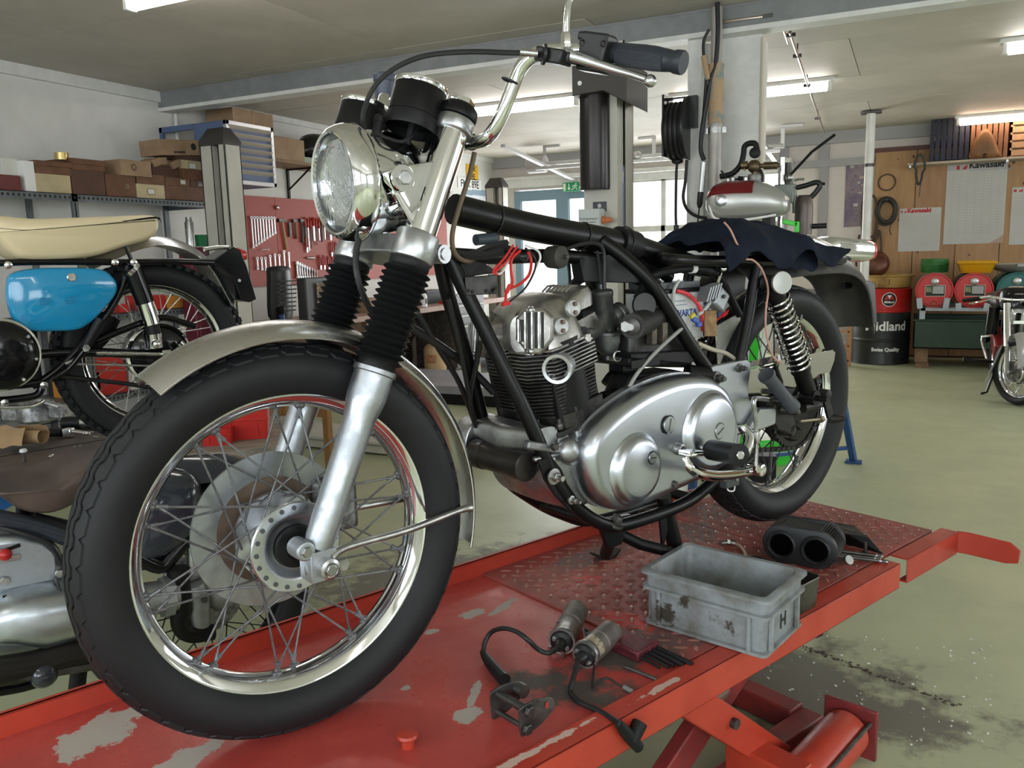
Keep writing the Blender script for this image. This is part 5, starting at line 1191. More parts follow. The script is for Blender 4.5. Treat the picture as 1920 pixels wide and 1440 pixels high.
for row,(s_,sz)in enumerate((('12V',.010),('COIL',.006))):
 for k,chx in enumerate(s_):
  a=-.55+.42*k+row*.1;pos=C2[1]+d*(.024-row*.009)+(vx*cos(a)+vy*sin(a))*.0259
  t_=text3('lettering',chx,(0,0,0),(-vx*sin(a)+vy*cos(a)),d,sz,blackt,None,ext=.0001);M=t_.matrix_world.copy();M.translation=pos;t_.parent=C2[0];t_.matrix_local=M
AP=D(972,1352);as_=dthing('head_steady','greasy steel bracket of two shaped plates joined by tube','bracket',AP)
apl=mat('greasy_plate',(.14,.14,.14),.38,.85,bump=.1,bscale=60,var=.5,vscale=20)
dirp=V((-.28,-.96,0)).normalized()
def splate(c):
 u=V((.96,-.28,0)).normalized();w=V((0,0,1));ol=[(-.026,.004),(-.018,.0),(.012,.012),(.036,.034),(.038,.048),(.028,.056),(.0,.058),(-.022,.052),(-.028,.044)]
 return MB().prism([(a,b)for a,b in[(q.x,q.z)for q in crom([V((a,0,b))for a,b in ol],3,True)]],c,u,w,-.0022,.0022)
c1_,c2_=D(948,1342)-AP,D(1002,1374)-AP;c1_.z=c2_.z=.001
obj('plate',splate(c1_),apl,as_,bev=.001);obj('plate',splate(c2_),apl,as_,bev=.001)
u_=V((.96,-.28,0)).normalized()
for(a,b,r_)in((-.012,.043,.0075),(-.016,.012,.0045)):
 o_=u_*a+V((0,0,b));obj('spacer_tube' if r_>.005 else 'long_bolt',MB().tube([c1_+o_,c2_+o_],r_,14),steel_dk,as_)
 obj('bolt_head',MB().hexn(c2_+o_+(c2_-c1_).normalized()*.006,c2_-c1_,.0095,.008),steel_dk,as_)
for c in(c2_,):obj('hole',MB().lathe([(.0065,0),(.0065,.0006),(.001,.0006)],c+u_*.024+V((0,0,.045))+(c2_-c1_).normalized()*.0023,c2_-c1_,16),blobs(mat('hole_red',(.3,.04,.03),.5),[(0,0,0,.01,.01,0)],(.2,.03,.03)),as_)
obj('bush',MB().tube([c1_+u_*.024+V((0,0,.045)),c1_+u_*.024+V((0,0,.045))+(c2_-c1_)*.25],.012,14),steel_dk,as_)
HP=D(1200,1228);hk=dthing('hex_key_set','hex key set in dark red plastic holder at the lift edge','hex keys',HP)
h0_,h1_=D(1168,1222)-HP,D(1232,1228)-HP
kd=(D(1312,1243)-D(1228,1212)).normalized();kd.z=0;kd.normalize();kn=V((-kd.y,kd.x,0))
hold=[(-.045,.030),(.022,.034),(.018,-.034),(-.055,-.026)]
obj('holder',MB().prism(hold,(0,0,.0),kd,kn,.002,.024),mat('dark_red_holder',(.15,.022,.03),.45,var=.5,vscale=30),hk,bev=.004)
for i in range(5):
 yk=.026-i*.0128;Lk=(.086,.074,.062,.058,.046)[i];r_=(.0052,.0046,.004,.0035,.003)[i]
 obj('hex_key',MB().tube([kd*.015+kn*yk+V((0,0,.013)),kd*(.02+Lk)+kn*(yk-.004)+V((0,0,.0075))],r_,6),mat('black_oxide',(.02,.02,.021),.3,.6),hk)
a,b=D(1170,1253),D(1232,1278);p=V((a.x,a.y,0));tag(obj('loose_hex_key',MB().tube([V((0,0,.004)),b-a+V((0,0,.004))],.0034,6),steel_dk,loc=b2w(p),rot=(0,0,BROT)),'single dark hex rod lying in front of the hex key set','hex key')
shm=mat('grey_shelf_steel',(.16,.18,.19),.45,.4,bump=.05,var=.25,vscale=12)
XS=-4.62
zs1=WX(200,367,XS).z;yR=WX(395,380,XS).y;yLft=1.6
shelf=thing('shelf_unit','grey perforated steel shelving along the left wall holding brown boxes','shelves',(-4.85,3.2,0))
o3=V((-4.85,3.2,0))
def sh(name,mb,mt=shm,**k):mb.v=[tuple(V(v)-o3)for v in mb.v];return obj(name,mb,mt,shelf,**k)
holem=mat('shelf_hole',(.02,.02,.02),.8)
zsh=[zs1,WX(290,582,XS).z,WX(240,735,XS).z,WX(150,848,XS).z]
for z in zsh:
 s_=sh('shelf_board',MB().bx(XL+.01,XS,yLft,yR,z-.004,z).bx(XS-.003,XS,yLft,yR,z-.045,z).bx(XL+.01,XS,yR-.003,yR,z-.045,z))
 hm=MB()
 for i in range(int((yR-yLft)/.032)):hm.bx(XS,XS+.0006,yLft+.02+i*.032,yLft+.033+i*.032,z-.03,z-.014)
 for v in range(0):pass
 hm.v=[tuple(V(v)-o3)for v in hm.v];h_=obj('shelf_holes',hm,holem,shelf);h_['kind']='stuff'
for y in(WX(142,390,XS).y,yR-.02,1.62):
 for x in(XS-.02,XL+.03):
  sh('upright',MB().bx(x-.02,x+.02,y-.003,y+.003,0,zs1).bx(x+.017,x+.02,y-.02,y+.02,0,zs1))
kraft=mat('kraft_carton',(.36,.235,.14),.75,var=.2,vscale=6);brownb=mat('brown_card_box',(.17,.078,.042),.65,var=.25,vscale=9)
brown2=mat('dark_brown_card_box',(.12,.06,.04),.65,var=.25,vscale=9);cream=mat('cream_card',(.55,.45,.27),.65,var=.15,vscale=8);whitec=mat('white_card',(.66,.65,.6),.6)
redbx=mat('dark_red_tin',(.14,.03,.028),.5)
def shelf_box(x0,y0,x1,y1,mt,label,z=None,dep=.26,lid=.0,name='box',xf=XS-.045,tilt=0,lab=None,grp='boxes on the top shelf',extra=None):
 a,b=WX(x0,y1,xf),WX(x1,y1,xf);t_=WX((x0+x1)/2,y0,xf)
 zb=a.z if z is None else z;zb=(a.z+b.z)/2 if z is None else z
 h=max(.02,t_.z-zb);w=b.y-a.y
 o=thing(name,label,'box',(xf,(a.y+b.y)/2,zb),tilt,grp)
 obj('carton',MB().bx(-dep,0,-w/2+.001,w/2-.001,0,h-(lid if lid else 0)),mt,o,bev=.002)
 if lid:obj('lid',MB().bx(-dep-.004,.004,-w/2-.001,w/2+.001,h-lid,h),mt,o,bev=.002)
 if lab:
  ly,lz,lw,lh,lm_=lab;pl_=obj('label',MB().bx(.0005,.0025 if not lid else .005,ly*w-lw/2,ly*w+lw/2,lz*h-lh/2,lz*h+lh/2),lm_,o)
  obj('label_frame',MB().bx(.0004,.0022,ly*w-lw/2-.006,ly*w+lw/2+.006,lz*h-lh/2-.006,lz*h+lh/2+.006),mat('brass_dull',(.3,.24,.14),.5,.6),o)
 return o,h,w,zb
T=zs1+.001
A1=shelf_box(0,328,40,345,redbx,'low dark red tin at the left end of the top shelf',T)
shelf_box(8,298,47,345,whitec,'white paper carton beside the tall narrow white carton on the shelf',T,dep=.2,xf=XS-.10)
shelf_box(48,302,68,346,white,'tall narrow white carton left of the cream drawer box',T,dep=.1)
B0=shelf_box(68,327,134,351,cream,'cream front drawer box under a brown lidded box',T)
B1=shelf_box(67,303,135,327,brownb,'brown lidded box stacked on the cream drawer box',T+B0[1],lid=.03)
B2=shelf_box(136,320,198,354,brown2,'large dark brown box under a lidded box, left of centre',T)
B3=shelf_box(135,299,198,321,brownb,'brown lidded box stacked highest left of the gap',T+B2[1],lid=.035)
B4=shelf_box(200,328,256,361,brownb,'brown box with ring pull, beside the gap on the top shelf',T,lab=(.2,.5,.012,.012,steel_dk))
B5=shelf_box(257,346,310,367,cream,'cream drawer box with label holder at the bottom of the pile',T,lab=(0,.5,.05,.03,whitec))
B6=shelf_box(311,350,394,371,brownb,'long flat brown box at the bottom right of the pile',T)
B7=shelf_box(257,327,310,346,brownb,'plain brown box above the cream drawer box with label holder',T+B5[1])
B8=shelf_box(311,333,357,350,brownb,'brown box with small white label in the right pile',T+B6[1],lab=(.2,.5,.04,.025,whitec))
B9=shelf_box(358,338,393,351,brown2,'dark brown box with grey label beside the lift column',T+B6[1],lab=(0,.5,.035,.025,steel))
B10=shelf_box(228,301,285,328,kraft,'tan carton with round stamp standing on the brown boxes',T+B4[1]*.98,dep=.2,xf=XS-.02)
B11=shelf_box(287,311,350,333,brown2,'dark brown box lying in the second layer of the right pile',T+B6[1]+B8[1]*.96,dep=.2,xf=XS-.08)
B12=shelf_box(340,302,392,320,cream,'cream box with printed label high in the right pile',T+B6[1]+B9[1]+.06,dep=.2,lab=(-.1,.5,.06,.035,whitec),xf=XS-.06)
shelf_box(345,318,394,339,brownb,'plain brown box between the label boxes beside the column',T+B6[1]+B9[1]*.98,xf=XS-.04)
B13=shelf_box(332,285,390,303,brown2,'dark box under the tilted printed carton',B12[3]+B12[1],dep=.22,xf=XS-.07)
B14=shelf_box(302,262,376,288,kraft,'tilted tan carton with black round logo on top of the pile',B13[3]+B13[1]*.4,dep=.2,xf=XS-.03)
B14[0].rotation_euler=(rad(5),0,0)
obj('round_logo',MB().lathe([(.024,0),(.024,.0008),(.02,.0009),(.018,.0004),(.002,.0009)],(.001,.12,B14[1]*.55),(1,0,0),24),blackt,B14[0])
for i in range(5):obj('print_stroke',MB().bx(.0005,.0016,-.06+i*.02,-.046+i*.02,B14[1]*.12,B14[1]*.26),blackt,B14[0])
obj('round_stamp',MB().torus((.001,-.02,B10[1]*.55),(1,0,0),.018,.003,20,4),brown2,B10[0])
p=WX(312,312,XS-.1);pc2=MB()
for i in range(5):pc2.box((random.uniform(-.05,.03),-.1+i*.05,.035+random.uniform(-.01,.01)),(.15,.07,.05),Matrix.Rotation(random.uniform(-.5,.5),3,'X'))
tag(obj('crumpled_carton',pc2,kraft,loc=(p.x-.05,p.y,p.z-.01),bev=.004),'crumpled torn brown carton on the pile under the tilted carton','box')
p=WX(116,300,XS-.1);t=thing('tin_can','shiny brass coloured tin on top of the brown boxes','can',(p.x,p.y,p.z))
obj('can',MB().lathe([(.04,0),(.04,.042),(.037,.044),(.036,.04),(.002,.04)],(0,0,0),(0,0,1),24),mat('brass_tin',(.6,.47,.2),.25,.9),t)
orange=mat('orange_carton',(.62,.26,.04),.55);redp=mat('red_plastic_bin',(.52,.025,.02),.35)
q=zsh[1]+.001
shelf_box(285,553,312,582,redp,'red plastic bin on the middle shelf behind the blue motorcycle wheel',q,grp='bins on the middle shelf')
shelf_box(314,555,352,582,orange,'orange carton on the middle shelf behind the wheel spokes',q,grp='bins on the middle shelf')
shelf_box(225,570,245,586,redp,'small red bin at the left on the middle shelf',q,grp='bins on the middle shelf')
shelf_box(180,668,238,712,redp,'red bin on the lower shelf under the blue motorcycle',zsh[2],grp='bins on the lower shelf')
shelf_box(246,690,300,728,whitec,'white cloth bundle box on the lower shelf behind the spokes',zsh[2],grp='bins on the lower shelf')
shelf_box(150,700,190,735,orange,'orange brown carton on the lower shelf left of red bin',zsh[2],grp='bins on the lower shelf')
p=WX(365,452,XS+.0);t=thing('green_bin','small green plastic bin on the dark red chest by the column','bin',WX(380,462,-4.55),0)
obj('tub',MB().rings([rrect(.05,.07,.008,0),rrect(.06,.08,.01,.08),rrect(.057,.077,.01,.08),rrect(.048,.068,.008,.006)]),mat('green_plastic',(.02,.22,.08),.4),t)
t=thing('spray_can','grey metal can beside the small green bin','can',WX(358,462,-4.5),0)
obj('can',MB().lathe([(.03,0),(.03,.16),(.022,.175),(.02,.2),(.002,.2)],(0,0,0),(0,0,1),20),steel,t)
cz_=WX(370,463,-4.55)
t=thing('tool_chest','dark red steel tool chest behind the blue motorcycle tail','tool chest',(cz_.x,cz_.y,0))
obj('cabinet',MB().bx(-.06,.06,-.12,.14,.0,cz_.z-.002),mat('dark_red_chest',(.12,.012,.025),.4),t,bev=.006)
for i in range(4):obj('drawer',MB().bx(.06,.068,-.10,.12,.1+i*.26,.33+i*.26),mat('dark_red_chest',(.12,.012,.025),.4),t,bev=.003)
hbm=mat('blue_heater_paint',(.10,.14,.26),.45,bump=.05,bscale=40);slatm=mat('cream_slat',(.52,.45,.38),.5);framm=mat('silver_frame',(.5,.5,.52),.35,.8)
hy0=WX(301,240,XL+.02).y;hf=WY(423,224,hy0).x;hzt=WY(423,224,hy0).z;hy1=WX(512,240,hf).y;hzb=WX(460,346,hf).z
ht=thing('air_heater','blue wall heater with slatted front hanging above the tool wall','heater',((XL+hf)/2,(hy0+hy1)/2,hzb))
oh=V(ht.location)
def hb2(name,mb,mt,**k):mb.v=[tuple(V(v)-oh)for v in mb.v];return obj(name,mb,mt,ht,**k)
hb0=WY(361,230,hy0).x
hb2('cabinet',MB().bx(hb0,hf-.02,hy0,hy1,hzb,hzt),hbm,bev=.008)
hb2('bracket',MB().bx(XL,hb0,hy0,hy0+.03,hzt-.04,hzt).bx(XL,XL+.03,hy0,hy0+.03,hzt-.35,hzt).bx(XL,hb0,hy1-.03,hy1,hzt-.04,hzt).bx(XL,hb0,hy0,hy0+.03,hzb,hzb+.03),hbm,bev=.002)
hb2('front_frame',MB().bx(hf-.03,hf,hy0,hy1,hzt-.03,hzt).bx(hf-.03,hf,hy0,hy1,hzb,hzb+.03).bx(hf-.03,hf,hy0,hy0+.03,hzb,hzt).bx(hf-.03,hf,hy1-.03,hy1,hzb,hzt),framm,bev=.002)
for i in range(7):
 z=hzb+.06+i*(hzt-hzb-.1)/6.6
 hb2('slat',MB().box((hf-.02,(hy0+hy1)/2,z+.02),(.075,hy1-hy0-.06,.006),Matrix.Rotation(rad(-32),3,'Y')),slatm)
hb2('dark_inside',MB().bx(hf-.06,hf-.05,hy0+.03,hy1-.03,hzb+.03,hzt-.03),holem)
struct('trim_9',MB().tube([(XL+.02,hy0+.15,hzt-.1),(XL+.02,hy0+.15,2.4)],.014,8),whitep)
bz=WX(560,303,-4.75).z
bs=thing('wall_shelf','brown wooden wall shelf on iron brackets behind the heater','shelf',(-4.9,6.2,bz))
obj('board',MB().bx(-.19,.15,-.9,1.4,-.022,0),mat('brown_shelf_wood',(.28,.15,.06),.5,var=.3,vscale=4),bs)
for y in(-.25,.9):obj('iron_bracket',MB().bx(-.19,.1,y-.012,y+.012,-.035,-.022).bx(-.195,-.18,y-.012,y+.012,-.28,-.022).bar((-.18,y,-.2),(.06,y,-.035),.012,.012,(0,1,0)),blackm,bs)
def wall_carton(x0,y0,x1,y1,lab,mt=kraft,xf=-4.78):
 a,b,c=WX(x0,y1,xf),WX(x1,y1,xf),WX(x1,y0,xf)
 t=thing('carton',lab,'box',(xf,(a.y+b.y)/2,bz),0,'cartons on the brown wall shelf');w=b.y-a.y;h=c.z-bz
 obj('carton',MB().bx(-.28,0,-w/2,w/2,0,h),mt,t,bev=.004);obj('flap',MB().bx(-.28,.002,-.012,.012,h,h+.001).bx(0,.001,-.02,.02,h*.6,h),mat('brown_tape',(.3,.18,.09),.35),t)
wall_carton(440,216,515,268,'large tan carton with tape half hidden by the blue heater')
wall_carton(516,264,572,298,'open tan carton beside the black bag on the brown shelf',xf=-4.76)
p=WX(565,285,-4.85);bgm=MB();rows=[]
for i in range(13):
 t_=-pi/2+pi*i/12;rows.append([V((.13*cos(t_)*cos(2*pi*j/20)*(1+.12*sin(3*j+i)),.26*cos(t_)*sin(2*pi*j/20)*(1+.1*sin(5*j+2*i)),.14+.14*sin(t_)+.012*sin(4*j+3*i)))for j in range(20)])
bag=tag(obj('black_bag',MB().rings(rows),mat('black_bin_bag',(.01,.01,.011),.25,bump=.8,bscale=24),loc=(p.x,p.y+.22,bz),sub=1),'crumpled black plastic bag on the brown wall shelf','bag')
p=WX(582,300,-4.76);tag(obj('green_box',MB().bx(-.15,0,-.08,.08,0,.05),mat('sage_box',(.3,.36,.28),.6),loc=(p.x,p.y,bz),bev=.003),'flat sage green box under the black bag on the brown shelf','box')
colm=mat('cream_column_paint',(.53,.515,.45),.45,bump=.05,bscale=30,var=.12,vscale=3)
LY=4.3
def lift_col(px0,px1,ztop,y,label,capm=True,face=1,w=None):
 x0,x1=WY(px0,420,y).x,WY(px1,420,y).x;W_=x1-x0
 t=thing('lift_column',label,'lift column',((x0+x1)/2,y,0),0,'car lift columns');h=W_/2;d=.15
 b=MB().bx(-h,-h+W_*.46,-.0,.01,0,ztop).bx(-h,-h+.01,0,d,0,ztop).bx(-h,h,d-.01,d,0,ztop).bx(h-.01,h,0,d,0,ztop).bx(h-W_*.24,h,0,.01,0,ztop).bx(-h+W_*.45,-h+W_*.46,0,.06,0,ztop).bx(h-W_*.24,h-W_*.23,0,.06,0,ztop)
 obj('column',b,colm,t,bev=.003)
 obj('guide',MB().bx(-h+W_*.47,h-W_*.25,.08,.1,0,ztop),mat('grey_guide',(.25,.25,.23),.5),t)
 if capm:obj('cap',MB().rings([[V((sx*h*1.02,yy,z))for sx,yy in((-k,-.01+i_),(k,-.01+i_),(k,d+.01-i_),(-k,d+.01-i_))]for z,k,i_ in((ztop,1,0),(ztop+.03,1,0),(ztop+.12,.62,.05))]),mat('dark_brown_cap',(.045,.04,.036),.5),t,bev=.003)
 obj('base_plate',MB().bx(-h-.02,h+.1,-.1,d+.1,0,.02),colm,t,bev=.003)
 return t
z1=WY(420,270,LY).z
lc1=lift_col(386,432,z1,LY,'cream car lift column with dark cap in front of the box shelves')
z3=WY(930,352,9.0).z
lift_col(912,944,z3,9.0,'small distant cream lift column with dark cap beside the exit door')
bp1,bp2=WZ(480,862,.0),WZ(912,872,0)
t=thing('lift_base','cream floor frame of the car lift behind the front wheel','lift base',((bp1.x+bp2.x)/2,LY,0))
hw=(bp2.x-bp1.x)/2
obj('frame',MB().bx(-hw-.6,hw+.0,-.12,.28,.012,.085),colm,t,bev=.004);obj('edge_strip',MB().bx(-hw-.6,hw,-.125,-.12,.06,.07),mat('grey_guide',(.25,.25,.23),.5),t)
cp_=V((bp2.x-.14,LY-.02,.085))-V(t.location);obj('clamp_block',MB().prism([(-.05,0),(.05,0),(.05,.02),(.0,.10),(-.05,.05)],cp_,(1,0,0),(0,0,1),-.02,.02),steel_dk,t)
q1,q2=WZ(780,768,.12),WZ(935,700,.12)
t=thing('scissor_platform','low dark car lift platform behind the frame tubes','lift platform',((q1.x+q2.x)/2,(q1.y+q2.y)/2+.2,0))
obj('platform',MB().bx(-.95,.75,-.3,.55,.09,.16),mat('lilac_grey_top',(.36,.36,.40),.35,.3,var=.2,vscale=3),t,bev=.004);obj('skirt',MB().bx(-.94,.74,-.29,.54,.0,.09),blackm,t)
redb_m=mat('red_pegboard',(.42,.075,.05),.5,bump=.05,bscale=30,var=.1,vscale=2)
XB=XL+.022
y0b,y1b,ysm=WX(455,400,XB).y,WX(905,400,XB).y,WX(517,400,XB).y
zt,zb_=WX(540,372,XB).z,1.02
seams=[y0b,ysm]
while seams[-1]<8.6:seams.append(seams[-1]+1.0)
for i in range(len(seams)-1):
 tb=thing('tool_board',('red tool board beside the column, hung with a row of spanners','red tool board with hammers, screwdrivers and pliers behind the headlamp')[min(i,1)]if i<2 else 'plain red tool board %s on the left wall'%('third from the column','fourth from the column, seen beside the fork','furthest from the column')[min(i-2,2)],'tool board',(XL,(seams[i]+seams[i+1])/2,zb_),0,'red tool boards')
 hy=(seams[i+1]-seams[i])/2-.002
 obj('board',MB().bx(0,.02,-hy,hy,0,zt-zb_),redb_m,tb,bev=.001)
toolst=mat('tool_steel',(.6,.6,.6),.28,1);rh=mat('red_handle',(.42,.03,.02),.35);wood=mat('ash_handle',(.5,.33,.16),.5);brh=mat('brown_handle',(.2,.1,.04),.5)
XT=XB+.012
def tool(name,label,cat,mb,mt,at,group,extra=()):
 o=thing(name,label,cat,at,0,group);obj('shaft',mb,mt,o)
 for n2,m2,t2 in extra:obj(n2,m2,t2,o)
 return o
def spanner(Ls,ring=True):
 m=MB().bx(-.002,.003,-.007,.007,-Ls+.02,-.02)
 m.torus((0,0,-.012),(1,0,0),.012,.0045,16,6);m.box((0,-.007,-Ls+.006),(.006,.008,.026));m.box((0,.007,-Ls+.006),(.006,.008,.026));m.box((0,0,-Ls+.018),(.006,.02,.012))
 return m
for i in range(9):
 px=471+i*5.4;top_p=WX(px,405.5+i*.15,XT);bot=WX(477+i*4.8,464-i*3.4,XT)
 tool('spanner','combination spanner, %s in the upper row beside the column'%('longest, first','second','third','fourth','fifth','sixth','seventh','eighth','shortest, ninth')[i],'spanner',spanner(top_p.z-bot.z),toolst,top_p,'combination spanners in the upper row')
for i in range(8):
 px,py=((482,482),(490,482),(497,482),(506,478),(515,476),(523,477),(532,470),(541,473))[i];b_=WX(px+4,(500,501,502,503,508,513,519,522)[i],XT);a_=WX(px,py,XT)
 tool('ring_spanner','ring spanner, %s in the lower row above the black seat'%('first','second','third','fourth','fifth','sixth','seventh, tallest','last')[i],'spanner',spanner(a_.z-b_.z+.02),toolst,a_,'ring spanners in the lower row')
for i in range(9):
 p=WX(556+i*4.7,490+i*2.2,XT);z2=WX(560+i*4.4,522,XT).z;r_=.017-i*.0013
 tool('socket_key','T-handle socket key, %s in the row right of ring spanners'%('largest','second','third','fourth','fifth','sixth','seventh','eighth','smallest')[i],'socket key',MB().lathe([(r_,0),(r_,-.03),(r_*.6,-.035),(r_*.6,-(p.z-z2)+.03),(r_,-(p.z-z2)+.025),(r_,-(p.z-z2))],(0,0,0),(0,0,1),12),toolst,p,'socket keys on the board',[('crossbar',MB().tube([(.0,-.02,-.045),(0,.02,-.045)],.004,6),blackm)])
def hammer(pt,pb,label,hm,w=.05):
 a,b=WX(*pt,XT),WX(*pb,XT);tool('hammer',label,'hammer',MB().tube([V((0,0,0)),b-a],[.008,.012],8),hm,a,'hammers on the board',[('head',MB().box((0,0,.0),(.022,w,.024)).box((0,-w*.5,-.002),(.026,.016,.03)),steel_dk)])
hammer((529,413),(538,468),'hammer with pale wooden handle on the red board',wood,.09);hammer((553,414),(556,448),'short hammer with dark handle right of the wooden one',brh,.05);hammer((566,413),(568,455),'narrow chipping hammer before the screwdrivers',steel_dk,.045)
a=WX(543,418,XT);tool('chain_wrench','black chain hanging between two hammers','chain',MB().box((0,0,-.06),(.012,.03,.13)),steel_dk,a,None)
for i in range(10):
 a=WX(571+i*5.2,407+(i%3)*2,XT);L_=(.26,.30,.27,.22,.25,.2,.23,.2,.19,.22)[i]
 tool('screwdriver','screwdriver, %s from left in the red handled row'%('first','second','third','fourth','fifth','sixth','seventh','eighth','ninth','tenth')[i],'screwdriver',MB().tube([(0,0,-.08),(0,0,-L_)],.0055 if i%3 else .010,6),toolst if i%2 else steel_dk,a,'screwdrivers on the board',[('handle',MB().lathe([(.006,0),(.013,-.01),(.012,-.05),(.014,-.075),(.008,-.085)],(0,0,0),(0,0,1),10),rh if i not in(6,)else brh)])
def pliers(px,py,label,h=.17,hm=rh):
 a=WX(px,py,XT);o=thing('pliers',label,'pliers',a,0,'pliers on the board')
 for s in(-1,1):obj('handle',MB().tube([(0,s*.004,0),(.002,s*.016,-h*.3),(.002,s*.012,-h*.55),(0,s*.003,-h*.62)],[.006,.0065,.005,.004],7,k=3),hm,o)
 obj('jaw',MB().box((0,0,-h*.72),(.01,.022,h*.2)).lathe([(.012,-.006),(.012,.006)],(0,0,-h*.63),(1,0,0),12),toolst,o,bev=.002)
for i,(px,py)in enumerate(((621,454),(629,453),(600,478),(607,478),(616,480),(624,477),(633,478),(613,532),(622,533),(574,440))):
 pliers(px,py,'red handled pliers, %s'%('first in the row under the headlamp','second in the row under the headlamp','first in the middle pliers row','second in the middle pliers row','third in the middle pliers row','fourth in the middle pliers row','fifth in the middle pliers row','left of the two near the gaiter','right of the two near the gaiter','hanging below the screwdrivers at left')[i],.17 if i<9 else .2)
a=WX(575,483,XT);tool('torch','short silver torch lying horizontally on the board','torch',MB().tube([(0,0,0),(0,.1,-.005)],[.008,.012,.012,.016],10),toolst,a,None)
a=WX(520,389,XT);tool('wall_hook','small chrome hook at the seam of the red boards','hook',MB().sph((0,0,0),.016,12,8,(1,1,1.3)),chrome,a,None)
a=WX(497,468,XT);tool('wire_bracket','small white wire bracket below the upper spanners','bracket',MB().tube([(0,-.045,-.01),(.012,-.045,0),(.012,.045,0),(0,.045,-.01)],.004,6),white,a,None)
for i in range(5):
 a=WX(640+5*i,455+3*i,XT);tool('file','long thin file hanging under the headlamp, %s from left'%('first','second','third','fourth','fifth')[i],'file',MB().tube([(0,0,-.07),(0,0,-.26)],.005,5),steel_dk,a,'files on the board',[('handle',MB().lathe([(.006,0),(.01,-.02),(.007,-.075)],(0,0,0),(0,0,1),8),brh)])
XW=-4.4;zw=WX(800,577,XW).z
wb=thing('workbench','long workbench with worn pinkish top under the tool boards','workbench',(-4.75,7.0,0));ow=V((-4.75,7.0,0))
def wbo(name,mb,mt,**k):mb.v=[tuple(V(v)-ow)for v in mb.v];return obj(name,mb,mt,wb,**k)
yw0,yw1=4.72,8.9
wbo('worktop',MB().bx(XL,XW,yw0,yw1,zw-.05,zw),mat('worn_pink_beech',(.42,.28,.23),.55,var=.3,vscale=5),bev=.004)
wbo('rear_panel',MB().bx(XL+.05,XL+.08,yw0,yw1,.1,zw-.05),mat('brown_panel',(.16,.09,.055),.6))
for y in(yw0+.05,6.1,yw1-.06):[wbo('leg',MB().bx(x_-.03,x_+.03,y,y+.06,0,zw-.05),mat('brown_leg',(.22,.13,.08),.6))for x_ in(XW-.05,XL+.05)]
dy0,dy1=WX(850,620,XW).y,WX(905,620,XW).y
dc=thing('drawer_cabinet','grey steel drawer cabinet at the far end of workbench','cabinet',(XW+.02,(dy0+dy1)/2,0));hd_=(dy1-dy0)/2
obj('carcass',MB().bx(-.5,0,-hd_,hd_,.02,zw-.06),steel_dk,dc)
for i in range(7):dr=obj('drawer',MB().bx(0,.012,-hd_+.01,hd_-.01,.04+i*.115,.145+i*.115),mat('drawer_grey',(.09,.09,.09),.4),dc,bev=.002);obj('pull',MB().bx(.012,.03,-hd_+.03,hd_-.03,.12+i*.115,.132+i*.115),mat('pull_pale',(.5,.48,.45),.4),dr)
def jug(px,py,r,h,mt,label,z=0,lab=None):
 a=WZ(px,py,z);t=thing('canister',label,'canister',(a.x,a.y+r,z))
 obj('jug',MB().lathe([(r*.9,0),(r,.02),(r,h*.72),(r*.92,h*.8),(r*.45,h*.92),(r*.35,h*.93),(r*.35,h),(.002,h)],(0,0,0),(0,0,1),26),mt,t)
 obj('carry_handle',MB().tube([(-r*.5,0,h*.84),(-r*.4,0,h*1.02),(r*.2,0,h*1.02),(r*.3,0,h*.9)],.012,8,k=4),mt,t)
 if lab:obj('label',MB().rings([[V((cos(a_)*(r+.001),sin(a_)*(r+.001),z_))for a_ in[-1.9+1.0*i/8 for i in range(9)]]for z_ in(h*.34,h*.6)],cap=False,loop=False),lab,t)
jug(806,703,.12,.36,mat('amber_plastic',(.52,.36,.2),.4,var=.1),'amber plastic canister with orange label beside the frame tubes',0,mat('orange_label',(.55,.25,.12),.5,var=.5,vscale=30))
jug(783,690,.13,.40,mat('milky_plastic',(.6,.56,.47),.4),'milky white canister behind the amber canister')
jug(832,690,.06,.22,white,'small white bottle canister right of the amber canister')
a=WZ(764,700,0);x_,y_,z_=ortho((0,0,1))
tag(obj('coil_spring',MB().tube([(cos(i*.4)*.05,sin(i*.4)*.05,.006+.30*i/170)for i in range(171)],.009,7),blackm,loc=(a.x,a.y,0)),'black coil spring standing on floor left of amber canister','spring')
def bottle(px,py,xx,label,mt,h=.2,r=.035,name='bottle'):
 a=WX(px,py,xx);t=thing(name,label,'bottle',(a.x,a.y,zw));obj('body',MB().lathe([(r,0),(r,h*.55),(r*.4,h*.75),(r*.4,h*.85)],(0,0,0),(0,0,1),18),mt,t);obj('cap',MB().lathe([(r*.45,h*.85),(r*.45,h)],(0,0,0),(0,0,1),12),blackm,t);obj('emblem',MB().box((r,-.0,h*.3),(.004,r*1.2,h*.25)),blackm,t)
bottle(795,573,-4.5,'white bottle with black emblem on the workbench edge',white)
def bitem(px0,py0,px1,py1,xf,label,mt,name='parts_box',dep=.15):
 a,b=WX(px0,py1,xf),WX(px1,py1,xf);h=max(.03,WX(px0,py0,xf).z-zw);t=thing(name,label,'box',(xf,(a.y+b.y)/2,zw),0,'boxes on the workbench');w=(b.y-a.y)/2
 obj('case',MB().bx(-dep,0,-w,w,0,h*.8),mt,t,bev=.003);obj('lid',MB().bx(-dep,.003,-w,w,h*.8,h),mt,t,bev=.003)
bitem(874,556,896,584,-4.5,'white box with green print on the workbench',white);bitem(845,575,858,585,-4.46,'small red and blue box on the workbench edge',redp)
bitem(800,545,830,572,-4.7,'black machine case on the workbench behind the bottle',blackm);bitem(690,560,712,585,-4.6,'tan carton on the workbench between the fork legs',kraft)
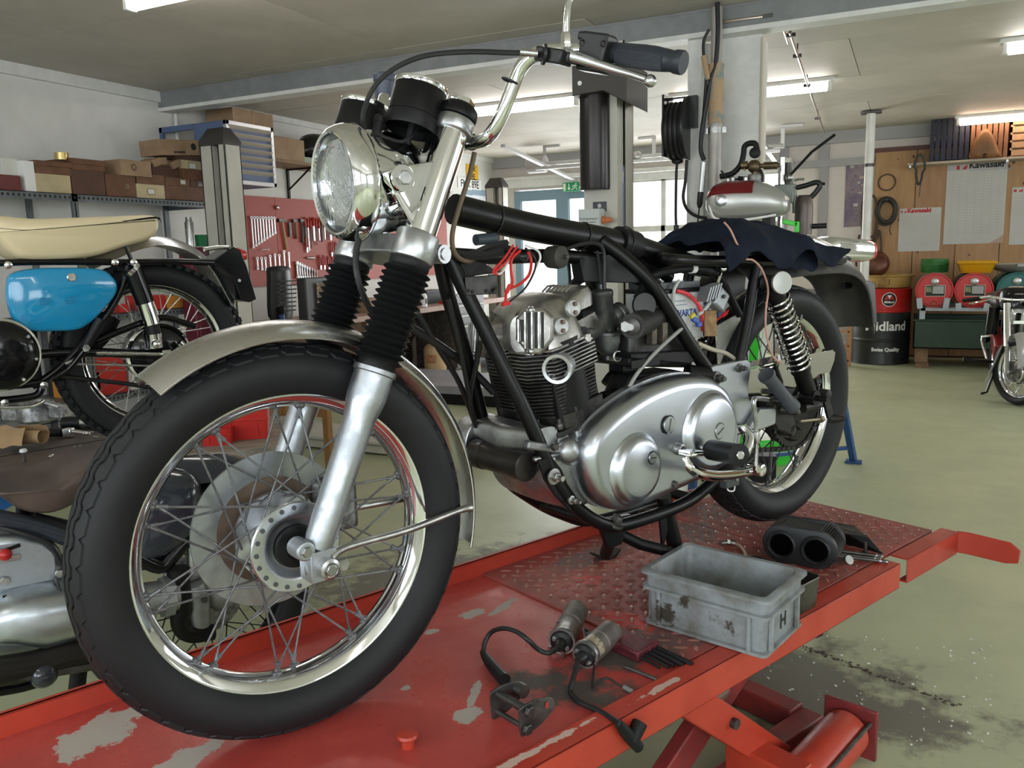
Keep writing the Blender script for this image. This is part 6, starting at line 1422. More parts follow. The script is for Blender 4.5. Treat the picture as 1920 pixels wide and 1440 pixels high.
def nplate(px0,py0,px1,py1,col_,rows,label):
 a,b=WX(px0,py1,XL),WX(px1,py0,XL);t=thing('number_plate',label,'number plate',(XL+.004,(a.y+b.y)/2,(a.z+b.z)/2),0,'number plates on the wall');w,h=(b.y-a.y)/2,(b.z-a.z)/2
 obj('plate',MB().bx(0,.004,-w,w,-h,h),col_,t,bev=.001)
 for i,s in enumerate(rows):
  q=text3('lettering',s,(0,0,0),(0,1,0),(0,0,1),h*2/len(rows)*1.0,blackt,None,align='CENTER',bold=.002);q.parent=t;M=q.matrix_world.copy();M.translation=(.0046,0,h-2*h/len(rows)*(i+.86));q.matrix_local=M
nplate(874,311,895,336,mat('yellow_plate',(.75,.42,.02),.4),['FMK','89E'],'yellow number plate above the white plate on the left wall');nplate(858,338,901,352,white,['FMK 89E'],'long white number plate under the yellow plate')
for i,(x0,x1,y0,y1)in enumerate(((873,885,357,395),(886,910,357,400))):
 a,b=WX(x0,y1,XL),WX(x1,y0,XL);t=thing('wall_notice',('pale blue printed notice left of the pair below the number plates','larger pale printed notice right of the pair below the number plates')[i],'notice',(XL+.001,(a.y+b.y)/2,(a.z+b.z)/2));w,h=(b.y-a.y)/2,(b.z-a.z)/2
 obj('sheet',MB().bx(0,.002,-w,w,-h,h),mat('pale_notice',(.68,.72,.75),.6),t);obj('printed_band',MB().bx(.002,.0026,-w,w,h*.5,h),mat('notice_blue',(.25,.33,.42),.6),t)
sm=mat('seat_vinyl',(.02,.02,.023),.36,bump=.15,bscale=80)
S0=WX(520,625,-4.55)
t=thing('dual_saddle','black ribbed motorcycle seat standing on end beside the column','seat',(S0.x,S0.y,zw));zh=WX(505,498,-4.55).z-zw
R=[[V((d_,w*(.16-.02*k),zz))for d_,w in((0,-1),(.07+k*.02,-.9),(.10+k*.02,-.4),(.11+k*.02,0),(.10+k*.02,.4),(.07+k*.02,.9),(0,1))]for zz,k in((0,0),(zh*.35,.3),(zh*.7,.8),(zh*.92,1.2),(zh,.4))]
obj('cushion',MB().rings(R),sm,t,sub=1)
for i in range(8):obj('rib',MB().tube([(.118+.004*i,w,zh*(.25+.07*i))for w in(-.1,0,.1)],.006,6),sm,t)
S1_=WX(590,625,-4.58)
t=thing('sprung_saddle','upturned motorcycle seat showing foam and wire springs beside the red board','seat',(S1_.x,S1_.y,zw));zh=WX(585,520,-4.58).z-zw
obj('cushion',MB().rings([[V((-.02,-.17,z_)),V((.06,-.15,z_)),V((.06,.02,z_)),V((.06,.15,z_)),V((-.02,.17,z_))]for z_ in(0,zh*.5,zh*.9,zh)]),mat('grey_vinyl',(.06,.06,.065),.4),t,bev=.01)
obj('foam',MB().bx(.061,.075,-.02,.13,.03,zh*.85),mat('tan_foam',(.32,.21,.1),.8,var=.3,vscale=20),t)
for i in range(7):obj('spring_wire',MB().tube([(.08,-.03,.04+i*zh*.115),(.086,.05,.05+i*zh*.115),(.08,.14,.04+i*zh*.115)],.0035,5),steel_dk,t)
obj('edge_cord',MB().tube([(.07,-.02,.02),(.075,-.02,zh*.88),(.07,.14,zh*.9),(.07,.15,.02)],.006,6),mat('grey_cord',(.4,.38,.36),.6),t)
a=WX(529,602,-4.42);t=thing('hand_brush','blue handled brush leaning against the black seat','brush',(a.x,a.y,zw));obj('handle',MB().lathe([(.022,0),(.022,.09),(.014,.1)],(0,0,0),(0,0,1),16),mat('blue_handle',(.02,.06,.2),.4),t);obj('head',MB().lathe([(.016,.1),(.03,.12),(.03,.15),(.01,.16)],(0,0,0),(0,0,1),16),blackm,t)
zb2=.58
b1,b2_,b3=WZ(345,852,zb2),WZ(532,838,zb2),WZ(505,815,zb2)
bd_=(b2_-b1);ang=math.atan2(bd_.y,bd_.x)
lb=thing('low_bench','low worn wooden bench with grey green side seen through front wheel','bench',((b1.x+b2_.x)/2,(b1.y+b2_.y)/2,0),ang)
Lb=bd_.length
obj('top',MB().bx(-Lb/2-.06,Lb/2,0,.62,zb2-.03,zb2),mat('worn_grey_wood',(.36,.31,.25),.7,col2=(.2,.17,.14),vscale=8,stretch=(1,8,1)),lb,bev=.003)
obj('side_board',MB().bx(-Lb/2-.04,Lb/2-.02,.02,.04,zb2-.20,zb2-.03),mat('grey_green_board',(.22,.26,.2),.6,var=.4,vscale=6),lb)
for x in(-Lb/2,Lb/2-.08):
 for y in(.05,.55):obj('leg',MB().bx(x-.03,x+.03,y-.03,y+.03,0,zb2-.03),mat('brown_leg',(.22,.13,.08),.6),lb)
rb0=WZ(412,826,zb2)
def openbin(px,py,w,d,h,lab):
 a=WZ(px,py,zb2);t=thing('red_bin',lab,'bin',(a.x,a.y+.06,zb2+.001),ang,'red bins on the low bench')
 obj('tub',MB().rings([rrect(w,d,.012,0),rrect(w*1.06,d*1.06,.014,h),rrect(w*1.01,d*1.01,.012,h),rrect(w*.95,d*.95,.01,.006)]),redp,t)
 obj('grip_lip',MB().bx(-w*1.08,w*1.08,-d*1.1,-d*1.02,h*.62,h*.7),redp,t,bev=.002);obj('rib',MB().bx(-w*.6,-w*.5,-d*1.07,-d,.01,h*.6).bx(w*.5,w*.6,-d*1.07,-d,.01,h*.6),redp,t)
openbin(440,824,.085,.07,.115,'red plastic bin with wide lip on the low bench');openbin(388,836,.05,.06,.06,'lower red plastic bin left of the taller one on the low bench')
s0=WZ(520,900,0);s0=WY(522,800,3.6)
stl=thing('wooden_stool','wooden stool with blue cushion behind the far fork leg','stool',(WY(535,760,3.55).x,3.55,0))
wst=mat('stool_wood',(.38,.19,.07),.5,var=.2)
sz_=.62
for x in(-.17,.17):
 for y in(-.15,.15):obj('leg',MB().bx(x-.02,x+.02,y-.02,y+.02,0,sz_),wst,stl,bev=.003)
for y in(-.15,.15):[obj('rail',MB().bx(-.17,.17,y-.012,y+.012,z_,z_+.05),wst,stl)for z_ in(sz_*.55,sz_-.06)]
obj('seat',MB().bx(-.2,.2,-.18,.18,sz_,sz_+.03),wst,stl,bev=.005);obj('cushion',MB().bx(-.17,.17,-.16,.16,sz_+.03,sz_+.09),mat('navy_cushion',(.02,.04,.12),.7),stl,bev=.02)
BYY=1.88
bb=thing('motorcycle','blue and cream off-road motorcycle on the far left lift','motorcycle',LO,BROT)
k8=lambda a,b,y=0:K(a,b,BYY+y)
black_b=mat('glossy_black_b',(.005,.005,.006),.12,0,spec=.5)
bluep=mat('bright_blue_paint',(.012,.26,.50),.12,0,coat=.6);creamv=mat('cream_vinyl',(.68,.57,.36),.5,bump=.1,bscale=90)
wc=k8(289,662);bw_=node('rear_wheel',bb,wc)
obj('tyre',MB().lathe([(r*1.0,h)for r,h in tyre_prof(w=1.05)],(0,0,0),(0,-1,0),80,cap=False),tyre_m,bw_,sharp=50)
kn_=MB()
for i in range(60):
 a=2*pi*i/60
 for s,off in((-.036,0),(-.012,.05),(.012,0),(.036,.05)):
  c=V((cos(a+off)*(.333-.3*abs(s)*.5),s,sin(a+off)*(.333-.3*abs(s)*.5)));kn_.box(c,(.016,.019,.018),Matrix.Rotation(-(a+off),3,'Y'))
o=obj('tread_knobs',kn_,tyre_m,bw_);o['kind']='stuff'
obj('rim',wheel_rim(rimp(),72),chrome,bw_,sharp=50)
for i in range(36):
 a=2*pi*i/36;s=-1 if i%2 else 1;a2=a+(.7 if i%4<2 else-.7)
 obj('spoke',MB().tube([(cos(a)*.07,s*.035,sin(a)*.07),(cos(a2)*.23,s*.006,sin(a2)*.23)],.0018,5),chrome_old,bw_)
obj('hub_drum',MB().lathe([(.03,-.075),(.09,-.07),(.105,-.06),(.105,-.045),(.1,-.04),(.1,.05),(.03,.055)],(0,0,0),(0,1,0),44),black_b,bw_)
obj('drum_rim',MB().lathe([(.104,-.072),(.112,-.066),(.112,-.05),(.104,-.046)],(0,0,0),(0,1,0),44,cap=False),chrome,bw_)
so=[(-20,404),(60,409),(150,407),(230,404),(288,403),(299,412),(300,428),(294,440),(275,452),(235,463),(190,478),(150,485),(100,488),(45,487),(20,474),(-5,450),(-20,440)]
pl=crom([k8(a,b,-.13)for a,b in so],3,True)
seat_=MB().rings([[yof(p,BYY+.14)for p in offset(pl,.02)],[yof(p,BYY+.11)for p in pl],[yof(p,BYY-.10)for p in pl],[yof(p,BYY-.125)for p in offset(pl,.006)],[yof(p,BYY-.14)for p in offset(pl,.02)]])
st_=obj('seat',seat_,creamv,bb,sharp=70)
obj('piping',MB().tube([k8(a,b,-.137)for a,b in((-20,426),(20,430),(60,431),(150,424),(230,416),(292,408),(300,418))],.0035,6,k=4),black_b,st_)
sp_=[(20,514),(60,504),(110,502),(172,503),(198,509),(215,525),(219,540),(212,558),(185,590),(162,610),(140,619),(100,621),(60,621),(38,612),(24,596),(15,570),(12,540)]
pl=crom([k8(a,b,-.12)for a,b in sp_],3,True)
pan_=obj('side_panel',MB().rings([[yof(p,BYY-.09)for p in pl],[yof(p,BYY-.125)for p in pl],[yof(p,BYY-.135)for p in offset(pl,.004)],[yof(p,BYY-.139)for p in offset(pl,.012)]]),bluep,bb,sharp=60)
obj('panel_screw',MB().lathe([(.013,0),(.014,.003),(.011,.006),(.002,.006)],k8(134,520,-.138),(0,-1,0),20),chrome,pan_)
for q in((80,560),(126,558)):
 for dy in(0,5,10):obj('vent_slot',MB().box(k8(q[0]+5,q[1]+dy,-.1395),(.03,.002,.004)),mat('deep_blue',(.008,.16,.33),.3),pan_)
def bt(name,pts,r,m_=None,n=12,k=5):return obj(name,MB().tube([k8(*q)for q in pts],r,n,k=k),m_ or black_b,bb)
bt('seat_rail',[(-20,494,-.11),(60,491,-.11),(160,491,-.11),(250,492,-.11),(330,490,-.11),(400,492,-.09)],.011)
bt('frame_tube',[(240,492,-.1),(228,540,-.1),(200,590,-.1),(150,650,-.1),(105,695,-.1),(60,725,-.1)],.012)
bt('swing_arm',[(60,665,-.08),(150,660,-.09),(290,665,-.1),(315,662,-.1)],.016)
bt('chain_guard',[(180,640,-.07),(240,615,-.07),(300,596,-.07),(340,604,-.07),(365,612,-.07)],.012)
bt('brake_rod',[(125,682,-.12),(160,683,-.12),(285,686,-.12)],.004,steel);bt('brake_lever',[(122,682,-.12),(155,668,-.12)],.006,steel)
bt('drive_chain',[(110,705,-.06),(170,712,-.06),(240,720,-.06),(290,728,-.06)],.008,greas)
bt('kick_pedal',[(158,655,-.15),(190,598,-.17)],.016,rubber);bt('kick_arm',[(162,652,-.14),(130,690,-.12),(95,712,-.12)],.01)
obj('kick_joint',MB().hexn(k8(160,652,-.16),(0,1,0),.014,.03),chrome,bb)
bt('damper_cover',[(248,503,-.12),(272,568,-.12)],.031,black_b,22,0);bt('damper_tube',[(271,566,-.12),(285,608,-.12)],.027,chrome,22,0);bt('damper_boot',[(284,606,-.12),(289,630,-.12)],.024,rubber,20,0);bt('damper_eye',[(288,626,-.12),(292,652,-.12)],.026,chrome,18,0)
obj('axle_nut',MB().sph(k8(293,645,-.15),.016,14,8),chrome,bb);bt('damper_cap',[(244,503,-.12),(250,508,-.12)],.033,chrome,20,0)
bt('adjuster',[(180,662,-.12),(312,664,-.12)],.007,chrome_old);obj('adjuster_nut',MB().hexn(k8(312,662,-.13),(1,0,0),.013,.03),chrome,bb);bt('torque_stay',[(336,642,-.1),(345,650,-.1)],.014,chrome)
for s in(-1,1):
 pass
fr_=[(150,490),(190,472),(240,452),(290,443),(330,450),(370,470),(400,500),(425,545),(436,565)]
cr_=crom([k8(a,b)for a,b in fr_],4);rows=[]
for i,p in enumerate(cr_):
 t=(cr_[min(i+1,len(cr_)-1)]-cr_[max(i-1,0)]).normalized();nn=V((-t.z,0,t.x));rows.append([p+V((0,.075*u,0))-nn*(.035*u*u)for u in[-1+2*k/10 for k in range(11)]])
solid('rear_mudguard',MB().grid(rows,.002),alu,bb,sharp=60)
tailp=[(388,488),(425,463),(438,470),(450,500),(468,560),(455,566),(440,562),(425,520),(405,500)]
plb=[k8(a,b)for a,b in tailp];solid('number_plate_carrier',MB().rings([[yof(p,BYY-.07)for p in plb],[yof(p,BYY+.07)for p in plb]]),black_b,bb,bev=.004)
ta,tb_=k8(430,476),k8(456,479)
obj('tail_light',blob_loft([(ta,V((0,.05,0)),V((0,0,.022))),((ta+tb_)/2,V((0,.052,0)),V((0,0,.026))),(tb_,V((0,.04,0)),V((0,0,.018)))],20),mat('red_lens',(.6,.03,.025),.15,coat=.5),bb,sharp=60)
bt('lamp_arm',[(382,468,-.05),(410,464,-.05),(428,464,-.05)],.008,chrome);obj('plate_screw',MB().lathe([(.007,0),(.006,.006)],k8(448,526,-.072),(0,-1,0),12),steel,bb)
ec=k8(-2,665,-.15)
obj('primary_cover',MB().lathe([(.105,-.0),(.107,.03),(.095,.045),(.06,.055),(.003,.058)],ec,(0,-1,0),48),black_b,bb)
obj('cover_ring',MB().lathe([(.105,-.012),(.115,-.008),(.115,.012),(.105,.016)],ec,(0,-1,0),48,cap=False),chrome,bb)
for a in(.6,-.2,-1.0):obj('cover_screw',MB().lathe([(.006,0),(.005,.005)],ec+V((cos(a)*.095,-.045,sin(a)*.095)),(0,-1,0),10),chrome,bb)
obj('engine_block',MB().bx(ec.x-.3,ec.x+.12,BYY-.12,BYY+.12,ec.z-.12,ec.z+.10),blackm,bb,bev=.02)
bt('lower_frame',[(-20,722,-.12),(40,722,-.12),(80,716,-.12)],.012);bt('stand_loop',[(80,716,-.12),(70,740,-.12),(30,748,-.12),(-20,752,-.12)],.012)
for q in((82,722),(8,755),(250,492),(215,492),(15,497)):obj('frame_bolt',MB().lathe([(.012,0),(.011,.008),(.004,.01)],k8(q[0],q[1],-.135),(0,-1,0),14),chrome,bb)
bt('foot_lever',[(-20,764,-.15),(50,763,-.15),(75,756,-.15),(83,751,-.15)],.006,chrome);bt('inner_guard',[(200,590,0),(180,625,0),(150,650,0)],.05,blackm)
bt('seat_stay',[(236,462,-.1),(248,492,-.1)],.007);bt('plate_stay',[(330,490,-.09),(420,496,-.05)],.009)
zt2=BYY*0+.59
dk1=b2w((0,0,0))
e0,e1=WZ(0,893,.56),WZ(118,872,.56);ed=(e1-e0).normalized();en_=V((-ed.y,ed.x,0))
bl_=thing('side_lift','low lift table with worn brown top and blue white-lined edge','lift',(e1.x,e1.y,0),math.atan2(ed.y,ed.x))
worn=mat('worn_brown_deck',(.10,.075,.06),.5,0,bump=.2,bscale=40,col2=(.06,.048,.042),vscale=6)
wh_=mat('white_line',(.75,.75,.73),.5);bl2=mat('lift_blue',(.02,.12,.36),.4)
obj('deck',MB().bx(-1.6,.33,.0,.75,.51,.56),worn,bl_,bev=.01)
obj('white_line',MB().bx(-1.6,0,-.006,.0,.548,.561),wh_,bl_);obj('blue_skirt',MB().prism([(-1.6,0),(0,0),(-.10,-.034),(-.35,-.055),(-1.6,-.08)],(0,-.003,.548),(1,0,0),(0,0,1),0,.004),bl2,bl_)
obj('base',MB().bx(-1.5,.1,.1,.65,.0,.06),blackm,bl_);obj('scissor',MB().bar((-1.2,.2,.05),(0.0,.2,.5),.05,.08).bar((-1.2,.55,.5),(0.0,.55,.05),.05,.08),bl2,bl_)
obj('seam',MB().bx(-1.6,.33,.32,.326,.5595,.5612),blackm,bl_)
def on_deck(px,py,z=.562):return WZ(px,py,z)
p=on_deck(50,838);t=thing('paper_roll','torn brown paper roll lying on the blue edged lift','paper roll',(p.x,p.y,.562),.3)
ppm=mat('brown_paper',(.42,.27,.14),.8,var=.2)
rp=MB()
spn=[V((.0,cos(a)*(.012+.0042*a),.045+sin(a)*(.012+.0042*a)))for a in[i*.25 for i in range(30)]]
rp.grid([[q+V((x,.008*sin(x*40),0))for x in(-.05,-.01,.03,.07)]for q in spn],.0012);obj('roll',rp,ppm,t);obj('torn_sheet',MB().grid([[V((-.09+.04*i+.004*j,-.03-.015*j,.085-.022*j+.008*sin(i*2+j)))for j in range(4)]for i in range(4)],.001),ppm,t)
p=on_deck(108,820);t=thing('twist_grip','black rubber twist grip with chrome clamp on the blue edged lift','grip',(p.x,p.y,.562),.35)
obj('rubber',MB().lathe([(.015,0),(.017,.01),(.018,.06),(.017,.11),(.019,.115)],(-.09,0,.02),(1,0,0),20),rubber,t);obj('clamp',MB().box((.05,0,.02),(.035,.034,.034)).tube([(.06,0,.025),(.13,-.01,.018)],.009,10),chrome,t,bev=.003);obj('screw_end',MB().hexn((.14,-.012,.018),(1,0,0),.009,.014),chrome,t)
p=on_deck(190,805);t=thing('exhaust_stub','short metal pipe stub with blue wrap lying behind the tyre','pipe',(p.x,p.y,.562),.4);obj('pipe',MB().lathe([(.025,0),(.028,.005),(.028,.10),(.022,.11),(.02,.16),(.002,.16)],(-.08,0,.03),(1,0,0),22),steel,t);obj('dark_sleeve',MB().lathe([(.026,-.08),(.028,0)],(-.08,0,.03),(1,0,0),20),rubber,t)
p=on_deck(165,802);tag(obj('blue_yellow_bag',MB().grid([[V((-.07+.035*i,.06-.03*j,.04+.015*sin(i*1.7+j*2.2)))for j in range(5)]for i in range(5)],.004),mat('yellow_blue_film',(.55,.5,.2),.4,col2=(.03,.06,.25),vscale=14,lo=.48,hi=.54),loc=(p.x,p.y,.562),sub=1),'crumpled yellow and blue plastic wrapper behind the pipe stub','wrapper')
p=on_deck(30,800);t=thing('engine_part','oily cast engine casing with round opening at the left edge','engine part',(p.x,p.y+.1,.562),.3);obj('casting',MB().lathe([(.05,0),(.08,.01),(.075,.09),(.06,.1),(.05,.09),(.048,.02)],(0,0,0),(0,0,1),20).box((.1,.02,.05),(.09,.08,.06)).box((-.1,.0,.04),(.1,.07,.06)),alu_dirty,t,bev=.006);obj('cover',MB().box((.1,-.03,.09),(.09,.03,.012),Matrix.Rotation(.3,3,'Y')),alu_cast,t,bev=.003)
for i,(px,py)in enumerate(((140,841),(146,843),(150,839),(157,840),(164,841),(169,840),(170,812),(177,821),(94,858),(99,856))):
 p=on_deck(px,py);tag(obj('small_bolt',MB().hexn((0,0,.004),(random.uniform(-1,1),random.uniform(-1,1),.3),.006,.006).tube([(0,0,.004),(.012,.008,.004)],.003,6),chrome_old,loc=(p.x,p.y,.5615)),'small bright bolt lying loose on the blue edged lift','bolt','loose bolts on the blue edged lift')
p=on_deck(46,865);t=thing('stud_bolt','upright bolt with white washer head on the blue edged lift','bolt',(p.x,p.y,.561));obj('stud',MB().tube([(0,0,0),(0,0,.035)],.006,8),steel_dk,t);obj('head',MB().lathe([(.012,.035),(.013,.04),(.01,.046),(.002,.047)],(0,0,0),(0,0,1),14),white,t)
wbk=thing('wire_basket','dark wire basket under the shelf behind the blue motorcycle','basket',WX(150,800,-4.3),0)
for i in range(9):obj('wire',MB().tube([(0,-.2+.05*i,0),(0,-.2+.05*i,.16)],.003,5),blackm,wbk)
for z in(0,.08,.16):obj('wire',MB().tube([(0,-.22,z),(0,.22,z),(-.2,.22,z),(-.2,-.22,z)],.003,5,closed=True),blackm,wbk)
wbk.location=(-4.72,WX(150,800,-4.72).y,zsh[3])
MY=1.0
bm=thing('motorcycle','dark flat-twin motorcycle with silver cases and brown saddle behind the front wheel','motorcycle',b2w((0,MY,-DECK)),BROT)
bo=V((0,MY,-DECK));k1=lambda a,b,y=0:K(a,b,MY+y)-bo
dkg=mat('dark_blue_grey_paint',(.028,.033,.045),.16,0,coat=.5);brs=mat('worn_brown_leather',(.10,.07,.058),.42,bump=.15,bscale=70,var=.3,vscale=8)
hubp=k1(390,1150);hubp=V((.17,0,.325))
fw2=node('wheel',bm,hubp)
obj('tyre',MB().lathe([(r*.985,h)for r,h in tyre_prof(w=.95)],(0,0,0),(0,-1,0),80,cap=False),tyre_m,fw2,sharp=50);obj('rim',wheel_rim(rimp(),72),blackm,fw2,sharp=50)
for i in range(36):
 a=2*pi*i/36;s=-1 if i%2 else 1;a2=a+(.5 if i%4<2 else-.5);obj('spoke',MB().tube([(cos(a)*.09,s*.03,sin(a)*.09),(cos(a2)*.23,s*.006,sin(a2)*.23)],.002,5),blackm,fw2)
obj('hub',MB().lathe([(.03,-.06),(.1,-.05),(.105,.05),(.03,.06)],(0,0,0),(0,1,0),36),alu_dirty,fw2)
def p1t(name,pts,r,m_,n=12,k=5):return obj(name,MB().tube([k1(*q)for q in pts],r,n,k=k),m_,bm)
gm2=mat('grey_cast_housing',(.4,.42,.42),.45,.8,bump=.2,bscale=50,var=.3)
p1t('final_drive',[(362,1095,-.08),(368,1120,-.08),(372,1160,-.08),(375,1185,-.08)],[.03,.034,.032,.03],gm2,22);obj('housing_lug',MB().sph(k1(420,1115,-.05),.055,18,12,(1,.5,.8)),gm2,bm)
obj('housing_bolt',MB().lathe([(.009,0),(.008,.008)],k1(383,1124,-.115),(0,-1,0),12),steel_dk,bm)
p1t('damper',[(333,1065,-.1),(336,1100,-.1),(340,1150,-.1)],.028,blackm,20);p1t('damper_top',[(360,1000,-.1),(362,1070,-.1)],.016,steel,14);p1t('lower_pipe',[(335,1140,-.1),(338,1175,-.1),(360,1190,-.1),(400,1185,-.1)],.022,blackm,14)
p1t('drive_sleeve',[(268,1125,-.1),(330,1115,-.1)],.042,gm2,22);obj('sleeve_flange',MB().lathe([(.055,-.012),(.055,.012)],k1(312,1118,-.1),k1(330,1115,-.1)-k1(268,1125,-.1),8),gm2,bm)
p1t('frame_tube',[(250,1040,-.1),(300,1062,-.1),(325,1040,-.1),(345,1018,-.1),(365,1010,-.1)],.02,black_b,14)
tk=[(k1(225,960),V((.02,0,.03)),V((0,.08,0))),]
tank_o=[(225,1000),(232,930),(255,895),(300,882),(345,880),(368,895),(376,925),(374,965),(352,1000),(310,1035),(275,1050),(240,1052)]
pl=crom([k1(a,b,-.06)for a,b in tank_o],3,True);solid('toolbox_shell',MB().rings([[yof(c_+(p-c_)*k_,y_)for c_ in(sum(pl,V())/len(pl),)for p in pl]for y_,k_ in((.14,.8),(.10,1),(-.05,1),(-.10,.93),(-.125,.75),(-.135,.4),(-.137,.05))]),dkg,bm,sharp=70)
fe=crom([k1(a,b)for a,b in((300,872),(340,858),(400,853),(450,858),(500,880),(545,915))],4);rows=[]
for i,p in enumerate(fe):
 t=(fe[min(i+1,len(fe)-1)]-fe[max(i-1,0)]).normalized();nn=V((-t.z,0,t.x));rows.append([p+V((0,.085*u,0))-nn*(.06*u*u)for u in[-1+2*k/10 for k in range(11)]])
solid('mudguard',MB().grid(rows,.003),dkg,bm,sharp=60)
case_m=mat('flat_twin_case',(.55,.6,.64),.3,1,bump=.2,bscale=20,var=.2,vscale=8,rvar=.2)
q=[(-20,1008),(40,1002),(85,1008),(118,1030),(122,1095),(105,1100),(0,1122),(-20,1125)];pl=[k1(a,b,-.12)for a,b in q];solid('gearbox_cover',MB().rings([[yof(p,.1)for p in pl],[yof(p,-.12)for p in pl]]),case_m,bm,bev=.02)
s0_,s1_=k1(0,1165,-.14),k1(135,1140,-.14)
obj('intake_cover',blob_loft([(s0_+V((-.05,0,0)),V((0,.05,0)),V((0,0,.03))),(s0_+V((.02,0,.005)),V((0,.08,0)),V((0,0,.055))),((s0_+s1_)/2,V((0,.09,0)),V((0,0,.07))),(s1_,V((0,.085,0)),V((0,0,.066)))],30),case_m,bm,sharp=70)
obj('cover_band',MB().torus(k1(105,1150,-.14),s1_-s0_,.083,.003,36,6),steel_dk,bm);obj('case_seam',MB().tube([k1(5,1120,-.145),k1(60,1108,-.145),k1(105,1098,-.145)],.004,6),blackm,bm)
obj('red_button',MB().sph(k1(10,1040,-.135),.014,14,10),mat('red_button',(.4,.015,.015),.3),bm);obj('label_tag',MB().box(k1(17,1048,-.124),(.045,.004,.014)),steel,bm,bev=.001);obj('slot',MB().box(k1(20,1028,-.124),(.04,.004,.008),Matrix.Rotation(-.15,3,'Y')),blackm,bm)
for a in((10,1090),(112,1075)):obj('case_bolt',MB().lathe([(.011,0),(.009,.006),(.003,.006)],k1(a[0],a[1],-.125),(0,-1,0),14),steel,bm)
p1t('lower_case',[(-20,1200,-.08),(60,1195,-.08),(130,1190,-.08)],.05,gm2,20);p1t('chrome_shaft',[(50,1205,-.15),(100,1195,-.15)],.008,chrome,10)
p1t('exhaust_pipe',[(-20,1262,-.2),(60,1248,-.2),(130,1228,-.2),(180,1222,-.2)],.034,mat('dark_exhaust',(.03,.027,.025),.35,.6),20);p1t('foot_bar',[(-20,1272,-.22),(80,1262,-.22),(170,1248,-.22)],.012,steel_dk);obj('foot_joint',MB().sph(k1(82,1265,-.22),.03,16,10),dkg,bm);p1t('stand_leg',[(150,1240,-.1),(143,1300,-.1),(140,1330,-.1)],.02,blackm)
p1t('stand_spring',[(-20,1300,-.2),(40,1290,-.2),(90,1275,-.2)],.01,blackm)
p1t('rear_frame',[(-20,968,-.1),(60,985,-.1),(130,1010,-.1),(200,1035,-.1)],.02,dkg);p1t('spring_bellows',[(60,974,-.09),(130,990,-.09)],.018,rubber);p1t('seat_spring',[(45,990,-.05),(40,950,-.05),(52,940,-.05),(62,960,-.05),(60,985,-.05)],.012,blackm)
p1t('control_cable',[(-20,985,-.1),(40,1000,-.12),(90,1020,-.12),(115,1060,-.12)],.006,cable_k,8)
sdl=[(-30,912),(40,903),(90,892),(118,878),(150,858),(190,848),(215,848),(195,866),(165,885),(150,905),(125,925),(95,940),(60,946),(25,940),(5,928),(-30,905)]
pl=crom([k1(a,b,0)for a,b in sdl],3,True)
shr=lambda q_,y_,k_:[yof(c_+(p-c_)*k_,y_)for c_ in(sum(q_,V())/len(q_),)for p in q_]
solid('saddle',MB().rings([shr(pl,.16,.85),shr(pl,.12,1),shr(pl,-.08,1),shr(pl,-.11,.95),shr(pl,-.125,.8),shr(pl,-.128,.1)]),brs,bm,sharp=70)
obj('saddle_edge',MB().tube([k1(a,b,-.1)for a,b in((20,936),(60,945),(95,940),(128,922),(152,902))],.005,6,k=4),chrome_old,bm)
lc2=lift_col(1120,1172,2.33,LY,'cream car lift column carrying the dark hydraulic motor',capm=False)
lo2=V(lc2.location)
def lcp(name,mb,mt,**k):mb.v=[tuple(V(v)-lo2)for v in mb.v];return obj(name,mb,mt,lc2,**k)
yc=LY-.10
a,b=WY(1088,200,yc),WY(1143,200,yc);r_=(b.x-a.x)/2;zt_,zb3=WY(1115,170,yc).z,WY(1115,357,yc).z
lcp('oil_cylinder',MB().lathe([(r_*.97,zb3),(r_,zb3+.01),(r_,zt_)],((a.x+b.x)/2,yc,0),(0,0,1),40),mat('dark_brown_metal',(.03,.026,.026),.28,.5),sharp=50)
m0,m1=WY(1075,150,yc-.1),WY(1177,150,yc-.1);zz0,zz1=WY(1130,175,yc-.1).z,WY(1130,118,yc-.1).z
lcp('motor_cover',MB().prism([(m0.x,zz1),(m1.x,zz1),(m1.x,zz0-.06),((m0.x+m1.x)/2+.02,zz0+.01),(m0.x,zz0)],(0,0,0),(1,0,0),(0,0,1),-(yc+.25),-(yc-.12)),mat('dark_brown_cap',(.045,.04,.036),.5),bev=.004)
lcp('cover_badge',MB().lathe([(.012,0),(.011,.003)],WY(1087,156,yc-.122),(0,-1,0),12),white)
k0,k1_=WY(1097,394,yc),WY(1136,440,yc)
kb=lcp('switch_box',MB().bx(k0.x,k1_.x,yc-.10,yc,k1_.z,k0.z),mat('pale_grey_box',(.5,.53,.52),.5),bev=.003)
text3('lettering','Kompressor',(0,0,0),(1,0,0),(0,0,1),.028,blackt,None);t_=bpy.data.objects['lettering.'+max([o.name.split('.')[-1]for o in bpy.data.objects if o.name.startswith('lettering.')])]
t_.parent=lc2;M=t_.matrix_world.copy();M.translation=V((k0.x+.008,yc-.1006,WY(1110,412,yc-.1).z))-lo2;t_.matrix_local=M;t_.scale=((k1_.x-k0.x-.016)/max(.001,t_.dimensions.x),)*3
lcp('underline',MB().bx(k0.x+.01,k1_.x-.02,yc-.1005,yc-.1,WY(1110,416,yc-.1).z-.003,WY(1110,416,yc-.1).z),blackt)
kp=WY(1146,412,yc-.05);lcp('switch_knob',MB().lathe([(.022,0),(.022,.012),(.012,.016),(.012,.045),(.01,.048)],(k1_.x+.002,yc-.05,kp.z),(1,0,0),16),mat('orange_red_knob',(.55,.16,.06),.35))
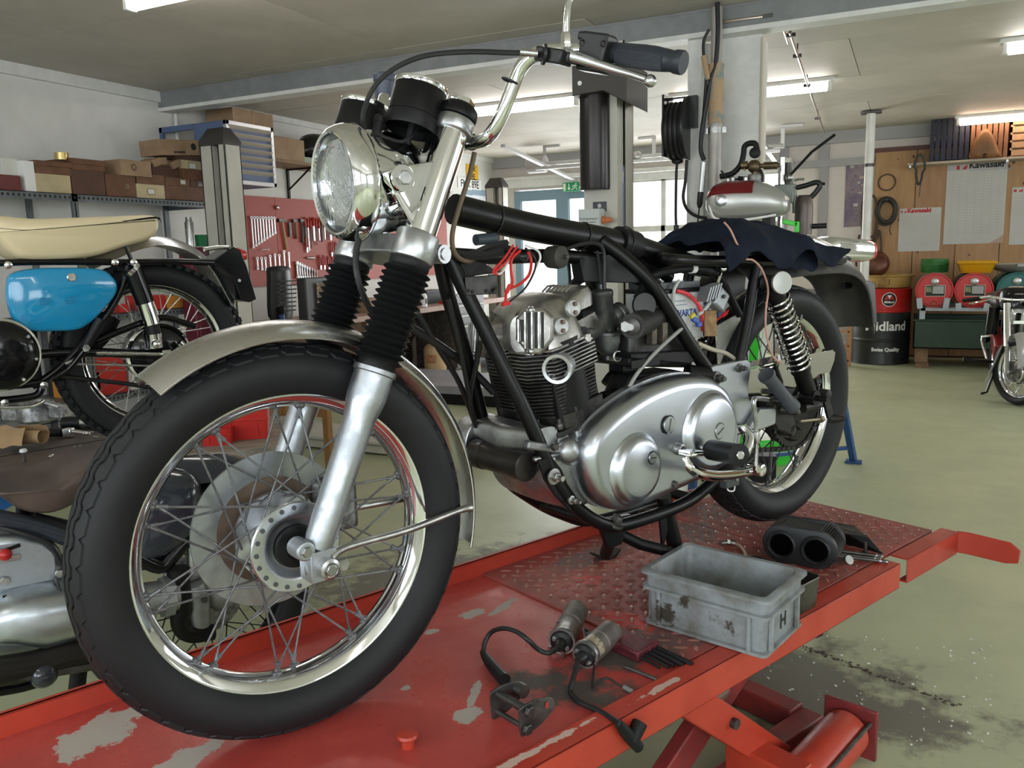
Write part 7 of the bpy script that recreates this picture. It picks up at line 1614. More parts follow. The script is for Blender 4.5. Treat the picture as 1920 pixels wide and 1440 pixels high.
a,b=WY(1112,379,yc-.003),WY(1137,396,yc-.003);pc3=lcp('small_picture',MB().bx(a.x,b.x,yc-.006,yc-.0,b.z,a.z),mat('dark_photo',(.03,.035,.045),.4));lcp('pale_figure',MB().sph(((a.x+b.x)/2+.0,yc-.008,(a.z+b.z)/2+.004),.012,10,6,(.9,.3,1)).box(((a.x+b.x)/2,yc-.0075,b.z+.008),(.04,.003,.014)),mat('pale_grey_print',(.5,.5,.5),.6))
lcp('backplate',MB().bx(k0.x-.005,b.x+.06,yc-.0,LY,0,zt_),colm)
a,b=WY(1155,312,LY-.002),WY(1171,432,LY-.002);nt_=lcp('instruction_label',MB().bx(a.x,b.x,LY-.005,LY-.001,b.z,a.z),mat('blue_label',(.12,.18,.36),.5,col2=(.2,.27,.45),vscale=30))
for i in range(3):lcp('label_print',MB().bx(a.x+.004+i*.014,a.x+.014+i*.014,LY-.0056,LY-.005,a.z-.09,a.z-.03),whitet)
yr=BY+.02
r0,r1=WY(1252,185,yr),WY(1290,300,yr)
hr=thing('cable_reel','black cable reel hanging on the pillar beside the lift column','cable reel',((r0.x+r1.x)/2,yr,r1.z));hh=(r0.z-r1.z);ww=(r1.x-r0.x)/2
for s in(-1,1):obj('side_plate',MB().lathe([(hh*.5,-.008),(hh*.5,.008)],(s*ww,0,hh*.5),(1,0,0),30,sx=1,sy=1)if s>0 else MB().bx(-ww-.006,-ww+.006,-.10,.10,hh*.05,hh*1.02),plastic_k,hr,bev=.003)
for i in range(8):obj('cable_turn',MB().torus((-ww+.012+(2*ww-.024)*i/7,0,hh*.47),(1,0,0),hh*(.40+.03*(i%2)),.012,30,8),cable_k,hr)
obj('top_frame',MB().bx(-ww,ww,-.02,.02,hh*.97,hh*1.0).bx(-ww,-ww+.01,-.02,.02,hh*.8,hh).bx(ww-.01,ww+.05,-.02,.02,hh*.5,hh),plastic_k,hr)
obj('hanging_cable',MB().tube([WY(1270,300,yr)-V(hr.location),WY(1268,330,yr)-V(hr.location),WY(1267,400,yr)-V(hr.location),WY(1268,425,yr)-V(hr.location)],.008,8,k=4),cable_k,hr);obj('plug',MB().tube([WY(1268,422,yr)-V(hr.location),WY(1268,440,yr)-V(hr.location)],.014,10),plastic_k,hr);obj('cable_stop',MB().sph(WY(1270,303,yr)-V(hr.location),.028,12,8,(1.2,1,.6)),plastic_k,hr)
obj('hanging_cable',MB().tube([WY(x_,y_,yr-.02)-V(hr.location)for x_,y_ in((1288,300),(1285,340),(1281,370),(1288,392),(1305,405),(1330,410))],.009,8,k=5),cable_k,hr)
yp=BY-.06
pt,pb_=WY(1343,20,yp),WY(1339,420,yp)
ep=thing('vertical_pipe','grey vertical pipe with peeling tan wrap in front of the pillar','pipe',(pb_.x,yp,0));rr_=WY(1352,300,yp).x-WY(1339,300,yp).x
zsp=WY(1343,232,yp).z;zs2=WY(1343,120,yp).z
gp_=mat('grey_pipe',(.4,.375,.345),.4,.3,var=.15)
obj('lower_pipe',MB().lathe([(rr_,0),(rr_,zsp)],(0,0,0),(0,0,1),28),gp_,ep);obj('upper_pipe',MB().lathe([(rr_*.8,zsp),(rr_*.8,ZC-.02)],(0,0,0),(0,0,1),24),gp_,ep);wrp=[]
for i in range(10):
 z=zsp+(zs2-zsp)*i/9;wrp.append([V((cos(2*pi*j/18)*rr_*(1.05+.12*sin(j*2.1+i*1.3)),sin(2*pi*j/18)*rr_*1.1,z))for j in range(18)])
obj('peeling_wrap',MB().rings(wrp,cap=False),mat('tan_wrap',(.42,.29,.17),.7,col2=(.2,.25,.24),vscale=12,lo=.42,hi=.5),ep);obj('clamp',MB().lathe([(rr_*1.06,zsp-.05),(rr_*1.06,zsp-.02)],(0,0,0),(0,0,1),24).bx(-rr_*1.6,rr_*1.6,-.01,.01,zsp-.05,zsp-.02),steel,ep)
wl=thing('work_light','inspection lamp hanging by black hose beside the vertical pipe','work light',WY(1312,388,yp-.03));wo=V(wl.location)
obj('hose',MB().tube([WY(x_,y_,yp-.03)-wo for x_,y_ in((1345,5),(1346,60),(1342,120),(1333,150),(1326,185),(1317,240),(1314,280),(1320,300))],.012,10,k=5),cable_k,wl);obj('hose',MB().tube([WY(x_,y_,yp-.03)-wo for x_,y_ in((1330,55),(1320,75),(1319,100),(1324,140),(1318,230))],.008,8,k=5),cable_k,wl)
obj('lamp_tube',MB().tube([WY(1319,304,yp-.03)-wo,WY(1314,360,yp-.03)-wo],.014,14),mat('lamp_tube_silver',(.6,.62,.62),.3,.6),wl);obj('handle',MB().tube([WY(1314,360,yp-.03)-wo,WY(1312,382,yp-.03)-wo,WY(1311,390,yp-.03)-wo],[.017,.016,.008],14),plastic_k,wl);obj('tail_cable',MB().tube([WY(1311,390,yp-.03)-wo,WY(1306,440,yp-.03)-wo,WY(1303,470,yp-.03)-wo],.004,6),cable_k,wl)
obj('brass_valve',MB().tube([WY(1320,105,yp-.03)-wo,WY(1328,150,yp-.03)-wo],.016,10),mat('tan_wrap',(.42,.29,.17),.7),wl)
cpm=mat('chromed_copper_pipe',(.5,.42,.36),.25,.9)
cpt=thing('ceiling_pipe','thin metal pipe run clipped under the ceiling right of pillar','pipe',WZ(1462,40,2.42));co=V(cpt.location)
zc=ZC-.08
obj('pipe',MB().tube([WZ(1336,44,zc)-co,WZ(1440,30,zc)-co,WZ(1456,28,zc)-co,WZ(1463,34,zc)-co,WZ(1478,80,zc)-co],.009,8),cpm,cpt)
obj('pipe',MB().tube([WZ(1481,60,zc)-co,WZ(1545,248,zc)-co],.009,8),cpm,cpt)
for q in((1440,30),(1483,66),(1495,105),(1513,160),(1533,222)):p=WZ(*q,zc)-co;obj('pipe_clip',MB().box(p,(.05,.02,.02)).bx(p.x-.004,p.x+.004,p.y-.004,p.y+.004,p.z,p.z+.075),steel_dk,cpt)
TY,TZ=4.22,1.03
tx0,tx1=WY(1320,480,TY).x,WY(1560,480,TY).x
tbl=thing('trestle_table','blue legged work stand behind the motorcycle carrying the red and silver tank','stand',((tx0+tx1)/2,TY,0));tw=(tx1-tx0)/2
stb=mat('blue_stand_paint',(.02,.07,.2),.4)
obj('top',MB().bx(-tw,tw,-.25,.25,TZ-.04,TZ),mat('dark_bench_top',(.09,.075,.06),.6),tbl,bev=.003)
ft_=WZ(1600,868,0)-V(tbl.location)
for a_,b_ in(((tw-.05,.2),(ft_.x,ft_.y)),((-tw+.05,.15),(-tw+.02,.17)),((tw-.05,-.2),(tw-.1,-.28)),((-tw+.05,-.2),(-tw+.02,-.3))):
 obj('leg',MB().bar((a_[0],a_[1],TZ-.04),(b_[0],b_[1],.015),.035,.035),stb,tbl,bev=.003);obj('foot',MB().box((b_[0],b_[1],.008),(.09,.06,.016)),stb,tbl,bev=.003)
obj('stretcher',MB().bar((ft_.x,ft_.y-.03,.10),(-tw+.02,.16,.10),.02,.02),stb,tbl)
tka,tkb=WY(1329,380,TY-.05),WY(1479,385,TY-.05);TL_=tkb.x-tka.x
ft2=thing('fuel_tank','small dented silver fuel tank with dark red top on the blue stand','fuel tank',((tka.x+tkb.x)/2,TY-.05,TZ));fo=V(ft2.location)
silm=mat('silver_paint',(.46,.46,.44),.28,.5,bump=.05,bscale=20);drm=mat('dark_red_paint_tank',(.16,.008,.012),.2,coat=.4)
ztop=WY(1400,338,TY-.05).z-TZ;zbot=WY(1400,416,TY-.05).z-TZ;zc_=(ztop+zbot)/2;hz_=(ztop-zbot)/2
secs=[(-.5,.35,-.1),(-.47,.62,-.02),(-.40,.85,.02),(-.28,.98,.02),(-.1,1,0),(.1,.97,-.02),(.25,.85,-.12),(.38,.66,-.25),(.46,.48,-.36),(.5,.3,-.45)]
R=[]
for u,hs,dz_ in secs:
 ring=[]
 for j in range(32):
  t=2*pi*j/32;ct,st__=cos(t),sin(t);yy=.115*hs**.5*(abs(ct)**.75)*(1 if ct>0 else-1);zq=hz_*hs*(abs(st__)**.8)*(1 if st__>0 else-1)
  ring.append(V((u*TL_,yy,zc_+dz_*hz_*.6+zq)))
 R.append(ring)
tnk=obj('shell',MB().rings(R),silm,ft2,sharp=60)
R2=[]
for u,hs,dz_ in secs[:6]:
 ring=[]
 for j in range(17):
  t=pi*.08+pi*.84*j/16;ct,st__=cos(t),sin(t);ring.append(V((u*TL_*1.006,.117*hs**.5*(abs(ct)**.75)*(1 if ct>0 else-1),zc_+dz_*hz_*.6+hz_*1.012*hs*abs(st__)**.8)))
 R2.append(ring)
obj('red_top',MB().rings(R2,cap=False,loop=False),drm,ft2,sharp=60)
obj('white_trim',MB().tube([V((-.45*TL_,-.075,zc_+hz_*.15)),V((-.42*TL_,-.10,zc_-hz_*.4)),V((-.33*TL_,-.105,zc_-hz_*.85)),V((0,-.105,zc_-hz_*.93)),V((.38*TL_,-.085,zc_-hz_*.75))],.006,8,k=5),white,ft2)
obj('dent',MB().sph(V((-.27*TL_,-.108,zc_+hz_*.02)),.035,14,8,(1,.25,.9)),alu,ft2)
for q in((1365,340),(1374,338),(1398,337)):obj('cap_fitting',MB().lathe([(.012,-.02),(.012,.012),(.007,.016)],WY(q[0],q[1],TY-.05)-fo,(0,0,1),12),steel,ft2)
for x in(-.1,.1):obj('support',MB().bx(x-.02,x+.02,-.08,.08,0,max(.02,zbot+.03)),blackm,ft2)
yg=TY-.02
rg2=thing('air_regulator','compressed air regulator with round gauge above the silver tank','regulator',WY(1412,336,yg));ro=V(rg2.location);W4=lambda a,b,dy=0:WY(a,b,yg+dy)-ro
brass=mat('oily_brass',(.17,.13,.075),.4,.8,var=.4,vscale=40)
gl=W4(1416,287);obj('gauge_case',MB().lathe([(.024,.01),(.026,0),(.026,-.016),(.022,-.018)],gl,(0,1,0),28),blackm,rg2);obj('gauge_face',MB().lathe([(.0225,0),(.002,.001)],gl+V((0,-.0165,0)),(0,-1,0),24),white,rg2);obj('gauge_needle',MB().bar(gl+V((-.010,-.019,-.008)),gl+V((.012,-.019,.010)),.0015,.003,(0,1,0)),blackm,rg2)
obj('body',MB().sph(W4(1414,312),.032,16,10,(1,.9,1)).tube([W4(1414,300),W4(1416,332)],.016,12).tube([W4(1390,312),W4(1462,310)],.011,10),brass,rg2);obj('valve',MB().lathe([(.02,-.015),(.02,.015)],W4(1396,310),(1,0,0),10).bx(W4(1396,310).x-.004,W4(1396,310).x+.004,-.01,.01,W4(1396,320).z,W4(1396,302).z),brass,rg2);obj('hose_end',MB().tube([W4(1432,311),W4(1458,310)],.018,12),brass,rg2)
obj('bowl',MB().lathe([(.034,W4(1416,350).z),(.034,W4(1416,330).z),(.03,W4(1416,327).z)],(W4(1415,340).x,0,0),(0,0,1),20),alu_dirty,rg2)
obj('hose',MB().tube([W4(x_,y_,.05)for x_,y_ in((1350,331),(1372,326),(1388,310),(1394,290),(1396,275),(1405,269),(1416,270),(1420,284))],.014,12,k=5),rubber,rg2);obj('hose',MB().tube([W4(x_,y_)for x_,y_ in((1424,318),(1429,330),(1427,350))],.009,10,k=4),rubber,rg2);obj('thin_hose',MB().tube([W4(x_,y_,.03)for x_,y_ in((1352,320),(1365,335),(1380,336),(1410,332))],.005,8,k=4),cable_k,rg2);obj('coupling',MB().tube([W4(1384,334),W4(1410,336)],.010,10),blackm,rg2)
yd=TY+.12
drl=thing('bench_drill','grey electric drill clamped in a drill stand on the blue stand','drill',(WY(1480,470,yd).x,yd,TZ));do_=V(drl.location);W5=lambda a,b,dy=0:WY(a,b,yd+dy)-do_
obj('column',MB().tube([W5(1466,295),V((W5(1463,470).x,0,0))],.016,16),chrome_old,drl);obj('column',MB().tube([W5(1478,305,.05),W5(1476,360,.05)],.02,14),steel_dk,drl)
obj('stand_head',MB().box(W5(1473,365),(.085,.07,.085)).box(W5(1473,350),(.1,.07,.02)).tube([W5(1490,400),W5(1490,345)],.012,10),mat('grey_green_cast',(.24,.26,.24),.5,.3),drl,bev=.006);obj('feed_lever',MB().tube([W5(1482,328),W5(1522,285),W5(1566,252)],.007,8),blackm,drl);obj('lever_hub',MB().sph(W5(1480,333),.02,12,8),steel,drl)
obj('motor_housing',MB().lathe([(.04,W5(1507,440).z),(.043,W5(1507,420).z),(.043,W5(1507,385).z),(.038,W5(1507,372).z),(.028,W5(1507,366).z)],(W5(1507,400).x,0,0),(0,0,1),24),mat('brown_grey_motor',(.12,.1,.09),.4,.5),drl)
obj('d_handle',MB().tube([W5(x_,y_)for x_,y_ in((1492,352),(1510,348),(1530,342),(1538,347),(1530,360),(1518,372))],.013,12,k=4).tube([W5(1530,343),W5(1547,345)],.007,8),plastic_k,drl);obj('side_handle',MB().tube([W5(1510,425),W5(1550,423)],.013,14),plastic_k,drl);obj('chuck',MB().lathe([(.02,W5(1500,465).z),(.025,W5(1500,440).z)],(W5(1502,450).x,0,0),(0,0,1),16),steel_dk,drl);obj('wire_bail',MB().tube([W5(1486,375),W5(1487,345),W5(1494,337),W5(1508,336)],.006,8,k=4),steel,drl)
lime=mat('lime_green_plastic',(.06,.62,.05),.3)
p=WY(1482,418,TY-.1);tag(obj('green_clamp',MB().box((0,0,0),(.07,.03,.022),Matrix.Rotation(.25,3,'Y')).box((.03,0,-.02),(.02,.03,.05)),lime,loc=(p.x,p.y,p.z),bev=.004),'lime green plastic clamp under the rear end of the silver tank','clamp')
bpz=TZ+.0;t=thing('bottle','small bottle with blue cap on the stand under the tank','bottle',(WY(1447,420,TY+.1).x,TY+.1,TZ));obj('body',MB().lathe([(.022,0),(.022,.09),(.012,.11)],(0,0,0),(0,0,1),14),blackm,t);obj('cap',MB().lathe([(.013,.11),(.013,.13)],(0,0,0),(0,0,1),12),mat('blue_cap',(.2,.5,.7),.4),t)
g1_,g2_=WZ(1398,872,0),WZ(1476,868,0)
t=thing('drip_tray','lime green plastic tray on the floor seen under the rear wheel','tray',((g1_.x+g2_.x)/2,(g1_.y+g2_.y)/2+.12,0),math.atan2(g2_.y-g1_.y,g2_.x-g1_.x));hwt=(g2_-g1_).length/2
obj('tub',MB().rings([rrect(hwt,.14,.02,0),rrect(hwt*1.05,.15,.02,.075),rrect(hwt*1.0,.14,.02,.075),rrect(hwt*.93,.12,.02,.006)]),lime,t);obj('rim',MB().tube(rrect(hwt*1.06,.152,.02,.075),.005,6,closed=True),lime,t)
p=WY(1404,690,3.6);t=thing('fairing_panel','lime green and white fairing panel leaning against the blue stand','fairing',(p.x,3.62,0),.3);obj('panel',MB().grid([[V((-.02+.018*j+.02*i/4,-.02*j+.05*(i/6)**2+.18*(1-i/6),.3+.6*i/6))for j in range(3)]for i in range(7)],.004),lime,t,sub=1);obj('white_stripe',MB().grid([[V((.02+.03*j+.02*i/4,-.02-.006+.05*(i/6)**2+.18*(1-i/6)-.012*j,.3+.6*i/6))for j in range(2)]for i in range(7)],.003),white,t,sub=1);obj('foot_rest',MB().bx(-.12,.14,.1,.2,0,.31),blackm,t)
gr=thing('door_gear','torsion tube and tracks of the sectional door under the ceiling','door gear',(-3.2,9.2,2.0));go_=V(gr.location);ygr=9.2
zz=WY(1050,305,ygr).z
galv=mat('galvanised',(.55,.55,.54),.4,.6)
xa,xb=WY(1018,309,ygr).x,GX1+.1
obj('torsion_tube',MB().tube([V((xa,ygr,zz))-go_,V((xb,ygr,zz))-go_],.022,12),galv,gr)
mx=WY(1007,308,ygr).x;obj('tube_motor',MB().lathe([(.09,-.12),(.10,-.11),(.10,.11),(.085,.12)],V((mx,ygr,zz))-go_,(1,0,0),26),mat('lilac_grey_motor',(.42,.40,.40),.5),gr);obj('coupling',MB().lathe([(.04,-.05),(.06,-.02),(.06,.02),(.04,.05)],V((WY(1195,287,ygr).x,ygr,zz))-go_,(1,0,0),16),steel,gr)
for px in(1021,1226,1467):x=WY(px,280,ygr).x;obj('hanger',MB().bx(x-go_.x-.02,x-go_.x+.02,-.003,.003,zz-go_.z-.03,ZC-go_.z).bx(x-go_.x-(.18 if px==1226 else 0),x-go_.x+(.2 if px!=1226 else .02),-.02,.02,ZC-go_.z-.03,ZC-go_.z-.002),galv,gr)
for px in(1075,1460):x=WY(px,320,YB-.2).x;obj('track',MB().bar(V((x,YB-.15,2.15))-go_,V((x,7.9,2.36))-go_,.05,.03),galv,gr)
obj('spring_rail',MB().bar(V((xa,YB-.25,2.2))-go_,V((xb,YB-.25,2.2))-go_,.04,.05),whitep,gr);obj('sprung_bar',MB().bar(V((xa,9.0,2.22))-go_,V((xb,9.0,2.22))-go_,.03,.03),galv,gr)
a,b=WY(1056,343,YB-.14),WY(1087,358,YB-.14);es=thing('exit_sign','green emergency exit sign with arrow and running figure over door','sign',((a.x+b.x)/2,YB-.15,(a.z+b.z)/2));w,h=(b.x-a.x)/2,(a.z-b.z)/2
obj('panel',MB().bx(-w,w,-.012,0.012,-h,h),mat('exit_green',(.01,.28,.1),.4),es,bev=.002)
sg=MB().bx(-w*.92,-w*.62,-.0135,-.012,-h*.8,h*.8);obj('door_symbol',sg,mat('sign_cream',(.75,.78,.6),.5),es)
obj('arrow',MB().bx(-w*.28,-w*.18,-.0135,-.012,-h*.3,h*.7).prism([(-w*.42,-h*.2),(-w*.04,-h*.2),(-w*.23,-h*.8)],(0,-.0128,0),(1,0,0),(0,0,1),-.0006,.0006),whitet,es)
fgm=MB().sph((w*.62,-.0125,h*.62),h*.17,10,6,(1,.2,1))
for p_,q_ in(((w*.55,h*.4),(w*.45,-h*.1)),((w*.45,-h*.1),(w*.7,-h*.3)),((w*.7,-h*.3),(w*.66,-h*.75)),((w*.45,-h*.1),(w*.25,-h*.55)),((w*.25,-h*.55),(w*.05,-h*.6)),((w*.55,h*.35),(w*.3,h*.2)),((w*.3,h*.2),(w*.2,-h*.05)),((w*.55,h*.35),(w*.8,h*.1))):fgm.bar((p_[0],-.0128,p_[1]),(q_[0],-.0128,q_[1]),.0012,h*.17,(0,0,1)if abs(p_[1]-q_[1])<abs(p_[0]-q_[0])else(1,0,0))
obj('running_figure',fgm,whitet,es)
ww0=WY(1637,400,YB).x;zwd=WY(1700,276,YB-.04).z
wdm=[mat('pine_plank_%s'%n,c,.6,bump=.15,bscale=30,col2=c2,vscale=3.5,stretch=(6,6,.8),lo=.3,hi=.7)for n,c,c2 in(('a',(.46,.28,.13),(.36,.2,.09)),('b',(.43,.25,.13),(.33,.18,.09)),('c',(.47,.29,.15),(.38,.21,.1)))]
wwl=struct('wall_wood',MB().bx(ww0,XR,YB-.02,YB,.0,zwd+.0),mat('plank_gap',(.10,.055,.03),.8))
xs=[ww0,WY(1714,400,YB-.04).x];st=xs[1]-xs[0]
while xs[-1]<XR-.1:xs.append(min(XR,xs[-1]+st))
knot=mat('knot_dark',(.12,.06,.03),.7)
for i in range(len(xs)-1):
 pk=obj('plank',MB().bx(xs[i]+.003,xs[i+1]-.003,YB-.042,YB-.02,.02,zwd-.035),wdm[i%3],wwl,bev=.002)
kn2=MB()
for i in range(26):x,z=random.uniform(ww0+.05,1.4),random.uniform(.9,2.2);kn2.lathe([(random.uniform(.006,.016),0),(.002,.0012)],(x,YB-.0422,z),(0,-1,0),10,sy=1.3)
o=obj('knots',kn2,knot,wwl);o['kind']='stuff'
obj('top_batten',MB().bx(ww0-.01,XR,YB-.055,YB,zwd-.035,zwd+.01),mat('dark_red_batten',(.12,.05,.04),.6),wwl)
def wp(px,py,d=.045):return WY(px,py,YB-d)
pole=thing('white_pole','thin white vertical pole under the ceiling before the wooden wall','pole',(WY(1630,300,8.75).x,8.75,0));obj('pole',MB().lathe([(.04,.9),(.04,ZC-.03)],(0,0,0),(0,0,1),16),whitep,pole);obj('top_flange',MB().bx(-.09,.09,-.05,.05,ZC-.03,ZC-.01),steel_dk,pole);obj('collar',MB().lathe([(.045,1.98),(.045,2.01)],(0,0,0),(0,0,1),16),steel_dk,pole)
def poster(px0,py0,px1,py1,mt,label,name='poster',slope=.03,d=.045,dep=.003):
 a,b,c=wp(px0,py1,d),wp(px1,py1,d),wp((px0+px1)/2,py0,d);w,h=(b.x-a.x)/2,(c.z-(a.z+b.z)/2)/2
 t=thing(name,label,'poster',((a.x+b.x)/2,YB-d,c.z-h),0,None);obj('sheet',MB().bx(-w,w,-dep,0,-h,h),mt,t);return t,w,h
paper=mat('printed_paper',(.56,.56,.52),.7,var=.06,vscale=3)
def kawa(t,w,h,fs,x,z,col_):
 q=text3('lettering','Kawasaki',(0,0,0),(1,0,0),(0,0,1),fs,col_,None,bold=.003);q.parent=t;M=Matrix.Rotation(pi/2,4,'X');M.translation=(x,-.0036,z);q.matrix_local=M
redt_=mat('red_print',(.5,.02,.03),.5);grt=mat('grey_print',(.3,.3,.3),.6)
t,w,h=poster(1768,306,1880,457,paper,'large white wall chart with black heading on the wooden wall','wall_chart');fs=.085
kawa(t,w,h,fs,-w*.27,h*.88,blackt);obj('red_emblem',MB().bx(-w*.68,-w*.58,-.0036,-.003,h*.86,h*.96),redt_,t);obj('red_emblem',MB().prism([(-w*.5,h*.86),(-w*.36,h*.86),(-w*.3,h*.97),(-w*.42,h*.93)],(0,-.0033,0),(1,0,0),(0,0,1),-.0003,.0003),redt_,t);obj('grey_band',MB().bx(-w,w,-.0032,-.003,h*.84,h),mat('pale_band',(.45,.45,.44),.6),t)
for i in range(24):obj('table_row',MB().bx(-w*.92,w*.92,-.0034,-.003,h*(.74-i*.064),h*(.74-i*.064)+.003),mat('faint_grey',(.42,.42,.4),.7),t)
for i in range(7):obj('table_column',MB().bx(-w*.8+i*w*.26,-w*.8+i*w*.26+.003,-.0034,-.003,-h*.82,h*.76),mat('faint_grey',(.42,.42,.4),.7),t)
q=text3('lettering','WICHTIGE INFORMATIONEN',(0,0,0),(1,0,0),(0,0,1),.03,grt,None);q.parent=t;M=Matrix.Rotation(pi/2,4,'X');M.translation=(-w*.25,-.0036,h*.79);q.matrix_local=M
obj('curled_corner',MB().prism([(w*.55,-h),(w,-h),(w,-h*.8)],(0,-.006,0),(1,0,0),(0,0,1),-.001,.001),mat('paper_back',(.45,.33,.25),.7),t)
t,w,h=poster(1683,390,1761,471,paper,'smaller white wall chart with red heading left of the large chart','wall_chart',d=.045);kawa(t,w,h,.062,-w*.62,h*.8,redt_);obj('red_emblem',MB().bx(-w*.93,-w*.84,-.0036,-.003,h*.8,h*.9),redt_,t);obj('red_emblem',MB().prism([(-w*.78,h*.8),(-w*.68,h*.8),(-w*.64,h*.9),(-w*.74,h*.86)],(0,-.0033,0),(1,0,0),(0,0,1),-.0003,.0003),redt_,t)
for i in range(16):obj('table_row',MB().bx(-w*.9,w*.9,-.0034,-.003,h*(.62-i*.09),h*(.62-i*.09)+.003),mat('faint_grey',(.42,.42,.4),.7),t)
t,w,h=poster(1891,350,1975,458,paper,'white wall chart with red heading cut by the right frame edge','wall_chart');obj('red_emblem',MB().bx(-w*.93,-w*.8,-.0036,-.003,h*.84,h*.93),redt_,t);obj('red_emblem',MB().prism([(-w*.72,h*.84),(-w*.55,h*.84),(-w*.5,h*.93),(-w*.66,h*.9)],(0,-.0033,0),(1,0,0),(0,0,1),-.0003,.0003),redt_,t);kawa(t,w,h,.07,-w*.45,h*.84,redt_)
for i in range(18):obj('table_row',MB().bx(-w*.9,w*.9,-.0034,-.003,h*(.7-i*.085),h*(.7-i*.085)+.003),mat('faint_grey',(.42,.42,.4),.7),t)
t,w,h=poster(1582,298,1628,425,mat('purple_poster',(.17,.13,.2),.6,col2=(.26,.2,.22),vscale=7),'tall purple poster with small pictures left of the white pole','poster',d=.002)
rpm=[mat('poster_spot_%d'%i,c,.6)for i,c in enumerate(((.5,.45,.42),(.4,.25,.22),(.12,.1,.16),(.45,.35,.3)))]
for i,(x,z,a,b)in enumerate(((-.5,.78,.3,.07),(.1,.8,.25,.07),(-.2,.5,.2,.06),(.3,.45,.3,.08),(.1,.3,.2,.05),(.4,.22,.25,.06),(-.4,.1,.2,.05),(.2,.0,.3,.05),(-.1,-.35,.35,.09),(.0,-.6,.2,.04),(.4,-.4,.15,.05))):obj('picture',MB().bx((x-a/2)*w,(x+a/2)*w,-.0036,-.003,(z-b/2)*h,(z+b/2)*h),rpm[i%4],t)
YS=YB-.36
sz=WY(1800,300,YS).z;sx0,sx1=WY(1702,302,YS).x,2.6
shf=thing('wall_shelf','pale shelf board on the wooden wall carrying slatted crates','shelf',(sx0+.8,YS+.18,sz));obj('board',MB().bx(-.8,sx1-sx0-.8,-.18,.315,-.022,0),mat('pale_shelf',(.42,.36,.28),.5),shf,bev=.002)
for px in(1706,1888):x=WY(px,320,YS).x-sx0-.8;obj('shelf_bracket',MB().bx(x-.01,x+.01,-.16,.31,-.045,-.022).bx(x-.01,x+.01,.29,.312,-.45,-.022),steel,shf)
def slat_crate(px0,py0,px1,mt,label,vert=True,n=5):
 a,b,c=WY(px0,295,YS+.02),WY(px1,295,YS+.02),WY((px0+px1)/2,py0,YS+.02);w,h=(b.x-a.x)/2,c.z-sz
 t=thing('slatted_crate',label,'crate',((a.x+b.x)/2,YS+.02,sz),0,'slatted crates on the shelf');d=.22
 if vert:
  for s in(-1,1):obj('corner_post',MB().bx(s*w-(.035 if s>0 else 0),s*w+(.035 if s<0 else 0),0,.03,0,h),mt,t);obj('side',MB().bx(s*w-(.015 if s>0 else 0),s*w+(.015 if s<0 else 0),.03,d,0,h*.92),mt,t)
  for z in(.02,.36,.86):obj('cross_slat',MB().bx(-w,w,.02,.035,h*z,h*(z+.09)),mt,t)
  for i in range(n):x=-w+.04+(2*w-.08)*(i+.5)/n;obj('slat',MB().bx(x-w*.115,x+w*.115,.0,.02,.01,h*.93),mt,t)
  obj('bottom',MB().bx(-w,w,.03,d,0,.015),mt,t)
 else:
  for i in range(5):obj('slat',MB().bx(-w,w,0,.015,h*(.03+.19*i),h*(.17+.19*i)),mt,t);obj('slat',MB().bx(-w,w,d-.015,d,h*(.03+.19*i),h*(.17+.19*i)),mt,t)
  for s in(-1,1):obj('corner_post',MB().bx(s*w-(.03 if s>0 else 0),s*w+(.03 if s<0 else 0),.015,.045,0,h),mt,t);obj('side',MB().bx(s*w-(.015 if s>0 else 0),s*w+(.015 if s<0 else 0),0,d,.01,h*.95),mt,t)
slat_crate(1743,213,1815,mat('dark_blue_crate',(.02,.022,.04),.6),'dark blue slatted crate on the shelf at left');slat_crate(1818,207,1888,mat('brown_crate',(.25,.11,.05),.6,var=.2),'brown slatted crate behind the leather saddle');slat_crate(1892,215,1975,mat('pine_crate',(.5,.3,.16),.6,var=.15),'pale pine crate with horizontal slats at the frame edge',False)
p=WY(1846,291,YS-.06);t=thing('leather_saddle','tan leather saddle leaning against the brown crate','saddle',(p.x,YS-.02,sz));lw=(WY(1876,291,YS-.06).x-WY(1818,291,YS-.06).x)/2;lh=WY(1846,241,YS-.06).z-sz
ol=crom([V((x*lw,0,z*lh))for x,z in((-1,.05),(-.85,.4),(-.6,.75),(-.25,.97),(.1,1),(.4,.85),(.7,.5),(1,.15),(.95,.02),(.3,.0),(0,.08),(-.3,.0))],4,True)
obj('hide',MB().rings([[q+V((0,.0,0))for q in ol],[q*.97+V((0,-.035,0))for q in ol],[V((0,-.055,lh*.42))+(q-V((0,0,lh*.42)))*.7 for q in ol]]),mat('tan_leather',(.26,.12,.045),.5,bump=.2,bscale=30,var=.3),t,sharp=70);obj('slot',MB().lathe([(.03,0),(.03,.002)],(.0,-.05,lh*.12),(0,-1,0),14,sy=.35),blackm,t)
p=WY(1724,318,YS-.02);t=thing('hanging_belt','dark drive belt looped over the shelf end','belt',(p.x,YS-.025,p.z));obj('loop',MB().tube([V((.05*sin(a)*(1 if cos(a)>0 else .6),-.0+.01*sin(2*a),.15*cos(a)))for a in[2*pi*i/28 for i in range(28)]],.012,8,closed=True),mat('belt_rubber',(.035,.035,.03),.6),t);obj('tail',MB().tube([(.02,0,-.14),(.01,0,-.28)],.006,6),steel_dk,t)
p=wp(1663,342);w=(wp(1679,342).x-wp(1647,342).x)/2;tag(obj('belt_ring',MB().torus((0,0,0),(0,1,0),w,.008,40,8),mat('brown_belt',(.10,.06,.035),.6),loc=(p.x,YB-.05,p.z)),'thin round belt hanging on the wooden wall','belt')
p=wp(1662,396,.1);t=thing('hose_coil','coiled black hose hanging on the wooden wall','hose',(p.x,YB-.10,p.z));w=(wp(1684,396).x-wp(1640,396).x)/2
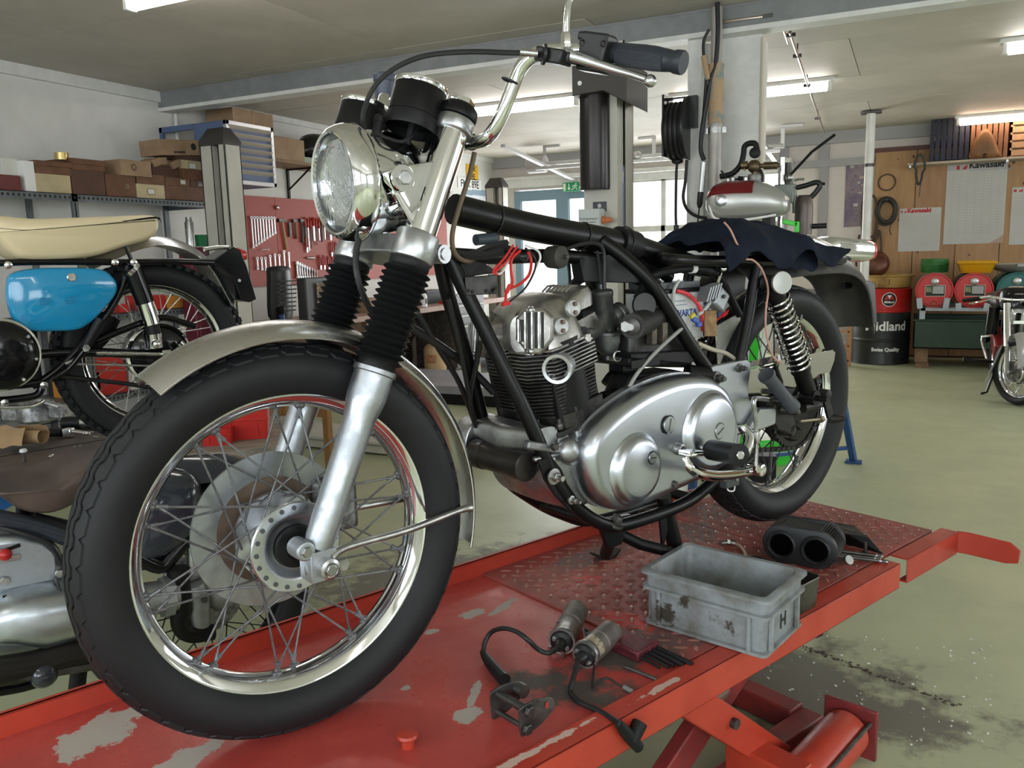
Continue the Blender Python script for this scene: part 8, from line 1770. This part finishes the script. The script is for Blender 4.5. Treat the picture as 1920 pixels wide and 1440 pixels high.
for i in range(7):obj('hose_turn',MB().torus((.01*sin(i*2),-.03+.018*(i%4),.01*cos(i*3)),(.05*sin(i),1,.05*cos(i)),w*(.72+.04*(i%3)),.016,36,8,sx=1.45 if False else 1,sy=1.45),mat('old_hose',(.03,.028,.025),.5),t)
obj('nail',MB().tube([(0,.06,w*1.0),(0,-.06,w*1.02)],.008,6),steel_dk,t);obj('hose_tail',MB().tube([(.05,-.02,-w*1.2),(.04,-.01,-w*1.7),(.06,0,-w*2.2)],.005,6),cable_k,t)
t=thing('strap_bundle','bundle of brown leather straps hanging beside the coiled hose','straps',wp(1635,440,.12));oo=V(t.location);stm=mat('strap_leather',(.085,.05,.032),.6,var=.3)
for pts in(((1618,470),(1616,400),(1620,375),(1632,366),(1643,378),(1644,430),(1638,480),(1640,520)),((1628,480),(1640,440),(1650,435),(1652,480),(1648,520)),((1612,440),(1605,470),(1606,500)),((1632,445),(1648,438),(1640,452),(1628,455)),((1645,400),(1640,460),(1652,520))):obj('strap',MB().tube([WY(a,b,YB-.12)-oo for a,b in pts],.014,6,k=4),stm,t)
DYC=9.55
dx0,dx1=WZ(1598,676,0),WZ(1702,676,0);dr_=.29;dcx=WY(1650,620,DYC).x;zd=WY(1650,541,DYC-.2).z;zs_=WY(1650,587,DYC-.29).z
dblk=mat('drum_black',(.02,.022,.022),.32);dred=mat('drum_red',(.52,.02,.018),.3)
t=thing('oil_drum','upright black and red oil drum with white lettering, left of trough','oil drum',(dcx,DYC,0));dob=t
obj('shell',MB().lathe([(dr_-.004,0),(dr_+.003,.008),(dr_,.02),(dr_,zd*.30),(dr_+.008,zd*.315),(dr_+.008,zd*.33),(dr_,zd*.345),(dr_,zs_)],(0,0,0),(0,0,1),48),dblk,t,sharp=30)
obj('red_band',MB().lathe([(dr_,zs_),(dr_+.007,zs_+.01),(dr_+.007,zs_+.025),(dr_,zs_+.035),(dr_,zd-.015),(dr_+.005,zd-.005),(dr_-.01,zd),(dr_-.02,zd-.015),(.002,zd-.015)],(0,0,0),(0,0,1),48),dred,t,sharp=30)
va=math.atan2(-DYC,-dcx)
def drum_text(s,fs,z,par,rad_,ang,mt,bold=.002):
 q=text3('lettering',s,(0,0,0),(1,0,0),(0,0,1),fs,mt,None,align='CENTER',bold=bold);me=q.data
 for v in me.vertices:
  x,zz_=v.co.x,v.co.y;a=ang+x/rad_;r=rad_+.0012+v.co.z;v.co=V((cos(a)*r,sin(a)*r,z+zz_))
 q.parent=par;q.matrix_local=Matrix.Identity(4);me.update();return q
drum_text('Midland',.135,WY(1655,620,DYC-.29).z,t,dr_,va+.22,whitet,.003);drum_text('Swiss Quality',.052,WY(1655,659,DYC-.29).z,t,dr_,va+.22,whitet)
ea=va+.26;ez_=WY(1680,562,DYC-.29).z
def curved_disc(r,mt,off,name,sc=1):
 R=[[V((cos(ea+cos(2*pi*j/28)*rr*r/dr_)*(dr_+off),sin(ea+cos(2*pi*j/28)*rr*r/dr_)*(dr_+off),ez_+sin(2*pi*j/28)*rr*r))for j in range(28)]for rr in(1,.6,.02)]
 obj(name,MB().rings(R,cap=False),mt,dob)
curved_disc(.073,whitet,.0012,'emblem_ring');curved_disc(.066,blackt,.002,'emblem_disc')
def cpoly(pts,mt,off,name):obj(name,MB().add([V((cos(ea+x/dr_)*(dr_+off),sin(ea+x/dr_)*(dr_+off),ez_+z))for x,z in pts],[tuple(range(len(pts)))]),mt,dob)
cpoly([(-.052,.0),(-.025,.045),(.0,.0)],dred,.0035,'emblem_wing');cpoly([(.0,.0),(.025,.045),(.052,.0)],dred,.0035,'emblem_wing');cpoly([(-.022,.045),(.022,.045),(0,.008)],whitet,.004,'emblem_peak')
q=drum_text('Midland',.03,ez_-.035,t,dr_+.0025,ea,whitet,.001)
t=thing('wash_basin','yellow brown plastic basin standing on the upright drum','basin',(dcx+.05,DYC-.02,zd));hb3=WY(1670,516,DYC-.25).z-zd
obj('bowl',MB().lathe([(.2,0),(.22,.01),(.24,hb3*.85),(.26,hb3*.9),(.265,hb3),(.24,hb3),(.215,.02),(.002,.015)],(0,0,0),(0,0,1),40),mat('dirty_yellow_plastic',(.42,.27,.08),.5,col2=(.2,.11,.04),vscale=6,lo=.35,hi=.55),t);obj('mark',MB().bx(.02,.027,-.262,-.258,hb3*.3,hb3*.7),blackm,t)
t=thing('copper_lid','round dark brown bowl leaning on the basin','bowl',(dcx-.08,DYC+.05,zd+hb3));obj('bowl',MB().lathe([(.14,-.01),(.145,0),(.135,.03),(.1,.055),(.03,.07),(.002,.071)],(0,-.05,.11),(-.1,-1,.25),36),mat('rust_brown_bowl',(.13,.045,.02),.35,.3,var=.3),t);obj('foot',MB().bx(-.05,.05,-.05,.06,0,.02),steel_dk,t)
gx0,gx1=WY(1712,640,9.1).x,1.75
zg0,zg1=WY(1770,654,9.1).z,WY(1770,601,9.1).z
t=thing('drip_trough','dark green steel trough on timber blocks under the red drums','trough',((gx0+gx1)/2,9.42,0));w=(gx1-gx0)/2
gtm=mat('dark_green_trough',(.022,.05,.028),.45,var=.2);
obj('tub',MB().bx(-w,w,-.32,-.31,zg0,zg1).bx(-w,w,.40,.41,zg0,zg1).bx(-w,-w+.01,-.32,.41,zg0,zg1).bx(w-.01,w,-.32,.41,zg0,zg1).bx(-w,w,-.32,.41,zg0,zg0+.01),gtm,t);obj('rolled_edge',MB().tube([(-w,-.32,zg1),(w,-.32,zg1),(w,.41,zg1),(-w,.41,zg1)],.012,8,closed=True),gtm,t)
for x in(-w+.08,0,w-.1):obj('timber_block',MB().bx(x-.06,x+.06,-.28,.36,.06,zg0).bx(x-.05,x+.07,-.26,.34,0,.06),mat('old_timber',(.22,.13,.08),.8,var=.3,vscale=6),t,bev=.003)
clm=mat('pale_blue_steel',(.42,.46,.52),.5);zc2=WY(1770,577,9.05).z
cr2=thing('drum_cradle','pale blue steel cradle holding the lying drums over the trough','cradle',((gx0+gx1)/2,9.42,zg1));
obj('front_beam',MB().bx(-w+.05,w-.05,-.34,-.29,zc2-zg1-.035,zc2-zg1),clm,cr2,bev=.002);obj('rear_beam',MB().bx(-w+.05,w-.05,.3,.35,zc2-zg1-.035,zc2-zg1),clm,cr2,bev=.002)
for x in(-w+.07,w-.07):[obj('post',MB().bx(x-.025,x+.025,y_,y_+.05,.013,zc2-zg1),clm,cr2)for y_ in(-.34,.3)]
for i,px in enumerate((1724,1774,1797,1850)):x=WY(px,572,9.05).x-cr2.location.x;hgt=(WY(px,566 if i<2 else 573,9.05).z-zc2);obj('stop_block',MB().box((x,-.392,zc2-zg1+hgt*.8),(.05,.03,max(.06,hgt*1.8)),Matrix.Rotation(.12 if i%2 else-.12,3,'Y')),clm,cr2)
def lying(px,py,r,label,facem,bodym,lab=True,y=9.06,L=.74):
 c=WY(px,py,y);t=thing('oil_drum',label,'oil drum',(c.x,y,zc2),0,'drums lying on the cradle');c2=V((0,0,r+.005))
 obj('body',MB().lathe([(r,.02),(r,L*.33),(r+.008,L*.34),(r+.008,L*.36),(r,L*.37),(r,L),(r*.9,L+.01),(.002,L)],c2,(0,1,0),44),bodym,t,sharp=30)
 obj('head',MB().lathe([(r*.93,.012),(.002,.014)],c2,(0,1,0),44),facem,t);obj('chime',MB().lathe([(r*.93,.02),(r*.96,0),(r+.004,0),(r+.006,.02),(r+.002,.12)],c2,(0,1,0),44,cap=False),facem,t)
 obj('bung',MB().lathe([(.036,0),(.036,.012),(.028,.018),(.002,.018)],c2+V((0,.012,r*.52)),(0,-1,0),20),steel,t);obj('tap',MB().lathe([(.022,0),(.018,.05)],c2+V((.0,.01,-r*.78)),(0,-1,0),12),mat('rusty_tap',(.3,.08,.04),.5),t)
 if lab:
  lb_=obj('label',MB().bx(-.5*r,.58*r,.009,.012,-.36*r,.32*r),mat('label_pale',(.6,.56,.48),.6),t,loc=c2);obj('label_dark',MB().bx(-.47*r,.55*r,.0075,.009,-.33*r,.29*r),blackt,t,loc=c2);obj('label_text',MB().bx(-.1*r,.5*r,.006,.0075,-.2*r,.25*r),mat('label_grey',(.36,.36,.35),.6),t,loc=c2);obj('label_picture',MB().bx(-.44*r,-.15*r,.006,.0075,-.12*r,.22*r),mat('label_pic',(.25,.3,.15)if px<1780 else(.32,.12,.2),.5,var=.5,vscale=40),t,loc=c2)
 return t
rl=(WY(1790,548,9.06).x-WY(1752,548,9.06).x)*.93
brn=mat('grey_brown_drum',(.2,.17,.14),.4,.4)
ta_=lying(1752,546,rl,'red faced oil drum lying on the cradle under green tub',dred,brn);tb2=lying(1826,548,rl,'red faced oil drum lying on the cradle under the yellow tray',dred,mat('black_drum_body',(.03,.03,.03),.35));lying(1906,546,rl,'teal oil drum lying on the cradle behind the parked motorcycle',mat('teal_drum',(.01,.12,.11),.4),mat('teal_drum',(.01,.12,.11),.4),False)
zt3=zc2+2*rl+.005
t=thing('green_tub','green round tub standing on the left lying drum','tub',(ta_.location.x+.0,9.5,zt3));w=(WY(1770,500,9.4).x-WY(1717,500,9.4).x)/2;h=max(.1,WY(1745,486,9.3).z-zt3);obj('tub',MB().lathe([(w*.94,0),(w,.01),(w,h),(w*.95,h),(w*.9,.015),(.002,.012)],(0,0,0),(0,0,1),32),mat('green_tub',(.03,.16,.035),.4),t);obj('rib',MB().lathe([(w+.004,h*.55),(w+.006,h*.6),(w+.004,h*.65)],(0,0,0),(0,0,1),32,cap=False),mat('green_tub',(.03,.16,.035),.4),t)
t=thing('yellow_tray','yellow plastic tray lying on the middle drum','tray',(tb2.location.x+.02,9.35,zt3));w=(WY(1868,500,9.2).x-WY(1798,500,9.2).x)/2;obj('tray',MB().rings([rrect(w*.8,.2,.03,0),rrect(w,.26,.03,.10),rrect(w*.97,.25,.03,.10),rrect(w*.77,.19,.03,.008)]),mat('yellow_plastic',(.62,.33,.01),.35),t);obj('rim',MB().tube(rrect(w*1.02,.265,.03,.10),.012,8,closed=True),mat('yellow_plastic',(.62,.33,.01),.35),t)
p=WY(1912,515,9.1);t=thing('grey_pan','shallow grey pan lying on the teal drum','pan',(p.x,9.35,zt3));obj('pan',MB().lathe([(.12,0),(.16,.01),(.30,.075),(.305,.08),(.29,.078),(.14,.012),(.002,.01)],(0,0,0),(0,0,1),36),mat('grey_enamel',(.36,.35,.32),.5),t);obj('spout',MB().bx(-.03,.03,-.32,-.28,.06,.08),mat('grey_enamel',(.36,.35,.32),.5),t)
t=thing('orange_frame','narrow orange wooden frame with papers beside the upright drum','frame',WZ(1591,686,0));oo=V(t.location);wfm=mat('orange_wood',(.42,.2,.09),.5)
obj('post',MB().bx(-.02,.02,-.02,.02,0,.5),wfm,t);obj('post',MB().bx(-.3,-.26,-.02,.02,0,.5),wfm,t);
for z in(.05,.2,.35):obj('shelf',MB().bx(-.28,0,-.02,.06,z,z+.015),wfm,t)
obj('papers',MB().bx(-.26,-.03,0,.05,.065,.11).bx(-.26,-.05,0,.05,.215,.25),white,t)['kind']='stuff'
gp0=WZ(1905,764,0);PYW=gp0.y;RW2=.262
pk_=thing('motorcycle','small black vintage motorcycle with red toolbox parked before the drums','motorcycle',(gp0.x+.02,PYW+.1,0),0)
po=V(pk_.location);yawp=rad(2)
pk_.rotation_euler=(0,0,yawp)
def PL(px,py,ly=0):
 w_=WY(px,py,po.y+ly)-po;c,s=cos(-yawp),sin(-yawp);return V((w_.x*c-w_.y*s,w_.x*s+w_.y*c,w_.z+po.z))
wh=node('front_wheel',pk_,(0,0,RW2),(0,0,rad(32)))
sc_=RW2/.332
obj('tyre',MB().lathe([(r*sc_,h*.85)for r,h in tyre_prof()],(0,0,0),(1,0,0),56,cap=False),tyre_m,wh);obj('rim',MB().lathe([(r*sc_,h*.85)for r,h in rimp()],(0,0,0),(1,0,0),56,cap=False),chrome,wh)
for i in range(28):
 a=2*pi*i/28;s=-1 if i%2 else 1;a2=a+(.45 if i%4<2 else-.45);obj('spoke',MB().tube([(s*.03,cos(a)*.06,sin(a)*.06),(0,cos(a2)*.185,sin(a2)*.185)],.0018,4),chrome_old,wh)
obj('brake_drum',MB().lathe([(.02,-.06),(.05,-.055),(.09,-.045),(.095,-.03),(.095,.04),(.03,.05)],(0,0,0),(1,0,0),32),alu_dirty,wh);obj('drum_ring',MB().torus((-.048,0,0),(1,0,0),.085,.006,30,6),chrome,wh);obj('axle',MB().tube([(-.10,0,0),(.1,0,0)],.012,10),steel,wh)
blk=black_b
rk=rad(27);fdir=V((0,sin(rk),cos(rk)))
for s in(-1,1):
 obj('fork_slider',MB().tube([V((s*.085,-.02,RW2-.02)),V((s*.085,-.02,RW2))+fdir*.2],.022,14),steel,pk_);obj('fork_tube',MB().tube([V((s*.085,-.02,RW2))+fdir*.2,V((s*.085,-.02,RW2))+fdir*.56],.026,14),chrome if s<0 else blk,pk_)
rows=[]
for i in range(17):
 t_=rad(-25)+rad(190)*i/16;rows.append([V((.06*u,-cos(t_)*-(RW2+.035)*1.0,RW2+sin(t_)*(RW2+.035)-.02*u*u))for u in[-1+2*k/6 for k in range(7)]])
solid('front_mudguard',MB().grid(rows,.003),mat('pale_grey_fender',(.5,.5,.5),.2,.4),pk_,sharp=60)
hc2=V((0,.12,RW2))+fdir*.46;hd2=V((0,-1,.05))
obj('headlamp',MB().lathe([(.004,-.14),(.05,-.12),(.08,-.06),(.085,0),(.08,.01)],hc2,hd2,32),blk,pk_);obj('lamp_rim',MB().lathe([(.085,-.005),(.09,.005),(.085,.02),(.076,.022)],hc2,hd2,32,cap=False),chrome,pk_);obj('lamp_glass',MB().lathe([(.078,.015),(.05,.03),(.003,.036)],hc2,hd2,28),mat('lamp_glass_pale',(.7,.72,.7),.1,.4),pk_)
bz2=RW2+.56*cos(rk);by2=.56*sin(rk)
obj('handlebar',MB().tube([(-.34,by2+.16,bz2+.02),(-.2,by2+.06,bz2+.05),(-.08,by2+.02,bz2+.03),(.08,by2+.02,bz2+.03),(.2,by2+.06,bz2+.05),(.34,by2+.16,bz2+.02)],.011,10,k=5),chrome,pk_)
for s in(-1,1):obj('grip',MB().tube([(s*.26,by2+.10,bz2+.035),(s*.37,by2+.19,bz2+.012)],.017,12),rubber,pk_);obj('lever',MB().tube([(s*.18,by2-.0,bz2+.04),(s*.26,by2+.02,bz2+.015),(s*.34,by2+.08,bz2-.005)],.006,8,k=4),chrome,pk_)
obj('fuel_tank',blob_loft([(V((0,.28,.78)),V((.06,0,0)),V((0,0,.06))),(V((0,.36,.79)),V((.12,0,0)),V((0,0,.10))),(V((0,.52,.78)),V((.13,0,0)),V((0,0,.10))),(V((0,.68,.74)),V((.08,0,0)),V((0,0,.06)))],24),blk,pk_,sharp=60)
obj('saddle',blob_loft([(V((0,.68,.74)),V((.08,0,0)),V((0,0,.05))),(V((0,.8,.75)),V((.14,0,0)),V((0,0,.06))),(V((0,1.05,.76)),V((.15,0,0)),V((0,0,.06))),(V((0,1.2,.76)),V((.10,0,0)),V((0,0,.05)))],24),mat('seat_black_brown',(.03,.024,.026),.35),pk_,sharp=60)
obj('frame',MB().tube([(0,by2,bz2-.08),(0,.32,.5),(0,.42,.25),(0,.85,.22),(0,1.0,.4),(0,1.0,.68)],.02,12,k=4),blk,pk_);obj('engine',MB().box((0,.58,.36),(.18,.24,.24)).lathe([(.07,-.05),(.07,.18)],(0,.5,.48),(0,-.3,1),20),alu_dirty,pk_,bev=.02)
obj('red_toolbox',MB().box((-.10,.52,.42),(.07,.30,.15),Matrix.Rotation(.5,3,'X')),mat('dark_red_toolbox',(.2,.015,.015),.35),pk_,bev=.02);obj('knee_shield',MB().tube([(-.14,.5,.72),(-.15,.52,.5)],.045,16),blk,pk_)
obj('leg_guard',MB().grid([[V((-.13-.03*i+.05*j,.05+.16*j+.02*i,.45-.1*i))for j in range(2)]for i in range(4)],.006),mat('pale_grey_fender',(.5,.5,.5),.2,.4),pk_)
obj('foot_rest',MB().tube([(-.1,.55,.26),(-.26,.52,.27),(-.34,.51,.28)],[.012,.012,.02],10),rubber,pk_);obj('kick_starter',MB().tube([(-.16,.6,.28),(-.2,.62,.42),(-.2,.64,.46),(-.12,.64,.47)],.01,10),chrome,pk_);obj('side_stand',MB().tube([(-.1,.5,.22),(-.16,.45,.02),(-.2,.43,.008)],.010,8),blk,pk_)
obj('rear_tyre',MB().lathe([(r*sc_,h*.85)for r,h in tyre_prof()],(0,1.22,RW2),(1,0,0),48,cap=False),tyre_m,pk_);obj('rear_rim',MB().lathe([(r*sc_,h*.85)for r,h in rimp()],(0,1.22,RW2),(1,0,0),48,cap=False),chrome,pk_)
rows=[]
for i in range(13):
 t_=rad(10)+rad(150)*i/12;rows.append([V((.07*u,1.22+cos(t_)*(RW2+.05),RW2+.02+sin(t_)*(RW2+.05)-.03*u*u))for u in[-1+2*k/6 for k in range(7)]])
solid('rear_mudguard',MB().grid(rows,.003),blk,pk_,sharp=60)
obj('emblem_bar',MB().bx(-.04,.04,-.004,0,-.012,.012),chrome,pk_,loc=(0,.2,.62))
